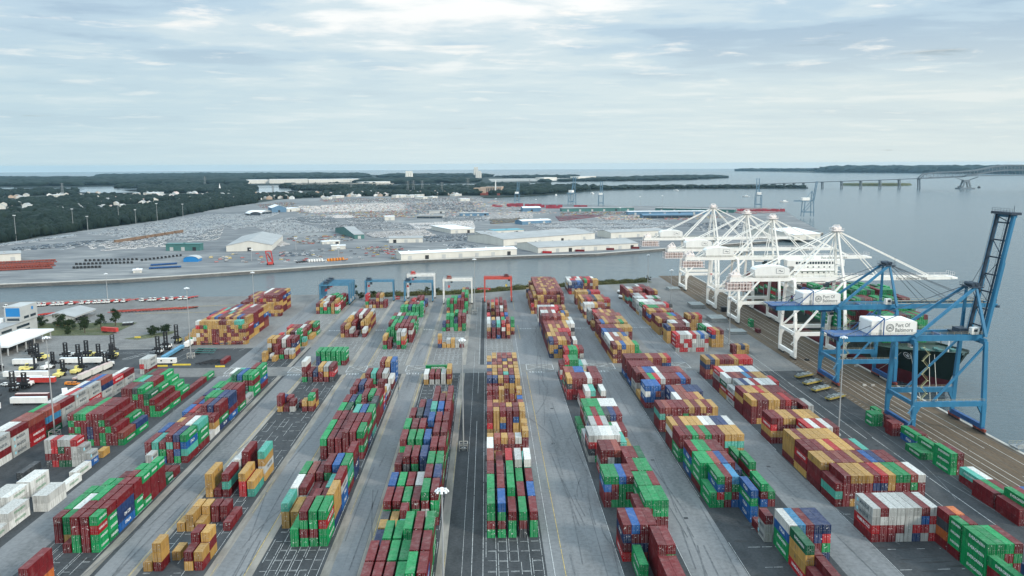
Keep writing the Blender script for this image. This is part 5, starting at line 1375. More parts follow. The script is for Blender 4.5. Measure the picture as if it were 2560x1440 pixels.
# ---------------------------------------------------------------- light masts
def light_mast(x, y, h, label, cage=True):
    root = empty('light_mast', (x, y, 0), 0, label, 'light mast', 'tall lighting masts')
    p = MB(); p.tube((0, 0, .8), (0, 0, h), .34, .17, n=10); p.box(-.8, .8, -.8, .8, 0, .85); p.build('pole', M['mast'], root)
    r = MB(); k = 20; vs = [(rr * math.cos(2 * math.pi * i / k), rr * math.sin(2 * math.pi * i / k), h + z) for rr, z in ((.85, .2), (1.05, .2), (1.05, .4), (.85, .4)) for i in range(k)]
    r.add(vs, [(a * k + i, a * k + (i + 1) % k, ((a + 1) % 4) * k + (i + 1) % k, ((a + 1) % 4) * k + i) for a in range(4) for i in range(k)])
    r.tube((0, 0, h), (0, 0, h + .7), .7, .5, n=12); ring = r.build('lamp_ring', M['lamp'], root)
    for i in range(8):
        t = 2 * math.pi * i / 8; l = MB(); l.tube((1.2 * math.cos(t), 1.2 * math.sin(t), h + .3), (1.42 * math.cos(t), 1.42 * math.sin(t), h - .2), .24, .31, n=8); l.build('lamp', M['lamp'], ring)
    if cage:
        c = MB()
        for sx in (-1.7, 1.7):
            for sy in (-1.7, 1.7): c.beam((sx, sy, 0), (sx, sy, 3.2), .25, .25)
        for z in (1.2, 3.1):
            for s in (-1.7, 1.7): c.beam((-1.7, s, z), (1.7, s, z), .2, .2); c.beam((s, -1.7, z), (s, 1.7, z), .2, .2)
        c.build('guard_frame', M['concrete'], root)
    return root
light_mast(-10.7, 177, 43, 'light mast nearest the camera, its lamp ring above the centre-left stacks')
light_mast(-10.4, 324, 46, 'tall light mast on the dark lane left of the central tan stack')
light_mast(-10.0, 634, 43, 'light mast on the lane between the white and the red yard cranes')
light_mast(-187.4, 347, 44, 'light mast standing between the grey-walled row and the stepped maroon block')
light_mast(-181, 494, 43, 'light mast in a yellow guard frame beside the black trailer frames')
light_mast(-175, 612, 37, 'light mast between the two big tan container piles', False)
light_mast(*G(270, 757)[:2], 25, 'light mast by the row of white tractors along the channel', False)
light_mast(150.4, 335, 43, 'tall light mast by the white lane lines near the blue crane', False)
light_mast(155.8, 514, 31, 'light mast beside the red and white container stack', False)
light_mast(148.6, 652, 31, 'light mast at the end of the far right stacks', False)
light_mast(153.8, 774, 30, 'light mast by the green bank near the farthest white crane', False)
light_mast(*G(7, 934)[:2], 44, 'light mast at the left edge beside the truck canopy', False)

# ---------------------------------------------------------------- trees
def tree(x, y, h, spread, label, seed, m='leaf', n=1100, conic=False, group='trees in the yard', base=0.0):
    r = np.random.default_rng(seed); root = empty('tree', (x, y, base), 0, label, 'tree', group)
    t = MB(); t.tube((0, 0, -.2), (0, 0, h * .45), h * .028 + .1, h * .015 + .05, n=7)
    tips = []
    for i in range(7):
        a = i * 2.4 + r.uniform(0, .6); z0 = h * r.uniform(.22, .5); q = (spread * .6 * math.cos(a) * r.uniform(.5, 1), spread * .6 * math.sin(a) * r.uniform(.5, 1), z0 + h * r.uniform(.15, .35)); t.tube((0, 0, z0), q, h * .012 + .04, .03, n=5); tips.append(q)
    t.build('trunk', M['bark'], root)
    k = 17; n = int(n * 1.5); C = np.stack([r.normal(0, .5, k), r.normal(0, .5, k), r.uniform(.25, 1.0, k)], 1)
    rad = np.sqrt(C[:, 0] ** 2 + C[:, 1] ** 2); lim = (1.05 - C[:, 2]) * 1.0 + .12 if conic else np.sqrt(np.clip(1 - (2 * (C[:, 2] - .58) / .95) ** 2, .05, 1))
    C[:, :2] *= np.minimum(1, lim / np.maximum(rad, 1e-3))[:, None]; C *= (spread, spread, h)
    j = r.integers(0, k, n); sz = spread * r.uniform(.16, .36, k)
    Pp = C[j] + r.normal(0, 1, (n, 3)) * sz[j][:, None] * (.62, .62, .5)
    Pp[:, 2] = np.clip(Pp[:, 2], h * .14, None)
    leaf_mesh(Pp, 0.045 * spread + .12, r, 'crown', M[m], root); return root
def leaf_mesh(Pp, s, r, name, m, parent=None):
    n = len(Pp); u = r.normal(0, 1, (n, 3)); u /= np.linalg.norm(u, axis=1)[:, None]; w = r.normal(0, 1, (n, 3)); w -= u * (w * u).sum(1)[:, None]; w /= np.linalg.norm(w, axis=1)[:, None]
    ss = s * r.uniform(.6, 1.5, (n, 1)); V = np.stack([Pp - u * ss, Pp + w * ss * .8, Pp + u * ss, Pp - w * ss * .8], 1).reshape(-1, 3)
    return link(name, mesh_np(name, V, np.arange(4 * n).reshape(n, 4), m), None, parent)
TREES = [(-313, 600, 8, 5.2, 'broad dark tree in front of the grey-roofed shed'), (-301, 588, 7, 4.6, 'rounded dark tree nearest the truck canopy end'), (-295, 598, 7.5, 4.2, 'dark tree at the right corner of the grey-roofed shed'), (-283.4, 575, 8.5, 3.4, 'pointed dark tree standing in front of the two tall trees'), (-294, 572, 4.5, 2.6, 'small pale olive tree at the edge of the grass'), (-279, 590, 11, 3.8, 'tall open tree on the grass, left one of the tall pair'), (-273, 600, 12.5, 4.4, 'tallest open tree on the grass, right one of the tall pair'), (-328, 602, 7, 4, 'dark tree half behind the office building'), (-233, 567, 6.2, 4.2, 'dark tree at the left of the paved island'), (-226, 571, 5.6, 3.8, 'dark tree at the right of the paved island')]
for i, (x, y, h, s, lb) in enumerate(TREES): tree(x, y, h, s, lb, 40 + i, conic=i in (3, 5, 6))
# scrub on the bank of the channel, with a few trees that rise above it
def scrub():
    r = np.random.default_rng(3); pts = []
    line_ = [(-104, 719), (-68, 728), (-25, 734), (39, 762), (100, 783), (160, 800)]
    for (x0, y0), (x1, y1) in zip(line_[:-1], line_[1:]):
        L_ = math.hypot(x1 - x0, y1 - y0); n = int(L_ * 150); t = r.uniform(0, 1, n); off = r.uniform(0, 17, n); cl = np.sin(t * L_ * .35) + np.sin(t * L_ * .13 + off * .4)
        hh = np.abs(r.normal(0, 1, n)) * (.75 + .35 * cl); pts.append(np.stack([x0 + (x1 - x0) * t, y0 + (y1 - y0) * t + off, np.clip(hh + .2, .1, 3.0)], 1))
    o = leaf_mesh(np.concatenate(pts), .42, r, 'bank_shrubbery', M['leaf_dry']); tag(o, 'low green scrub along the bank of the channel', 'shrubbery', None, 'stuff')
sheet('grass_bank', [(-108, 717), (-68, 726), (-25, 732), (39, 760), (100, 781), (163, 798), (160, 822), (39, 779), (-25, 746), (-110, 742)], .05, M['grass'])
scrub()
for i, (px, py, h, s, lb) in enumerate(((1098, 0, 0, 0, ''), (886, 742, 10, 4.5, 'dark tree beside the rightmost blue legs of the three yard cranes'), (905, 748, 6, 3.5, 'low dark tree by the rubble at the channel bank'), (933, 741, 4.5, 3, 'round bush behind the lone blue yard crane'), (1068, 731, 5, 2.2, 'small dark tree inside the frame of the white yard crane'), (1090, 735, 5.5, 3.2, 'dark tree between the tall white and the white yard crane'), (1620, 703, 6, 2.6, 'lone small tree at the right end of the green bank'))):
    if h: q = G(px, py); tree(q.x, q.y, h, s, lb, 70 + i, n=700, group='trees on the bank')

# ---------------------------------------------------------------- office, truck canopy and shed
def office():
    root = empty('office_building', (-352, 548, 0), 0, 'pale grey office with window bands and a tower bearing a blue panel', 'building')
    w = MB(); w.box(-34, 27, -52, 44, 0, 8.4); wo = w.build('wall', M['wall_grey'], root)
    w = MB(); w.box(-34.4, 27.3, -52.4, 44.3, 8.4, 8.9); w.box(-20, -8, -10, 6, 8.9, 11); w.box(6, 11, 14, 20, 8.9, 10.6); w.build('roof', M['roof_grey'], root)
    for z in (1.6, 5.0):
        for y0, y1 in ((-50, -26), (-22, -4), (0, 12), (18, 34)): g = MB(); g.box(27.0, 27.08, y0, y1, z, z + 1.7); g.build('window', M['glass'], root)
    t = MB(); t.box(16, 27.6, 24, 44.4, 8.9, 19.6); to = t.build('tower', M['wall_grey'], root)
    g = MB(); g.box(17, 26.6, 23.92, 24.0, 12.6, 18.6); g.build('sign', M['sign_blue'], to)
    g = MB(); g.box(17.5, 26, 23.93, 24.0, 9.6, 11.4); g.build('window', M['glass'], to)
    for y0, y1 in ((27, 33), (35, 42)): g = MB(); g.box(27.6, 27.68, y0, y1, 10.6, 12.4); g.build('window', M['glass'], to)
    g = MB(); g.tube((27.6, 38, 16.6), (27.7, 38, 16.6), 1.3, n=20); g.build('emblem', M['sign_blue'], to)
    b = MB(); b.box(7, 14, 24, 27, 8.9, 11.2); b.box(9, 15, 18, 21, 8.9, 11); b.build('air_conditioner', M['roof_white'], root)
office()
def canopy():
    root = empty('truck_canopy', (-307, 531, 0), 0, 'long white flat-roofed truck gate canopy on pale columns', 'canopy')
    r = MB(); r.box(-11, 11.5, -27, 27, 5.5, 6.7); r.build('roof', M['roof_white'], root)
    for i in range(6):
        v = MB(); v.box(-1 + i * .3, .4 + i * .3, -21 + i * 8.4, -19.8 + i * 8.4, 6.7, 7.5); v.build('roof_vent', M['roof_white'], root)
    for x in (-9, 9.8):
        for i in range(6): c = MB(); y = -25 + i * 10; c.box(x - .3, x + .3, y - .3, y + .3, 0, 5.5); c.build('column', M['wall_grey'], root)
    for i in range(5): b = MB(); b.box(-6, -3.4, -22 + i * 10, -18 + i * 10, 0, 2.7); b.build('booth', M['wall_pale'], root)
canopy()
def shed():
    root = empty('repair_shed', (-322, 632, 0), 0, 'grey metal repair shed with an open end behind dark trees', 'building')
    w = MB(); w.box(-12, -11.8, -17, 17, 0, 4.4); w.box(11.8, 12, -17, 17, 3.2, 4.4); w.box(-12, 12, -17, -16.8, 0, 4.4); w.prism([(-12, 4.4), (12, 4.4), (0, 7.2)], 16.8, 17); w.prism([(-12, 4.4), (12, 4.4), (0, 7.2)], -17, -16.8); w.build('wall', M['wall_grey'], root)
    r = MB(); r.add([(-12.6, -17.6, 4.3), (0, -17.6, 7.4), (0, 17.6, 7.4), (-12.6, 17.6, 4.3), (12.6, -17.6, 4.3), (12.6, 17.6, 4.3), (-12.6, -17.6, 4.0), (0, -17.6, 7.1), (12.6, -17.6, 4.0)], [(0, 1, 2, 3), (1, 4, 5, 2), (6, 7, 1, 0), (7, 8, 4, 1)]); r.build('roof', M['roof_grey'], root)
    for i in range(4): p = MB(); p.box(11.7, 12.0, -16 + i * 10.5, -15.5 + i * 10.5, 0, 3.4); p.build('post', M['steel'], root)
    m_ = MB(); m_.box(6, 10, -9, -4, 0, 2.4); m_.box(5, 9, 0, 6, 0, 1.9); m_.build('workbench', M['dark'], root)
shed()

# ---------------------------------------------------------------- machines
def top_loader(x, y, rz, hue, mast_h, label):
    root = empty('container_handler', (x, y, 0), rz, label, 'container handler', 'mast-type container handlers')
    pm = M[hue]
    b = MB(); b.box(-1.5, 1.5, -3.2, 2.8, .9, 1.9); b.prism([(-1.7, 1.0), (1.7, 1.0), (1.6, 2.6), (-1.6, 2.6)], 2.2, 3.9); b.box(-1.3, 1.3, .6, 2.3, 1.9, 2.7); b.build('body', pm, root)
    for sx in (-1, 1):
        for yy, rr in ((-2.5, .9), (2.2, .75)):
            w = MB(); w.tube((sx * 1.25, yy, rr), (sx * (2.2 if yy < 0 else 1.75), yy, rr), rr, n=12); w.build('wheel', M['rubber'], root)
    c = MB(); c.box(-.8, .8, -.9, .7, 2.4, 4.3); co = c.build('cab', pm, root)
    g = MB(); g.box(-.84, .84, -.94, .5, 3.0, 4.1); g.build('window', M['glass'], co)
    m = MB()
    for sx in (-1.0, 1.0): m.box(sx - .28, sx + .28, -4.2, -3.5, .5, mast_h)
    for i in range(6): z = 1.5 + (mast_h - 1.8) * i / 5; m.box(-1.0, 1.0, -4.1, -3.65, z, z + .4)
    for sx in (-.45, .45): m.box(sx - .12, sx + .12, -4.0, -3.7, .8, mast_h - .8)
    m.build('mast', M['dark'], root)
    z = 2.6 + (mast_h - 9) * .4
    s = MB(); s.box(-3.1, 3.1, -5.4, -4.6, z, z + .6); s.box(-2.0, 2.0, -4.7, -4.2, z - .6, z + 1.4); s.box(-3.2, -2.8, -5.5, -4.3, z - .5, z + .5); s.box(2.8, 3.2, -5.5, -4.3, z - .5, z + .5); s.build('spreader', M['dark'], root)
    return root
LOADERS = [(-285, 512, 0.2, 'white', 9, 'white container handler under the edge of the truck canopy'), (-270, 494, -.2, 'pale_yellow', 11, 'yellow container handler behind the left mast light ring'), (-256, 498, 0, 'white', 10.5, 'black-masted handler at the left of the rear line of handlers'), (-249, 498, .1, 'white', 9.3, 'black-masted handler second from left in the rear line'), (-243.6, 499, -.1, 'pale_yellow', 11.5, 'handler with a pale yellow body in the middle of the rear line'), (-236.6, 498, .05, 'white', 9.5, 'black-masted handler fourth from left in the rear line'), (-228.6, 497, .1, 'pale_yellow', 9.8, 'handler with a yellow tail at the right end of the rear line'), (-232, 503, .5, 'white', 14, 'handler with the tallest raised mast, behind the rear line'), (-221.5, 474, 0, 'white', 10, 'white handler parked at the end of the row of cream trailers'), (-264.5, 467, 1.9, 'pale_yellow', 8, 'yellow handler standing beside the long white boxes'), (-254.4, 470, 2.8, 'white', 9.5, 'dark handler with a heavy spreader in the middle of the machine park'), (-238.7, 452, 3.1, 'pale_yellow', 9, 'yellow handler with its rounded tail to the camera, left of two'), (-233, 460, 3.0, 'pale_yellow', 9, 'yellow handler with its tail to the camera, right of two'), (-248.5, 426, .3, 'white', 11, 'tall dark-masted handler left of the white pickup'), (-244.5, 431, .1, 'white', 9, 'white handler with a low mast near the white pickup'), (-205, 507.4, .15, 'white', 12, 'handler nearest in the line of three by the blue trailer'), (-205, 520.6, .1, 'white', 12, 'middle handler in the line of three by the blue trailer'), (-205, 539, .1, 'pale_yellow', 13, 'farthest handler in the line of three, with a yellow tail'), (-249, 403, 1.9, 'pale_yellow', 9, 'yellow handler with a leaning dark mast at the left edge'), (-282, 470, .4, 'white', 9, 'dark handler at the left edge behind the white boxes')]
for a in LOADERS: top_loader(*a)
def chassis(x, y, rz, m, label, group, L_=12.2):
    root = empty('trailer_chassis', (x, y, 0), rz, label, 'trailer', group)
    f = MB()
    for sx in (-.5, .5): f.box(sx - .09, sx + .09, -L_ / 2, L_ / 2, 1.0, 1.35)
    for i in range(5): yy = -L_ / 2 + L_ * i / 4; f.box(-1.2 if i in (0, 4) else -.5, 1.2 if i in (0, 4) else .5, yy - .12, yy + .12, 1.05, 1.35)
    f.build('frame', m, root)
    for yy in (L_ * .28, L_ * .39):
        for sx in (-1, 1): w = MB(); w.tube((sx * .7, yy, .5), (sx * 1.2, yy, .5), .5, n=10); w.build('wheel', M['rubber'], root)
    for sx in (-.5, .5): l = MB(); l.box(sx - .07, sx + .07, -L_ * .28, -L_ * .26, 0, 1.0); l.build('landing_leg', M['dark'], root)
    return root
def tractor(x, y, rz, label, trailer=True):
    root = empty('yard_tractor', (x, y, 0), rz, label, 'yard tractor', 'white yard tractors along the channel')
    b = MB(); b.box(-1.1, 1.1, -2.2, 3.4, .7, 1.1); b.build('frame', M['dark'], root)
    c = MB(); c.prism([(-1.15, .9), (1.15, .9), (1.1, 3.1), (-1.1, 3.1)], -1.0, .8); c.box(-1.1, 1.1, -2.3, -1.0, .8, 1.8); co = c.build('cab', M['white'], root)
    g = MB(); g.box(-1.0, 1.0, -1.06, -1.0, 1.9, 2.9); g.box(-1.18, -1.12, -.8, .5, 1.9, 2.8); g.box(1.12, 1.18, -.8, .5, 1.9, 2.8); g.build('window', M['glass'], co)
    for yy in (-1.5, 2.4):
        for sx in (-1, 1): w = MB(); w.tube((sx * .75, yy, .5), (sx * 1.2, yy, .5), .5, n=10); w.build('wheel', M['rubber'], root)
    if trailer:
        f = MB()
        for sx in (-.5, .5): f.box(sx - .12, sx + .12, 2.0, 14, 1.15, 1.5)
        for i in range(4): f.box(-1.2, 1.2, 2.2 + i * 3.9, 2.5 + i * 3.9, 1.15, 1.5)
        fo = f.build('trailer_frame', M['red'], root)
        for sx in (-1, 1): w = MB(); w.tube((sx * .7, 12.3, .5), (sx * 1.2, 12.3, .5), .5, n=10); w.build('wheel', M['rubber'], fo)
    return root
TX = [45, 205, 245, 285, 322, 390, 425, 455, 520, 597, 645, 692, 723, 760, 790, 850, 900, 1035, 1095, 1127, 1190, 1250, 1315, 1355]
for i, x in enumerate(TX):
    px, py = x / 2.912, 740 + (98 - x * .046) / 2.912 - 3; q = G(px, py)
    tractor(q.x, q.y, -.5 + .1 * math.sin(i * 3.1), ('white tractor with red trailer frame, %s in the row along the channel' % (('leftmost' if i == 0 else ORD[i] + ' from left' if i < 12 else 'rightmost' if i == len(TX) - 1 else ORD[len(TX) - 1 - i] + ' from right'))))
k = 0
for i in range(23):
    q = G(288 + i * 8.7, 781.5 - i * .42); q.x += .3 * math.sin(i * 5)
    chassis(q.x, q.y, -.5, M['rust'] if i % 4 else M['red'], 'rust red trailer chassis in the slanted row behind the orange kerb', 'red trailer chassis in the slanted row'); k += 1
for i in range(9):
    q = G(96 + i * 8.2, 790 - i * .8); chassis(q.x, q.y, -.5, M['red'], 'red trailer chassis in the row behind the office tower', 'red trailer chassis behind the office tower')
for i, (px, py, rz) in enumerate([(500 + j * 14, 860.5 - j * .25, .9) for j in range(7)]):
    q = G(px, py); chassis(q.x, q.y, rz, [M['dark'], M['dark'], M['red'], M['crane_deep'], M['wall_green'], M['rust'], M['dark']][i], ['black trailer chassis at the left foot of the tan pile', 'second black trailer chassis along the foot of the tan pile', 'red trailer chassis in the line at the foot of the tan pile', 'blue trailer chassis at the foot of the tan pile', 'green trailer chassis at the foot of the tan pile', 'rust brown trailer chassis at the foot of the tan pile', 'black trailer chassis at the right foot of the tan pile'][i], 'trailer chassis at the foot of the tan pile')
for i in range(4):
    q = G(512 + i * 13, 909 - i * .5); chassis(q.x, q.y, -.55, M['dark'], 'black trailer chassis in the close group beside the lone maroon container', 'black trailer chassis by the maroon container')
for i in range(3):
    q = G(510 + i * 4, 886 - i * 5); chassis(q.x, q.y, 1.45, M['wall_green'], 'green flat trailer in the small stack of three on the asphalt', 'green flat trailers')
def box_trailer(x, y, rz, L_, m, label, win=False, group='long white boxes and trailers', hgt=2.7, axles=True, roof=None):
    root = empty('box_trailer', (x, y, 0), rz, label, 'trailer', group)
    b = MB(); z0 = 1.1 if axles else .15; b.box(-1.22, 1.22, -L_ / 2, L_ / 2, z0, z0 + hgt)
    for i in range(int(L_ / 1.2)): yy = -L_ / 2 + .6 + i * 1.2; b.box(-1.27, 1.27, yy - .04, yy + .04, z0 + .05, z0 + hgt - .05)
    b.build('body', m, root)
    r = MB(); r.box(-1.26, 1.26, -L_ / 2 - .03, L_ / 2 + .03, z0 + hgt, z0 + hgt + .08); r.build('roof', roof or M['roof_white'], root)
    if axles:
        for yy in (L_ * .3, L_ * .4):
            for sx in (-1, 1): w = MB(); w.tube((sx * .7, yy, .5), (sx * 1.15, yy, .5), .5, n=10); w.build('wheel', M['rubber'], root)
        l = MB(); l.box(-.8, -.6, -L_ * .3, -L_ * .27, 0, 1.1); l.box(.6, .8, -L_ * .3, -L_ * .27, 0, 1.1); l.build('landing_leg', M['dark'], root)
    if win:
        for yy in (-L_ * .36, 0, L_ * .36): w = MB(); w.box(-1.3, -1.22, yy - .5, yy + .5, z0 + 1.1, z0 + 1.9); w.build('window', M['glass'], root)
    return root
H = math.pi / 2
box_trailer(-273, 480, H, 13, M['white'], 'white box trailer with a red patch behind the yellow handler', roof=M['roof_white'])
box_trailer(-256, 450.5, H, 24, M['white'], 'longest white box lying across the machine park, above the maroon one'); box_trailer(-248, 439.5, H, 13, M['red_dark'], 'dark red box trailer in front of the longest white box', roof=M['roof_white'])
box_trailer(-240, 437.5, H, 13, M['red'], 'red and white box trailer beside the white pickup', roof=M['roof_white'])
box_trailer(-240, 482, H, 26, M['white'], 'white trailer bed lying behind the two yellow handlers')
box_trailer(-192.3, 478.4, H, 16.5, M['white'], 'white office trailer with three windows beside the yellow barriers', True)
box_trailer(-193.8, 527, 0, 12, M['white'], 'white trailer at the end of the pale blue trailer')
box_trailer(-195.5, 504, 0, 32, M['crane_pale'], 'long pale blue trailer bed beside three handlers', hgt=1.6, roof=M['crane_pale'])
box_trailer(*G(275, 832)[:2], H - .35, 13, M['red'], 'red trailer parked on the truck queuing lines', roof=M['red'])
for i in range(3): box_trailer(-222 + i * 1.2, 446 + i * 10.5, -.06, 9.6, M['wall_pale'], ['cream trailer with a pinkish roof, nearest in the row of three', 'cream trailer in the middle of the row of three', 'cream trailer farthest in the row of three'][i], roof=M['rust_soft'])
for i in range(3): box_trailer(-225.4 + i * 1.2, 447 + i * 10.5, -.06, 9.6, M['rust_soft'], ['rusty flat trailer beside the nearest cream trailer', 'rusty flat trailer beside the middle cream trailer', 'rusty flat trailer beside the farthest cream trailer'][i], hgt=.6, roof=M['rust_soft'])
box_trailer(-226, 398, H, 17, M['white'], 'white box lying crosswise near the left edge, in front of the leaning mast'); box_trailer(-214, 409, .5, 12, M['roof_white'], 'white open box standing beside a small black box'); box_trailer(-228, 405, H, 16, M['red_dark'], 'maroon box lying crosswise behind the white one', roof=M['rust_soft'])
box_trailer(-207.5, 417.5, H, 5, M['dark'], 'small black box at the end of the white open box', hgt=2.2, axles=False, roof=M['dark'])
box_trailer(-242, 388, H, 15, M['white'], 'white trailer behind the yellow handler at the left edge')
for i in range(3): q = G(312 + i * 8, 813 - i * .5); box_trailer(q.x, q.y, .2, 5, M['dark'], 'dark low bin in the small row by the grass', hgt=1.8, axles=False, roof=M['wall_grey'], group='dark bins by the grass')
def pickup(x, y, rz, m, label, van=False):
    root = empty('pickup_truck', (x, y, 0), rz, label, 'pickup truck' if not van else 'van')
    b = MB(); b.box(-.95, .95, -2.6, 2.6, .5, 1.15); b.prism([(-.9, 1.1), (.9, 1.1), (.75, 1.85), (-.75, 1.85)], -.9, 1.0 if not van else 2.5); b.build('body', m, root)
    g = MB(); g.box(-.7, .7, -.98, -.9, 1.2, 1.75); g.box(-.92, -.82, -.7, .8, 1.25, 1.7); g.box(.82, .92, -.7, .8, 1.25, 1.7); g.build('window', M['glass'], root)
    for yy in (-1.7, 1.7):
        for sx in (-1, 1): w = MB(); w.tube((sx * .7, yy, .38), (sx * 1.0, yy, .38), .38, n=10); w.build('wheel', M['rubber'], root)
    return root
pickup(-258, 434, 1.2, M['white'], 'white pickup truck parked left of the tall dark-masted handler'); pickup(-224, 434, 1.45, M['orange'], 'orange truck parked at the foot of the cream trailer row', True); pickup(-221.5, 434, 1.45, M['orange'], 'orange service truck beside the first one below the cream trailers')
for i, (x, y, l, lb) in enumerate(((-193, 473.3, 11.5, 'yellow barrier in front of the white office trailer'), (-180, 475.8, 10.5, 'yellow barrier beside the light mast guard frame'), (-156, 470.4, 5.5, 'short orange barrier below the lone maroon container'), (-239, 556.5, 4, 'yellow barrier at the front of the grass island'))):
    b = MB(); b.prism([(-.35, 0), (.35, 0), (.12, .9), (-.12, .9)], -l / 2, l / 2); o = b.build('barrier', M['yellow']); o.location = (x, y, .03); o.rotation_euler = (0, 0, H); tag(o, lb, 'barrier', 'yellow barriers')

# ---------------------------------------------------------------- things on the quay
def hatch_cover(x, y, n, label, w=10.5, l=13.5):
    for i in range(n):
        root = empty('hatch_cover', (x + (.5 if i % 2 else 0), y + i * .8, .05 + i * 1.05), 0.0, label[i], 'hatch cover', 'hatch covers laid down on the quay')
        f = MB(); f.box(-w / 2, w / 2, -l / 2, l / 2, .65, .8)
        for k in range(6): xx = -w / 2 + .3 + (w - .6) * k / 5; f.box(xx - .14, xx + .14, -l / 2, l / 2, .8, .92)
        f.build('panel', M['hatch'], root)
        f = MB()
        for s in (-1, 1): f.box(s * w / 2 - .2, s * w / 2 + .2, -l / 2, l / 2, 0.0, .65); f.box(-w / 2, w / 2, s * l / 2 - .2, s * l / 2 + .2, 0.05, .66)
        f.build('skirt', M['steel'], root)
M['dull_yellow'] = mat('dull_yellow_paint', (0.34, 0.27, 0.06), 0.6, var=0.25, scale=0.8)
M['hatch'] = mat('grey_hatch_paint', (0.26, 0.285, 0.28), 0.65, var=0.2, scale=0.5)
hatch_cover(172.5, 749, 2, ['lower grey hatch cover beside the farthest white crane', 'upper grey hatch cover beside the farthest white crane']); hatch_cover(170.5, 655, 3, ['lowest hatch cover of the pile beside the third white crane', 'middle hatch cover of the pile beside the third white crane', 'topmost hatch cover of the pile beside the third white crane'], 11, 16)
hatch_cover(170.8, 596, 3, ['lowest hatch cover of the pile beside the second white crane', 'middle hatch cover of the pile beside the second white crane', 'topmost hatch cover of the pile beside the second white crane'], 12, 16); hatch_cover(171.6, 551, 2, ['lower hatch cover of the nearest pile on the apron', 'upper hatch cover of the nearest pile on the apron'], 11, 11)
def bomb_cart(x, y, rz, label):
    root = empty('cargo_trailer', (x, y, 0), rz, label, 'trailer', 'yellow-edged low trailers by the blue crane'); f = MB(); f.box(-1.4, 1.4, -6, 6, 1.0, 1.4); f.box(-1.5, -1.36, -6, 6, 1.0, 1.8); f.box(1.36, 1.5, -6, 6, 1.0, 1.8); f.build('bed', M['dull_yellow'], root)
    g = MB()
    for k in range(3): g.box(-1.2, 1.2, -5.4 + k * 3.8, -2.4 + k * 3.8, 1.42, 2.2 + .3 * (k % 2)); g.tube((-1.1, -4 + k * 3.8, 2.5), (1.1, -4 + k * 3.8, 2.5), .35, n=8)
    g.build('lashing_load', M['hatch'], root)
    for yy in (-4.6, 3.4, 4.6):
        for sx in (-1, 1): w = MB(); w.tube((sx * .9, yy, .5), (sx * 1.4, yy, .5), .5, n=10); w.build('wheel', M['rubber'], root)
for i, (x, y, lb) in enumerate(((172.6, 431, 'low yellow trailer of lashing gear, farthest of four by the blue crane'), (171.6, 417.2, 'second farthest low yellow trailer by the blue crane'), (171.2, 404.6, 'low yellow trailer with a pinkish load, second nearest of four'), (172, 389, 'nearest low yellow trailer, by the light mast'))): bomb_cart(x, y, -1.05, lb)
for i, (px, py) in enumerate(((1553, 735), (1560, 741), (1570, 747), (1557, 748))):
    q = G(px, py); root = empty('tank_trailer', (q.x, q.y, 0), .5, 'white tank trailer in the cluster left of the far right stacks', 'trailer', 'white tank trailers'); t = MB(); t.tube((0, -4.5, 2.1), (0, 4.5, 2.1), 1.15, n=14); t.build('tank', M['white'], root); f = MB(); f.box(-.9, .9, -5, 5, .8, 1.05); f.build('frame', M['dark'], root)
    for yy in (2.6, 3.8):
        for sx in (-1, 1): w = MB(); w.tube((sx * .7, yy, .5), (sx * 1.15, yy, .5), .5, n=10); w.build('wheel', M['rubber'], root)
b = MB(); b.box(-2, 2, -2, 2, 0, 3.6); b.box(-2.1, 2.1, -2.1, 2.1, 3.6, 3.75); o = b.build('storage_crate', M['dark']); o.location = (187, 634, .06); tag(o, 'black cube-shaped crate at the foot of the third white crane', 'crate')
b = MB(); b.tube((0, 0, 0), (0, 0, .8), 1.4, n=18); b.tube((0, 0, .8), (0, 0, .86), .6, n=12); o = b.build('mooring_fender', M['rubber']); o.location = (189.5, 470, .06); tag(o, 'dark round fender lying on the apron near the first white crane', 'fender')
for i, (px, py) in enumerate(((2161, 965.5), (2182, 965.5), (2243, 988), (2113, 898), (2140, 917))):
    q = G(px, py); b = MB(); b.box(-.9, .9, -.45, .45, 0, .9); b.box(-.7, .7, -.3, .3, .9, 1.0); o = b.build('concrete_block', M['concrete']); o.location = (q.x, q.y, .06); tag(o, ['small pale block on the apron behind the near blue crane, left of two', 'small pale block on the apron behind the near blue crane, right of two', 'small pale block by the leg of the near blue crane', 'pale block at the quay edge below the ship bow, farther one', 'pale block at the quay edge below the ship bow, nearer one'][i], 'block', 'pale blocks on the quay')
def gangway():
    q = G(2545, 1122); root = empty('gangway_platform', (q.x + 3, q.y, 0), 0, 'grey gangway platform with railings at the quay edge, lower right', 'gangway'); p = MB(); p.box(-5, 5, -3, 3, .8, 1.1); p.build('deck', M['steel'], root)
    r = MB(); railing(r, (-5, -3, 1.1), (5, -3, 1.1), 1.3, 1.5); railing(r, (-5, 3, 1.1), (5, 3, 1.1), 1.3, 1.5); r.build('railing', M['rail'], root); l = MB(); l.beam((-4, 0, 1), (2, 0, 5), 1.2, .2); l.build('ladder', M['steel'], root)
gangway()

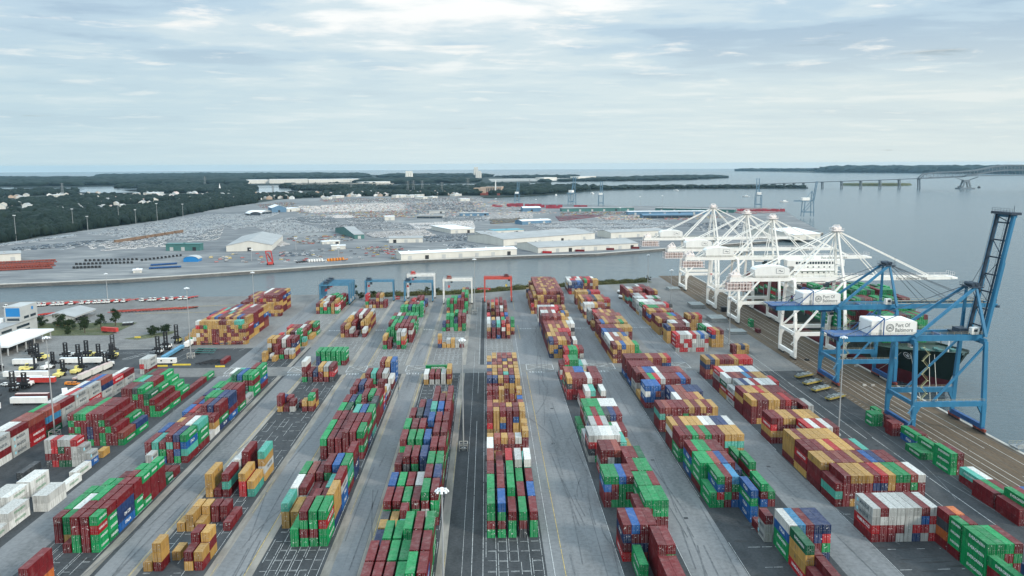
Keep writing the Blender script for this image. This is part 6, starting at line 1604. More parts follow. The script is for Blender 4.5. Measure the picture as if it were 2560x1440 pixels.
# ---------------------------------------------------------------- the far terminal: warehouses, car lots, cranes
def hall(name, label, A, B, back, h, roof='gable', wall='wall_pale', top='roof_grey', doors=3, rise=None, group=None, open_front=False):
    """hall with front wall from ground pixel A to B; back is a depth in metres or the ground pixel of the corner behind A"""
    a = G(*A); b = G(*B); u = (b - a); L_ = u.length; u = u / L_; n = Vector((-u.y, u.x, 0))
    if n.y < 0: n = -n
    if isinstance(back, tuple): v = G(*back) - a; D = v.dot(n)
    else: D = back
    D = max(12, min(160, D)); rise = (6.2 if roof == 'gable_front' else D * .045 + .6) if rise is None else rise
    root = empty(name, (a.x, a.y, 0), math.atan2(u.y, u.x), label, 'building', group)
    w = MB()
    t = .3
    if roof == 'gable_front':                                   # ridge runs away from the front
        prof = [(0, 0), (L_, 0), (L_, h), (L_ / 2, h + rise), (0, h)]
        w.prism(prof, 0, D); w.build('wall', M[wall], root)
        r = MB(); o = .6
        for q in (((-o, h - .1), (L_ / 2, h + rise + .15)), ((L_ / 2, h + rise + .15), (L_ + o, h - .1))):
            (x0, z0), (x1, z1) = q; r.add([(x0, -o, z0 + .2), (x1, -o, z1 + .2), (x1, D + o, z1 + .2), (x0, D + o, z0 + .2), (x0, -o, z0 - .1), (x1, -o, z1 - .1), (x1, D + o, z1 - .1), (x0, D + o, z0 - .1)], [(0, 1, 2, 3), (4, 7, 6, 5), (0, 4, 5, 1), (2, 6, 7, 3), (1, 5, 6, 2), (3, 7, 4, 0)])
        r.build('roof', M[top], root)
    elif roof == 'barrel':
        k = 12; prof = [(0, 0), (L_, 0)] + [(L_ / 2 + L_ / 2 * math.cos(math.pi * i / k), h * .55 + h * .6 * math.sin(math.pi * i / k)) for i in range(k + 1)]
        w.prism([(x * .97 + L_ * .015, z * .96) for x, z in prof], 0, D); w.build('wall', M[wall], root)
        r = MB(); pr = prof[2:]
        for (x0, z0), (x1, z1) in zip(pr[:-1], pr[1:]): r.add([(x0, -.5, z0), (x1, -.5, z1), (x1, D + .5, z1), (x0, D + .5, z0)], [(0, 1, 2, 3)])
        r.build('roof', M[top], root)
    else:
        w.box(0, L_, 0, D, 0, h)
        if roof == 'gable': w.add([(0, 0, h), (0, D, h), (0, D / 2, h + rise), (L_, 0, h), (L_, D, h), (L_, D / 2, h + rise)], [(0, 1, 2), (3, 5, 4)])
        w.build('wall', M[wall], root)
        r = MB(); o = .7
        if roof == 'gable':
            r.add([(-o, -o, h + .1), (L_ + o, -o, h + .1), (L_ + o, D / 2, h + rise + .25), (-o, D / 2, h + rise + .25), (L_ + o, D + o, h + .1), (-o, D + o, h + .1), (-o, -o, h - .3), (L_ + o, -o, h - .3)], [(0, 1, 2, 3), (3, 2, 4, 5), (6, 7, 1, 0)])
            for i in range(max(2, int(L_ / 22))): x = L_ * (i + .5) / max(2, int(L_ / 22)); r.box(x - .8, x + .8, D / 2 - .8, D / 2 + .8, h + rise, h + rise + 1.1)
        else:
            r.box(-o, L_ + o, -o, D + o, h + .02, h + .5)
            for i in range(max(1, int(L_ / 30))): x = L_ * (i + .5) / max(1, int(L_ / 30)); r.box(x - 1.2, x + 1.2, D * .4, D * .4 + 2.4, h + .5, h + 1.7)
        r.build('roof', M[top], root)
    if open_front:
        g = MB(); g.box(1.0, L_ - 1.0, -.12, -.02, .2, h * .72); g.build('opening', M['glass'], root)
        for i in range(int(L_ / 14) + 1): c = MB(); x = L_ * i / max(1, int(L_ / 14)); c.box(x - .25, x + .25, -.3, -.12, 0, h * .8); c.build('column', M['steel'], root)
    else:
        for i in range(doors):
            x = L_ * (i + .5) / doors; g = MB(); g.box(x - 2.4, x + 2.4, -.14, -.02, 0, min(5, h * .7)); g.build('door', M['dark'] if (i * 7 + int(L_)) % 5 == 0 else M['wall_grey'], root)
    return root
HALLS = [('warehouse', 'long low white quay shed with grey doors, nearest the channel', (1003, 651), (1292, 637), 24, 8, 'gable', 'wall_pale', 'roof_white', 7),
 ('warehouse', 'long white warehouse with a black door and red containers before it', (1345, 633), (1595, 621), (1297, 620), 7.5, 'gable', 'wall_pale', 'roof_grey', 8), ('warehouse', 'long pale warehouse behind the quay sheds with a grey roof', (1259, 615), (1487, 597.5), (1216, 600), 9.5, 'gable', 'wall_pale', 'roof_grey', 4),
 ('warehouse', 'long grey-roofed warehouse farther right, partly behind the white cranes', (1527, 596), (1662, 589.5), (1482, 591.5), 9, 'gable', 'wall_pale', 'roof_grey', 3), ('warehouse', 'big white gabled hall with a tall rounded gable and a grey roof', (566, 629), (680, 626.5), (538, 590.5), 7.8, 'gable_front', 'wall_pale', 'roof_grey', 1),
 ('terminal_building', 'dark green two-storey building left of the big gabled hall', (415, 627), (500, 626.5), 14, 9, 'flat', 'wall_green', 'wall_green', 3), ('shelter', 'small blue barrel-roofed shelter by the blue chassis rows', (458, 655), (496, 654.5), 16, 6, 'barrel', 'sign_blue', 'wall_grey', 0),
 ('warehouse', 'grey-green long shed in the middle of the car lots', (886, 597.5), (911, 596.5), (843, 580), 7, 'gable', 'wall_green', 'roof_grey', 1), ('warehouse', 'white shed with three doors before the dense car rows', (973, 607.5), (1057, 606), 26, 7, 'gable', 'wall_pale', 'roof_grey', 3),
 ('warehouse', 'wide flat white-roofed hall among the car lots', (1127, 584), (1186, 581.5), (1095, 573.5), 7, 'flat', 'wall_pale', 'roof_white', 2), ('hangar', 'front grey barrel-roofed hangar of the pair by the treeline', (625, 540), (652, 539), 40, 8, 'barrel', 'dark', 'roof_white', 0), ('hangar', 'rear grey barrel-roofed hangar of the pair by the treeline', (655, 537), (680, 534), 40, 8, 'barrel', 'wall_grey', 'roof_white', 0),
 ('warehouse', 'blue-walled hall with a white roof behind the hangar pair', (680, 531), (716, 530), 60, 11, 'gable_front', 'wall_blue', 'roof_white', 1), ('warehouse', 'pale hall joined to the blue-walled hall', (719, 530), (750, 527), 30, 8, 'flat', 'wall_pale', 'roof_white', 2),
 ('carport', 'long dark open carport in the middle of the lots', (1041, 546), (1107, 546), 30, 6, 'flat', 'wall_grey', 'roof_grey', 0), ('warehouse', 'low blue-grey building in the middle distance', (1151, 541), (1222, 540), 22, 7, 'flat', 'wall_blue', 'wall_grey', 4), ('warehouse', 'white-roofed blue hall near the red containers', (1307, 529), (1352, 528.5), 42, 9, 'gable', 'wall_blue', 'roof_white', 1),
 ('transit_shed', 'very long dark green transit shed below the distant cranes', (1405, 529), (1585, 527), 30, 8, 'flat', 'wall_green', 'roof_grey', 6), ('transit_shed', 'long white-roofed shed above the blue-fronted one', (1570, 537), (1790, 535.5), 26, 7, 'flat', 'wall_blue', 'roof_white', 6), ('transit_shed', 'blue-fronted open shed with pale columns', (1607, 546.5), (1733, 545), 26, 7.5, 'gable', 'wall_blue', 'wall_blue', 0),
 ('transit_shed', 'long dark green shed at the far quay, right of the others', (1638, 528), (1835, 532), 26, 7.5, 'flat', 'wall_green', 'roof_grey', 6), ('warehouse', 'white-roofed blue building before the white van rows', (1305, 562), (1378, 559), 30, 7, 'gable', 'wall_blue', 'roof_white', 2), ('terminal_building', 'pale green flat building at the left edge of the far terminal', (-30, 656), (53, 651.5), 40, 9, 'flat', 'wall_pale', 'roof_grey', 2),
 ('warehouse', 'long white warehouse with black doors near the tip of the far quay', (1985, 601), (2051, 597.5), (1880, 586), 8.5, 'gable', 'wall_pale', 'roof_white', 3), ('warehouse', 'blue-green roofed hall behind the long pale warehouse', (1238, 586), (1310, 583), 30, 6, 'flat', 'wall_pale', 'sign_teal', 2), ('warehouse', 'grey hall at the left end of the long pale warehouse', (1187, 592), (1216, 606), 30, 9, 'flat', 'wall_pale', 'roof_grey', 1),
 ('kiosk', 'small white gate house by the channel road', (333, 683), (354, 682), 6, 3, 'flat', 'wall_pale', 'roof_white', 1), ('warehouse', 'small white building in the far centre lots', (962, 551), (987, 550.5), 25, 8, 'flat', 'wall_pale', 'roof_white', 1), ('warehouse', 'low dark shed in the upper middle of the lots', (1073, 534), (1112, 533), 18, 6, 'flat', 'wall_grey', 'roof_grey', 2), ('warehouse', 'white shed with trailers at its front in the middle of the lots', (806, 611), (850, 609), 10, 4, 'flat', 'wall_pale', 'roof_white', 3), ('canopy', 'thin white canopy on the pale lot near the school-bus row', (829, 624), (864, 623), 8, 5, 'flat', 'wall_pale', 'roof_white', 1), ('warehouse', 'small pale shed in the far right lots', (1151, 503.5), (1175, 503), 25, 8, 'flat', 'wall_pale', 'roof_white', 1)]
M['sign_teal'] = mat('teal_metal_roof', (0.10, 0.32, 0.38), 0.5, var=.06)
for hh in HALLS: hall(*hh, open_front=hh[0] in ('carport', 'hangar') or 'open' in hh[1])
# brick power station with a tall white chimney
def power_station():
    a = G(1184, 487.5); root = empty('power_station', (a.x, a.y, 0), -.25, 'tan brick power station with a slim white chimney on the far shore', 'building')
    for x0, x1, z in ((0, 48, 52), (48, 90, 58), (90, 205, 62)): w = MB(); w.box(x0, x1, 0, 60, 0, z); w.build('wall', M['brick'], root)
    for i in range(9): w = MB(); w.box(95 + i * 12, 101 + i * 12, -.4, -.05, 14, 50); w.build('window', M['glass'], root)
    r = MB(); r.box(90, 205, -1, 61, 62, 64); r.build('roof', M['roof_grey'], root); s = MB(); s.box(60, 200, -40, -2, 0, 14); s.box(100, 150, -34, -6, 14, 24); s.build('annex', M['rust'], root)
    c = MB(); c.tube((165, -14, 0), (165, -14, 108), 5.2, 3.6, n=16); c.build('chimney', M['white'], root); root.scale = (.54, .54, .52)
power_station()
for i, (x0, y0, x1, y1, d, h, lb) in enumerate(((620, 459.2, 672, 458.5, 120, 24, 'huge white warehouse far off, left end of the white row'), (674, 458.8, 770, 457.8, 130, 26, 'longest huge white warehouse in the far-off white row'), (772, 457.2, 904, 455.4, 130, 22, 'huge white warehouse far off, right half of the white row'), (905, 462, 976, 460.2, 60, 16, 'low white warehouse far off behind the road viaduct'), (1360, 451.5, 1392, 450.8, 90, 22, 'white hall on the far island, left one'), (1446, 449.5, 1490, 448.6, 90, 24, 'white domed hall on the far island, right one'), (255, 456, 300, 455, 60, 14, 'white building in the far woods, right of the lake'), (395, 457.5, 430, 456.8, 60, 16, 'white building deep in the far woods'), (210, 454.5, 237, 454, 60, 12, 'white building in the far woods above the lake'))):
    hall('warehouse', lb, (x0, y0), (x1, y1), d, h, 'flat', 'wall_pale', 'roof_white', 4)
for x, y, w_, h, lb in ((1190, 444.5, 26, 95, 'pale grain silo tower on the far point'), (1196, 444.7, 34, 60, 'lower pale silo block beside the far silo tower'), (1023, 451, 36, 70, 'white tower block on the flats far off')):
    q = G(x, y); root = empty('silo', (q.x, q.y, 0), 0, lb, 'silo'); b = MB(); [b.tube((k * w_ * .5, 0, 0), (k * w_ * .5, 0, h * .8), w_ * .3, n=12) for k in (-1, 0, 1)]; b.build('bins', M['wall_pale'], root); b = MB(); b.box(-w_ * .7, w_ * .7, -8, 8, h * .8, h); b.build('head_house', M['wall_pale'], root)

# distant gantry cranes on the far quay
M['far_blue'] = mat('faded_crane_blue', (0.10, 0.19, 0.26), 0.6, var=.1)
def far_crane(px, py, s, rz, raised, label):
    q = G(px, py); root = empty('quay_crane', (q.x, q.y, 0), rz, label, 'crane', 'blue cranes on the far quay'); m = M['far_blue']
    for x in (-14, 14):
        for y in (-9, 9): l = MB(); l.beam((x, y, 0), (x * .85, y, 42), 1.6, 1.6); l.build('leg', m, root)
    b = MB()
    for y in (-9, 9): b.beam((-14, y, 12), (14, y, 12), 1.4, 1.8); b.beam((-13, y, 12), (12, y, 40), 1, 1)
    for x in (-14, 14): b.beam((x * .97, -9, 12), (x * .97, 9, 12), 1.2, 1.6)
    b.build('portal_frame', m, root)
    b = MB(); [b.beam((-38, y, 42), (14, y, 42), 1.4, 2.6) for y in (-4, 4)]; b.build('girder', m, root)
    h = MB(); h.box(-18, 2, -6, 6, 43.3, 51); h.build('machinery_house', M['house_white'], root)
    b = MB(); [b.beam((13, y, 42), (10, y * .3, 68), 1.2, 1.2) for y in (-8, 8)]; b.beam((10, 0, 68), (-12, 0, 43), .9, .9); b.build('mast', m, root)
    b = MB(); a = math.radians(82); [b.beam((15, y, 43), (15 + 52 * math.cos(a), y, 43 + 52 * math.sin(a)), 1.3, 2.4) for y in (-4, 4)]
    for i in range(5): x = 15 + (6 + i * 11) * math.cos(a); z = 43 + (6 + i * 11) * math.sin(a); b.beam((x, -4, z), (x, 4, z), .8, .8)
    b.build('boom', m, root); root.scale = (s, s, s); return root
for px, py, s, rz, lb in ((1293, 508.5, .68, 1.3, 'leftmost blue crane on the far quay, behind the red containers'), (1430, 513, .84, 1.1, 'blue crane on the far quay with a leaning raised boom, second from left'), (1502, 515, .72, 1.35, 'third blue crane on the far quay, boom straight up'), (1895, 520, .81, 1.4, 'blue crane seen end-on at the far quay, above the red tractors'), (2018, 541, .81, 0.05, 'blue crane seen side-on at the corner of the far quay')): far_crane(px, py, s, rz, True, lb)

# ---------------------------------------------------------------- parked cars and trucks of the far terminal
def car_arrays():
    r = np.random.default_rng(12); cars = []
    LOTS = [(((215, 585), (520, 537), (700, 533), (640, 556), (305, 592)), 'pale', .9, 12), (((0, 611), (186, 587), (188, 591), (0, 616)), 'pale', .9, 5), (((30, 621), (228, 602), (300, 601), (120, 622), (36, 628)), 'dark', .8, 8), (((150, 626), (330, 590), (440, 583), (240, 612)), 'pale', .55, 12), (((627, 563), (700, 549), (832, 578), (690, 588)), 'pale', .95, 14), (((695, 547), (800, 541), (850, 556), (800, 562)), 'pale', .9, 14), (((860, 548), (960, 545), (965, 556), (880, 558)), 'pale', .8, 14), (((800, 562), (1000, 557), (1012, 570), (815, 575)), 'dark', .9, 8),
            (((905, 582), (1060, 575), (1090, 590), (935, 596)), 'dark', .92, 8), (((1020, 560), (1180, 553), (1186, 571), (1040, 573)), 'pale', .9, 7), (((1060, 592), (1165, 585), (1180, 600), (1070, 606)), 'dark', .9, 8), (((1325, 561), (1440, 553), (1640, 551), (1690, 566), (1480, 581), (1360, 577)), 'white', .97, 6.6), (((1205, 536), (1330, 533), (1330, 546), (1205, 549)), 'pale', .8, 9), (((745, 516), (1010, 507), (1010, 526), (770, 533)), 'pale', .4, 14), (((1020, 512), (1180, 505), (1190, 530), (1040, 532)), 'dark', .4, 14), (((480, 559), (560, 549), (600, 552), (500, 570)), 'pale', .8, 9), (((520, 575), (560, 570), (545, 600), (470, 605)), 'white', .6, 9),
            (((270, 612), (410, 603), (415, 618), (250, 628)), 'white', .5, 11), (((1110, 612), (1170, 609), (1200, 618), (1140, 622)), 'dark', .7, 9), (((640, 590), (660, 589), (725, 612), (700, 618)), 'dark', .8, 9), (((700, 634), (790, 632), (800, 640), (690, 643)), 'dark', .35, 10), (((900, 618), (1000, 616), (1010, 632), (930, 634)), 'mix', .4, 12), (((1390, 542), (1470, 537), (1512, 540), (1400, 553)), 'red', .9, 8), (((1225, 549), (1300, 545), (1312, 555), (1228, 560)), 'rust', .8, 8), (((1760, 524), (1920, 521), (1955, 530), (1870, 536)), 'red', .8, 8), (((1700, 560), (1850, 553), (1900, 570), (1760, 580)), 'dark', .3, 14), (((1650, 540), (1800, 536), (1820, 545), (1660, 552)), 'mix', .3, 14), (((870, 530), (1030, 527), (1035, 542), (880, 546)), 'mix', .35, 14), (((1400, 531), (1590, 529), (1590, 537), (1400, 541)), 'mix', .3, 12), (((640, 512), (730, 505), (740, 512), (660, 522)), 'mix', .4, 12), (((800, 498), (1180, 493), (1200, 502), (800, 506)), 'mix', .25, 18), (((820, 540), (870, 538), (900, 543), (840, 546)), 'pale', .6, 9), (((330, 592), (480, 566), (540, 572), (470, 600), (360, 604)), 'pale', .55, 11), (((700, 592), (880, 586), (900, 600), (760, 612)), 'mix', .3, 14), (((700, 516), (1240, 502), (1400, 534), (1040, 545), (760, 540)), 'mix', .22, 22), (((510, 640), (1000, 612), (1000, 648), (560, 668)), 'mix', .12, 20), (((860, 500), (1200, 494), (1210, 504), (860, 510)), 'pale', .5, 16), (((1220, 520), (1300, 518), (1300, 530), (1220, 533)), 'pale', .7, 11), (((950, 563), (1100, 560), (1110, 572), (960, 576)), 'pale', .6, 9), (((1100, 542), (1210, 541), (1220, 552), (1110, 556)), 'pale', .8, 10), (((1480, 541), (1600, 538), (1640, 549), (1510, 552)), 'mix', .4, 12), (((220, 612), (420, 598), (420, 606), (230, 624)), 'white', .35, 12), (((560, 563), (625, 552), (640, 562), (590, 575)), 'pale', .7, 10)]
    cols = {'pale': [(.72, .74, .75), (.78, .79, .79), (.6, .63, .65), (.2, .22, .24), (.62, .68, .72)], 'dark': [(.05, .06, .07), (.16, .18, .2), (.7, .72, .73), (.5, .53, .55), (.08, .13, .2)], 'white': [(.76, .76, .75), (.7, .7, .7)], 'red': [(.32, .03, .06), (.4, .06, .08), (.22, .03, .05)], 'rust': [(.26, .12, .06), (.4, .3, .1), (.12, .1, .08)], 'mix': [(.6, .62, .63), (.3, .2, .15), (.12, .13, .14), (.5, .08, .06), (.45, .46, .46), (.6, .45, .12)]}
    for poly, kind, fill, rowgap in LOTS:
        pts = np.array([tuple(G(*p)[:2]) for p in poly]); ax = pts[1] - pts[0]; ang = math.atan2(ax[1], ax[0]) + r.uniform(-.1, .1); c, s = math.cos(ang), math.sin(ang); Rm = np.array([[c, s], [-s, c]])
        q = pts @ Rm.T; lo, hi = q.min(0), q.max(0); xs = np.arange(lo[0], hi[0], 2.75 if kind != 'mix' else 4); ysr = np.arange(lo[1], hi[1], rowgap * .62)
        X, Y = np.meshgrid(xs, ysr); X = X.ravel(); Y = Y.ravel() + r.normal(0, .25, X.size); k = r.uniform(0, 1, X.size) < min(1, fill * 1.15) * (.25 + .75 * (np.sin(X * .045 + np.floor(Y / 40) * 2) > -.6)); X, Y = X[k], Y[k]
        ins = np.zeros(X.size, bool); n = len(q); j = n - 1
        for i in range(n):
            cr = ((q[i, 1] > Y) != (q[j, 1] > Y)) & (X < (q[j, 0] - q[i, 0]) * (Y - q[i, 1]) / (q[j, 1] - q[i, 1] + 1e-9) + q[i, 0]); ins ^= cr; j = i
        X, Y = X[ins], Y[ins]; Wp = np.stack([X, Y], 1) @ Rm; pal = cols[kind]
        for (x, y) in Wp: cars.append((x, y, ang + math.pi / 2 + (0 if r.uniform() < .5 else math.pi), pal[r.integers(len(pal))], 1.35 if kind in ('white',) else 1.0))
    return cars
CARS = car_arrays()
BLK = [(o.location.x, o.location.y) for o in ()]
def car_verts(tall=1.0):
    w, l = .95, 2.3; z1, z2 = .85 * tall, 1.45 * tall
    v = [(-w, -l, .3), (w, -l, .3), (w, l, .3), (-w, l, .3), (-w, -l, z1), (w, -l, z1), (w, l, z1), (-w, l, z1), (-w * .85, -l * .45, z2), (w * .85, -l * .45, z2), (w * .85, l * .7, z2), (-w * .85, l * .7, z2), (-w, -l * .7, z1), (w, -l * .7, z1), (w, l * .98, z1), (-w, l * .98, z1)]
    body = [(0, 1, 5, 4), (1, 2, 6, 5), (2, 3, 7, 6), (3, 0, 4, 7), (4, 5, 6, 7), (8, 9, 10, 11)]; glass = [(12, 13, 9, 8), (13, 14, 10, 9), (14, 15, 11, 10), (15, 12, 8, 11)]
    return v, body, glass
def tint_mat():
    m = bpy.data.materials.new('car_paint'); m.use_nodes = True; N = m.node_tree.nodes; L = m.node_tree.links; b = N['Principled BSDF']; b.inputs['Roughness'].default_value = .3
    a = N.new('ShaderNodeAttribute'); a.attribute_name = 'cc'; L.new(a.outputs['Color'], b.inputs['Base Color']); return m
def obj_tint_mat():
    m = bpy.data.materials.new('car_body_paint'); m.use_nodes = True; N = m.node_tree.nodes; L = m.node_tree.links; b = N['Principled BSDF']; b.inputs['Roughness'].default_value = .3
    a = N.new('ShaderNodeObjectInfo'); L.new(a.outputs['Color'], b.inputs['Base Color']); return m
M['car'] = tint_mat(); M['car_own'] = obj_tint_mat()
CARS.sort(key=lambda c: c[0] ** 2 + c[1] ** 2)
v_, b_, g_ = car_verts()
cme = bpy.data.meshes.new('car'); cme.from_pydata(v_, [], b_ + g_); cme.materials.append(M['car_own']); cme.materials.append(M['glass']); cme.polygons.foreach_set('material_index', [0] * len(b_) + [1] * len(g_))
def tone(c): return 'red' if c[0] > .2 and c[1] < .1 else 'brown' if c[0] > 1.5 * c[2] and c[0] > .2 else 'dark' if sum(c) < .5 else 'pale'
for x, y, a, c, t in CARS[:290]:
    o = link('parked_car', cme); o.location = (x, y, 0.03); o.rotation_euler = (0, 0, a); o.scale = (1, 1, t); o.color = (*c, 1)
    tag(o, '%s car in the nearest rows of the far terminal car lots' % tone(c), 'car', 'cars parked on the far terminal, %s' % tone(c))
rest = CARS[290:]; V = []; F = []; CC = []
va = np.array(v_)
for x, y, a, c, t in rest:
    n = len(V); cs, sn = math.cos(a), math.sin(a)
    V += [(x + p[0] * cs - p[1] * sn, y + p[0] * sn + p[1] * cs, p[2] * t) for p in v_]; F += [tuple(i + n for i in f) for f in b_ + g_]; CC += [(*c, 1)] * len(b_) + [(.03, .04, .05, 1)] * len(g_)
me = bpy.data.meshes.new('parked_cars'); me.from_pydata(V, [], F); me.update(); at = me.attributes.new('cc', 'FLOAT_COLOR', 'FACE'); at.data.foreach_set('color', np.array(CC, np.float32).ravel()); me.materials.append(M['car'])
tag(link('parked_cars', me), 'thousands of cars and vans in the rows farther back on the far terminal', 'cars', None, 'stuff'); print('cars', len(CARS))
# tractors, chassis and machines in rows close to the channel
def rowset(name, lbl, cat, grp, m, pts, n, rz, size, lift=0.0):
    a, b = G(*pts[0]), G(*pts[1]); me = None
    for i in range(n):
        q = a.lerp(b, i / max(1, n - 1))
        if me is None:
            mb = MB(); w, l, h = size; mb.box(-w * .55, w * .55, -l, l, .75, 1.2); mb.box(-w, w, -l, -l + 1.9, .6, .6 + h); mb.box(-w * .9, w * .9, l - .4, l, .8, 1.4)
            for yy in (-l * .7, l * .7):
                for sx in (-1, 1): mb.tube((sx * w * .6, yy, .5), (sx * w, yy, .5), .5, n=8)
            me = mb.mesh(name); me.materials.append(m)
        o = link(name, me); o.location = (q.x, q.y, .03); o.rotation_euler = (0, 0, rz); tag(o, lbl, cat, grp)
for k, (p0, p1, n) in enumerate((((192, 662), (330, 658), 15), ((186, 671), (250, 669), 8), ((215, 653), (342, 650), 13), ((355, 652), (452, 640), 11))): rowset('truck_tractor', 'black truck tractor in the rows by the channel road', 'truck', 'black truck tractors on the far terminal', M['dark'], (p0, p1), n, .3, (1.15, 4.2, 2.2))
for p0, p1, n in (((376, 672), (450, 668), 15), ((380, 664), (440, 660), 12)): rowset('trailer_chassis', 'blue trailer chassis in the rows beside the barrel-roofed shelter', 'trailer', 'blue trailer chassis on the far terminal', M['crane_deep'], (p0, p1), n, .3, (1.15, 5, 1.4))
for j in range(5): rowset('trailer_chassis', 'rust red chassis in the dense block at the left of the far quay', 'trailer', 'rust red chassis on the far terminal', M['rust'], ((-5, 677 - j * 4.8), (128 + j * 2, 671 - j * 4.8)), 21, .55 - .9 * (j % 2), (1.2, 4.6, 1.2 + .5 * (j % 3)))
rowset('truck', 'white truck in the short row of trucks above the channel', 'truck', 'white trucks above the channel', M['white'], ((778, 655), (810, 653)), 6, -.7, (1.25, 4.5, 3)); rowset('bus', 'orange and white bus in the short row beside the trucks', 'bus', 'orange buses above the channel', M['orange'], ((826, 653), (862, 650)), 6, -.7, (1.25, 4.5, 3)); rowset('trailer_chassis', 'dark flat trailer left of the white truck row', 'trailer', 'dark flat trailers above the channel', M['dark'], ((750, 657), (768, 655)), 4, -.9, (1.25, 5, 1.2))
for px, py, lb in ((1356, 632, 'red container before the black-doored warehouse, leftmost'), (1438, 628, 'red container before the black-doored warehouse, beside its black door'), (1512, 624, 'red container at the front of the black-doored warehouse, third along'), (1575, 621, 'red container at the right end of the black-doored warehouse')):
    q = G(px, py); own_box(dict(x=q.x, y=q.y - 3, z=.02, L=12.19, H=2.6, c='M', rgb=PAL['R'] if px < 1400 else PAL['M'], side=0, sg=1, lettered=False, group='red containers before the warehouse'), lb, 1.35 - H * 2)
# brown rail cars
for i in range(7):
    q = G(300 + i * 24.5, 607 - i * 3.9); root = empty('rail_car', (q.x, q.y, 0), G(320, 603.9).x * 0 + math.atan2(G(440, 585).y - G(310, 606).y, G(440, 585).x - G(310, 606).x) - H, '%s enclosed brown rail car in the train beside the pale car lot' % (ORD[i] if i < 6 else 'last'), 'rail car', 'brown rail cars'); b = MB(); b.box(-1.6, 1.6, -13, 13, 1.1, 5.6)
    for k in range(12): b.box(-1.66, 1.66, -12.4 + k * 2.2, -12.2 + k * 2.2, 1.2, 5.4)
    b.build('body', M['tan_car'] if 'tan_car' in M else M.setdefault('tan_car', mat('brown_rail_car', (.22, .14, .09), .7, var=.2)), root); r = MB(); r.box(-1.65, 1.65, -13.1, 13.1, 5.6, 5.8); r.build('roof', M['roof_grey'], root); w = MB(); [w.box(-1.2, 1.2, y - 1.6, y + 1.6, .1, 1.1) for y in (-9, 9)]; w.build('wheel_truck', M['dark'], root)
# pink reach machine and its neighbours
q = G(676, 662); root = empty('reach_stacker', (q.x, q.y, 0), .3, 'pink red tall machine standing alone by the channel', 'machine')
b = MB(); b.box(-3, 3, -4, 4, 1, 3.4); b.build('body', M['red'], root); b = MB(); b.beam((-3, -3, 3), (-5, -6, 17), 1.2, 1.2); b.beam((3, -3, 3), (1, -6, 17), 1.2, 1.2); b.beam((-5, -6, 17), (1, -6, 17), 1, 1); b.beam((3, 3, 3), (-3, -5, 14), 1, 1); b.build('boom', M['red'], root); b = MB(); [b.tube((s * 3, y, 1), (s * 4, y, 1), 1, n=10) for s in (-1, 1) for y in (-2.6, 2.6)]; b.build('wheel', M['rubber'], root)
# red stacks on the far quay: further containers, lying beyond the three hundred nearest
def far_red():
    mb = MB(); r = random.Random(8)
    for px0, px1, py, hmax in ((1236, 1255, 517.5, 2), (1272, 1308, 517, 3), (1318, 1362, 518.5, 3), (1370, 1404, 521, 3), (1440, 1470, 517, 1), (1850, 1960, 529, 2)):
        px = px0
        while px < px1:
            for k in range(3):
                q = G(px, py - k * .9); h = r.randint(max(1, hmax - 1), hmax); mb.box(q.x - 6, q.x + 6, q.y, q.y + 2.5, 0, h * 2.6)
            px += 7.6
    tag(mb.build('stacked_containers', M['far_red']), 'low mass of dark red containers along the far quay below the cranes', 'containers', None, 'stuff')
M['far_red'] = mat('far_red_containers', (0.30, 0.035, 0.055), 0.6, var=0.35, scale=0.12); far_red()

# ---------------------------------------------------------------- light masts of the far terminal
for i, (x0, y0, y1) in enumerate(((41, 602, 545), (184, 578, 526), (220, 577, 545), (298, 560, 514), (340, 560, 528), (394, 558, 512), (458, 545, 513), (687, 600, 562), (740, 626, 596), (629, 652, 640), (816, 560, 548), (1137, 565, 540), (1550, 553, 520), (847, 650, 619), (972, 630, 600), (1240, 520, 497), (1340, 522, 499), (1600, 520, 492), (1655, 520, 490))):
    q = G(x0, y0); k = (q.xy.length / F_PX); h = max(14, min(40, (y0 - y1) * k)); root = empty('light_mast', (q.x, q.y, 0), 0, 'slim pale light mast on the far terminal, %s' % (['at the left edge of the dark trees', 'before the dark trees, second from left', 'beside the second mast before the trees', 'before the trees above the pale lot', 'shorter, above the pale car lot', 'tallest above the pale car lot', 'right end of the masts before the trees', 'over the big car grid', 'right of the gabled hall', 'beside the pink machine', 'over the dark empty lot', 'among the middle car rows', 'over the white van rows', 'by the bus row', 'above the quay shed yard', 'above the red stacks', 'right of the red stacks', 'behind the green sheds, left one', 'behind the green sheds, right one'][i]), 'light mast', 'light masts of the far terminal')
    p = MB(); p.tube((0, 0, 0), (0, 0, h), .42, .25, n=6); p.build('pole', M['mast'], root); p = MB(); p.box(-2, 2, -.8, .8, h - .4, h + .6); p.build('lamp_head', M['lamp'], root)

# ---------------------------------------------------------------- woods, houses, lakes
def pts_in(poly, n, r):
    P_ = np.array([tuple(G(*p)[:2]) for p in poly]); lo, hi = P_.min(0), P_.max(0); out = []
    while sum(len(o) for o in out) < n:
        X = r.uniform(lo[0], hi[0], n * 3); Y = r.uniform(lo[1], hi[1], n * 3); ins = np.zeros(n * 3, bool); j = len(P_) - 1
        for i in range(len(P_)):
            ins ^= ((P_[i, 1] > Y) != (P_[j, 1] > Y)) & (X < (P_[j, 0] - P_[i, 0]) * (Y - P_[i, 1]) / (P_[j, 1] - P_[i, 1] + 1e-9) + P_[i, 0]); j = i
        out.append(np.stack([X[ins], Y[ins]], 1))
    return np.concatenate(out)[:n]
def ico():
    import bmesh
    bm = bmesh.new(); bmesh.ops.create_icosphere(bm, subdivisions=2, radius=1); V = np.array([v.co[:] for v in bm.verts]); F = np.array([[v.index for v in f.verts] for f in bm.faces]); bm.free(); return V, F
ICO = ico()
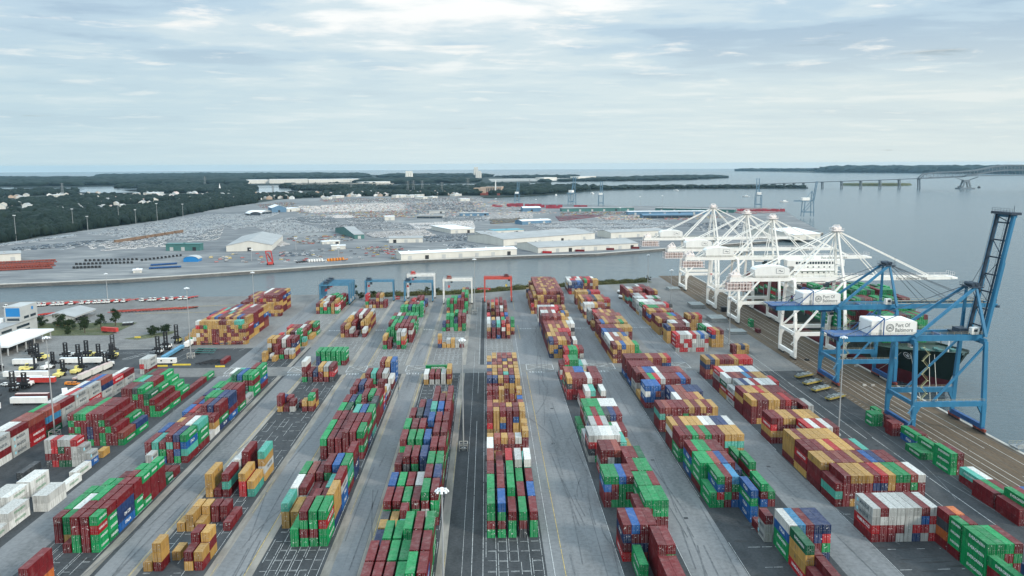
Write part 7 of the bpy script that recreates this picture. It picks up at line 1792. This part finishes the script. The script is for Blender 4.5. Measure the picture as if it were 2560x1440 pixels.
def clumps(name, label, pos, rad, h, r, m):
    Vb, Fb = ICO; n = len(pos); V = np.repeat(Vb[None], n, 0) * r.uniform(.72, 1.22, (n, len(Vb), 1)); s = rad * np.clip(r.lognormal(0, .38, n), .45, 2.2)
    V *= np.stack([s, s, h * np.clip(s / rad, .6, 1.35) * r.uniform(.75, 1.1, n) * .6], 1)[:, None, :]; V[:, :, :2] += pos[:, None, :]; V[:, :, 2] += (h * .42) * r.uniform(.8, 1.2, n)[:, None]
    F = (Fb[None] + (np.arange(n) * len(Vb))[:, None, None]).reshape(-1, 3); o = link(name, mesh_np(name, V.reshape(-1, 3), F, m)); return tag(o, label, 'trees', None, 'stuff')
r_t = np.random.default_rng(31)
LAKE_PX = ((188, 352, 468.5, 487), (636, 738, 468, 487), (-60, 36, 467, 478), (935, 1200, 461, 469))
def no_lake(p):
    k = []
    for x, y in p:
        a, b = proj(x, y, 6); k.append(not any(x0 < a < x1 and y0 < b < y1 for x0, x1, y0, y1 in LAKE_PX))
    return p[np.array(k)]
EDGE = [(-260, 652), (0, 608), (190, 578), (400, 550.5), (560, 519.5), (640, 508), (640, 500), (520, 507), (430, 512), (360, 522), (240, 540), (120, 556), (0, 570), (-260, 600)]
clumps('woods_edge', 'dense dark belt of trees along the edge of the far terminal', pts_in(EDGE, 3400, r_t), 5.5, 15, r_t, M['leaf_far'])
TOWN = [(-260, 600), (0, 572), (240, 540), (430, 512), (640, 500), (860, 491), (1190, 491), (1190, 480), (980, 472), (740, 472), (640, 480), (420, 481), (200, 484), (-260, 480)]
tp = pts_in(TOWN, 5200, r_t); keepm = (np.sin(tp[:, 0] * .012 + tp[:, 1] * .004) + np.sin(tp[:, 1] * .006 - tp[:, 0] * .003)) > -.35
clumps('town_trees', 'mass of dark trees between the houses of the town', no_lake(tp[keepm]), 9, 15, r_t, M['leaf_far'])
MIDW = [(-260, 482), (0, 482), (190, 480), (310, 469), (600, 468), (650, 476), (740, 467), (1000, 465), (1200, 465), (1330, 469), (1440, 470.5), (1500, 473), (1370, 484), (1280, 489), (1190, 488), (1000, 476), (740, 476), (640, 482), (300, 483)]
clumps('far_woods', 'dark woods round the lakes and along the far shore', no_lake(pts_in(MIDW, 2600, r_t)), 16, 20, r_t, M['leaf_far'])
clumps('shore_trees', 'thin line of trees along the narrow point under the bridge', pts_in([(1480, 474), (1700, 470.6), (2010, 469.4), (2010, 468), (1700, 468), (1480, 469)], 260, r_t), 14, 12, r_t, M['leaf_far'])
clumps('distant_woods', 'blue-green woods of the distant land', np.concatenate([pts_in([(-260, 466), (0, 466), (140, 466), (260, 463), (600, 461), (610, 450), (-260, 448)], 2400, r_t), pts_in([(250, 450), (610, 450), (920, 444), (900, 437.5), (500, 437.5), (260, 441)], 2300, r_t), pts_in([(950, 444), (1190, 444.5), (1215, 441.5), (1000, 440)], 500, r_t), pts_in([(905, 459), (1180, 456), (1180, 453), (905, 456)], 300, r_t)]), 48, 26, r_t, M['leaf_far'])
clumps('island_trees', 'low trees and stockpiles on the far island', np.concatenate([pts_in([(1290, 457), (1400, 453), (1650, 450.5), (1790, 446), (1815, 443.5), (1800, 442), (1640, 443), (1500, 449)], 420, r_t), pts_in([(1300, 445), (1440, 444), (1440, 441.5), (1240, 442.5)], 160, r_t)]), 34, 17, r_t, M['leaf_far'])
fs = pts_in([(2040, 430.4), (2300, 432), (2560, 434), (2880, 436.5), (2880, 430), (2560, 427.5), (2300, 427), (2100, 427)], 1500, r_t); clumps('far_shore_woods', 'blue band of woods along the far right shore', fs, 85, 62, r_t, M['leaf_far'])
clumps('far_shore_point', 'thin wooded point reaching left along the horizon', pts_in([(1850, 427.4), (2100, 427.2), (2100, 426), (1850, 426.6)], 300, r_t), 90, 30, r_t, M['leaf_far'])
for i, poly in enumerate((((195, 480.5), (260, 482.5), (350, 480.5), (305, 477), (340, 473.5), (352, 471), (300, 470.5), (215, 472)), ((640, 479.5), (690, 481), (735, 477), (720, 470), (640, 471)), ((-60, 474), (34, 472.5), (34, 468.5), (-60, 469)), ((960, 467), (1200, 466), (1200, 462.5), (940, 463)), ((1130, 474), (1180, 473.5), (1180, 471), (1130, 471.3)))):
    sheet('lake', [tuple(G(*p, 5.0)[:2]) for p in poly], 5.0, M['lake'] if 'lake' in M else M.setdefault('lake', mat('calm_lake_water', (0.10, 0.13, 0.15), 0.1, var=.05, spec=.8)))
def house(px, py, k, lb, seed):
    r = random.Random(seed); q = G(px, py); root = empty('house', (q.x, q.y, 0), r.uniform(-.6, .6), lb, 'house', 'houses among the trees'); w, d, h = 5.5 * k, 4 * k, 3.2 * k
    b = MB(); b.box(-w, w, -d, d, 0, h * 1.4); b.prism([(-w, h * 1.4), (w, h * 1.4), (0, h * 1.4 + d * .75)], -d, d); b.build('wall', r.choice([M['white'], M['wall_pale'], M['wall_pale'], M['brick']]), root)
    b = MB(); hh = h * 1.4; t = d * .75
    b.add([(-w - .5, -d - .5, hh - .2), (0, -d - .5, hh + t + .2), (0, d + .5, hh + t + .2), (-w - .5, d + .5, hh - .2), (w + .5, -d - .5, hh - .2), (w + .5, d + .5, hh - .2)], [(0, 1, 2, 3), (1, 4, 5, 2)]); b.build('roof', r.choice([M['roof_grey'], M['roof_grey'], M['wall_grey'], M['rust_soft'], M['roof_grey']]), root)
rh = random.Random(17)
spots = [(rh.uniform(-5, 640), None) for _ in range(150)]
for i in range(240):
    px = rh.uniform(0, 1160); base = 572 - px * .145 if px < 430 else 510 - (px - 430) * .028
    py = rh.uniform(484, max(488, base - 4)); house(px, py, rh.uniform(1.2, 1.9), 'pale house half hidden among the dark trees of the town', i)
for i in range(9): q = (505 + i * 11.5, 508 - i * .7); house(*q, 2.0, 'pinkish row house with a pale gable at the top of the tree belt', 500 + i)
for px, py, lb, s in ((110, 548, 'long pale flat roof showing above the tree belt at left', 36), (290, 536, 'white flat-roofed store among the trees above the masts', 40), (180, 545, 'pale parking structure beyond the tree belt', 60)):
    hall('store_building', lb, (px, py), (px + s, py - s * .1), 40, 6, 'flat', 'wall_pale', 'roof_white', 2)
for i in range(26):
    px = rh.uniform(-5, 1150); py = rh.uniform(485, 500 if px > 430 else 535 - px * .1); w_ = rh.uniform(7, 20)
    hall('store_building', 'pale flat-roofed store among the trees of the town', (px, py), (px + w_, py - w_ * .08), rh.uniform(18, 40), 6 + rh.uniform(0, 4), 'flat', 'wall_pale', 'roof_white', 1, group='stores among the town trees')
# water tower, church spire, pylons
q = G(550, 482); root = empty('church', (q.x, q.y, 0), 0, 'white church spire rising from the town trees', 'church'); b = MB(); b.box(-4, 4, -4, 4, 0, 20); b.build('tower', M['white'], root); b = MB(); b.tube((0, 0, 20), (0, 0, 42), 4, .1, n=8); b.build('spire', M['white'], root)
def pylon(px, py, h, lb):
    q = G(px, py); root = empty('power_pylon', (q.x, q.y, 0), 0, lb, 'pylon', 'lattice power pylons'); b = MB()
    for sx in (-1, 1):
        for sy_ in (-1, 1): b.beam((sx * h * .09, sy_ * h * .09, 0), (sx * h * .02, sy_ * h * .02, h), 1.0, 1.0)
    for z in (.25, .5, .75): k = h * (.09 - .07 * z); b.beam((-k, -k, h * z), (k, k, h * z), .7, .7); b.beam((k, -k, h * z), (-k, k, h * z), .7, .7)
    b.build('lattice', M['steel'], root); b = MB(); [b.beam((-h * .16, 0, h * z), (h * .16, 0, h * z), .9, .9) for z in (.72, .84, .96)]; b.build('cross_arm', M['steel'], root)
for i, (px, py, h, lb) in enumerate(((157, 489, 50, 'lattice pylon in the trees at far left'), (513, 470, 60, 'tall thin mast-like pylon above the woods'), (878, 478, 48, 'pylon right of the road viaduct'), (1020, 484, 52, 'pylon in the substation cluster, leftmost'), (1034, 483, 52, 'pylon in the substation cluster, second'), (1056, 483, 52, 'pylon in the substation cluster, third'), (1105, 484, 46, 'pylon right of the substation cluster'), (1170, 478, 58, 'pylon left of the tan power station'), (683, 488, 40, 'pylon by the lake right of the town'), (1324, 472, 45, 'pylon on the shore right of the power station'))): pylon(px, py, h, lb)
# road viaduct in front of the white warehouses
def viaduct():
    a, b = G(730, 472), G(985, 470.5); a.z = b.z = 24; root = empty('road_viaduct', (0, 0, 0), 0, 'long low road viaduct on many piers before the white warehouses', 'bridge'); m = MB(); m.beam(a, b, 14, 3); m.build('deck', M['concrete'], root)
    for i in range(26): p = a.lerp(b, (i + .5) / 26); c = MB(); c.box(p.x - 3, p.x + 3, p.y - 4, p.y + 4, -3, 23); c.build('pier', M['concrete'], root)
viaduct()

# ---------------------------------------------------------------- the long steel bridge across the river
def big_bridge():
    root = empty('truss_bridge', (0, 0, 0), 0, 'long steel arch truss bridge crossing the river at the right horizon', 'bridge'); m = M['bridge_steel']
    D = lambda px, py, Y: (lambda d: Vector((0, 0, CAM_H)) + d * (Y / d.y))((px - 1280) * RT + (py - 720) * DN + F_PX * FW)
    piers = [(1560, 468), (1640, 468.3), (1720, 468.4), (1800, 468.6), (1830, 468.7), (1856, 468.8), (1884, 468.9), (1914, 469), (1937, 469.1), (1961, 469.2), (1985, 469.3), (2009, 469.4), (2056, 469.6), (2104, 469.9), (2152, 470.1), (2200, 470.3), (2248, 470.5), (2297, 470.8)]
    top = {1560: 466.5, 1640: 466, 1720: 465, 1800: 463, 1830: 462.2, 1856: 461.5, 1884: 460.8, 1914: 460, 1937: 459.2, 1961: 458.2, 1985: 457.4, 2009: 456.6, 2056: 454.8, 2104: 453.2, 2152: 451.6, 2200: 450, 2248: 448.2, 2297: 446.3}
    dk = []
    for px, py in piers:
        q = G(px, py, WATER_Z); t = D(px, top[px], q.y); dk.append(t)
        for s in (-1, 1): c = MB(); c.beam((q.x, q.y + s * 9, WATER_Z), (t.x, t.y + s * 8, t.z), 4.2, 4); c.build('pier', m, root)
        c = MB(); c.beam((t.x, t.y - 11, t.z - 3), (t.x, t.y + 11, t.z - 3), 6, 5); c.build('pier_cap', m, root)
    for px, py in ((2415, 440), (2560, 438), (2760, 440), (2900, 445)): dk.append(D(px, py, 3690 - (px - 2415) * .35))
    for a, b in zip(dk[:-1], dk[1:]): c = MB(); c.beam(a, b, 20, 3.6); c.build('deck', m, root)
    for px in (2415, 2900):
        t = D(px, 443, 3690 - (px - 2415) * .35); f = MB()
        for s in (-1, 1):
            for k in (-1, 1): f.beam((t.x + k * 20, t.y + s * 12, WATER_Z), (t.x + k * 9, t.y + s * 10, t.z - 18), 6, 5)
        for k in (-1, 1): f.beam((t.x, t.y, t.z - 18), (t.x + k * 55, t.y, t.z + 1), 3, 3)
        f.box(t.x - 34, t.x + 34, t.y - 22, t.y + 22, WATER_Z, 2.5); f.box(t.x - 14, t.x + 14, t.y - 10, t.y + 10, t.z - 22, t.z - 12); f.build('main_pier', m, root)
    chords = [[(2300, 441), (2330, 434.5), (2370, 436.5), (2415, 434), (2440, 430), (2480, 424), (2520, 421.5), (2560, 423), (2640, 428)], ]
    upper = [(2297, 446), (2309, 434.8), (2345, 430.8), (2400, 429), (2440, 425.5), (2480, 417.5), (2515, 412.8), (2560, 413.2), (2640, 419), (2720, 431), (2780, 436), (2900, 444)]
    lower = [(2297, 446), (2345, 444.4), (2400, 442), (2440, 435.5), (2480, 428.5), (2520, 425), (2560, 425.2), (2640, 428), (2720, 437), (2780, 441), (2900, 445)]
    for s in (-1, 1):
        f = MB()
        up = [D(px, py, 3700 - (px - 2415) * .35) + Vector((0, s * 11, 0)) for px, py in upper]; lo = [D(px, py, 3700 - (px - 2415) * .35) + Vector((0, s * 11, 0)) for px, py in lower]
        for L_ in (up, lo):
            for a, b in zip(L_[:-1], L_[1:]): f.beam(a, b, 5.0, 5.0)
        f.build('arch_chord', m, root)
        f = MB()
        def atx(L_, x):
            for a, b in zip(L_[:-1], L_[1:]):
                if a.x <= x <= b.x: return a.lerp(b, (x - a.x) / (b.x - a.x))
        x = up[0].x + 25; prev = None
        while x < up[-1].x - 20:
            a, b = atx(up, x), atx(lo, x)
            if a and b:
                f.beam(a, b, 2.2, 2.2)
                if prev: f.beam(prev, b, 1.4, 1.4)
                prev = a
                dd = atx(dk[-5:], x)
                if dd and dd.z < b.z - 3: f.beam(b, dd + Vector((0, s * 11, 0)), 1.0, 1.0)
            x += 30
        f.build('web_member', m, root)
M['bridge_steel'] = mat('bridge_steel_grey', (0.16, 0.19, 0.21), 0.6, var=.08)
big_bridge()
# a low fort island behind the piers, and small boats
q = G(2190, 461.5); mb = MB(); k = 24; mb.add([(q.x + 190 * math.cos(2 * math.pi * i / k) * (1 if z == 0 else .93), q.y + 120 * math.sin(2 * math.pi * i / k), WATER_Z + z * 10) for z in (0, 1) for i in range(k)], [(i, (i + 1) % k, k + (i + 1) % k, k + i) for i in range(k)] + [tuple(range(k, 2 * k))])
tag(mb.build('fort_island', M['grass']), kind='structure')
for i, (px, py, lb) in enumerate(((1390, 489, 'small white boat on the water before the second far crane'), (1480, 484.5, 'small white boat on the wide water right of the cranes'), (1690, 477, 'white boat near the narrow wooded point'), (1865, 492, 'white boat right of the end-on far crane'), (1960, 505, 'small white boat left of the side-on crane'), (2400, 468.5, 'dark work boat at the main bridge pier, left'), (2447, 469.5, 'dark work boat right of the main bridge pier'))):
    q = G(px, py, WATER_Z); root = empty('boat', (q.x, q.y, WATER_Z), .4 * i, lb, 'boat', 'small boats on the river'); b = MB(); b.add([(-1.6, -6, 1.2), (1.6, -6, 1.2), (2, 2, 1.3), (0, 7, 1.8), (-2, 2, 1.3), (-1.2, -6, -.3), (1.2, -6, -.3), (1.4, 2, -.3), (0, 5.5, -.3), (-1.4, 2, -.3)], [(0, 1, 2, 3, 4), (0, 5, 6, 1), (1, 6, 7, 2), (2, 7, 8, 3), (3, 8, 9, 4), (4, 9, 5, 0)]); b.build('hull', M['white'] if i < 5 else M['dark'], root); b = MB(); b.box(-1.1, 1.1, -3, 1, 1.2, 3); b.build('cabin', M['white'] if i < 5 else M['steel'], root)
    root.scale = (2, 2, 2) if i < 5 else (3, 3, 3)

# ---------------------------------------------------------------- the air: one closed box of thin pale haze round camera and scene
def haze(density=2.2e-5):
    mb = MB(); mb.box(-20500, 20500, -400, 20500, -6.5, 127)
    m = bpy.data.materials.new('haze'); m.use_nodes = True; nt = m.node_tree; nt.nodes.clear()
    o = nt.nodes.new('ShaderNodeOutputMaterial'); v = nt.nodes.new('ShaderNodeVolumePrincipled')
    v.inputs['Color'].default_value = (0.46, 0.76, 0.96, 1); v.inputs['Density'].default_value = density; v.inputs['Anisotropy'].default_value = 0.1
    nt.links.new(v.outputs[0], o.inputs['Volume'])
    tag(mb.build('haze', m), kind='stuff')
haze()
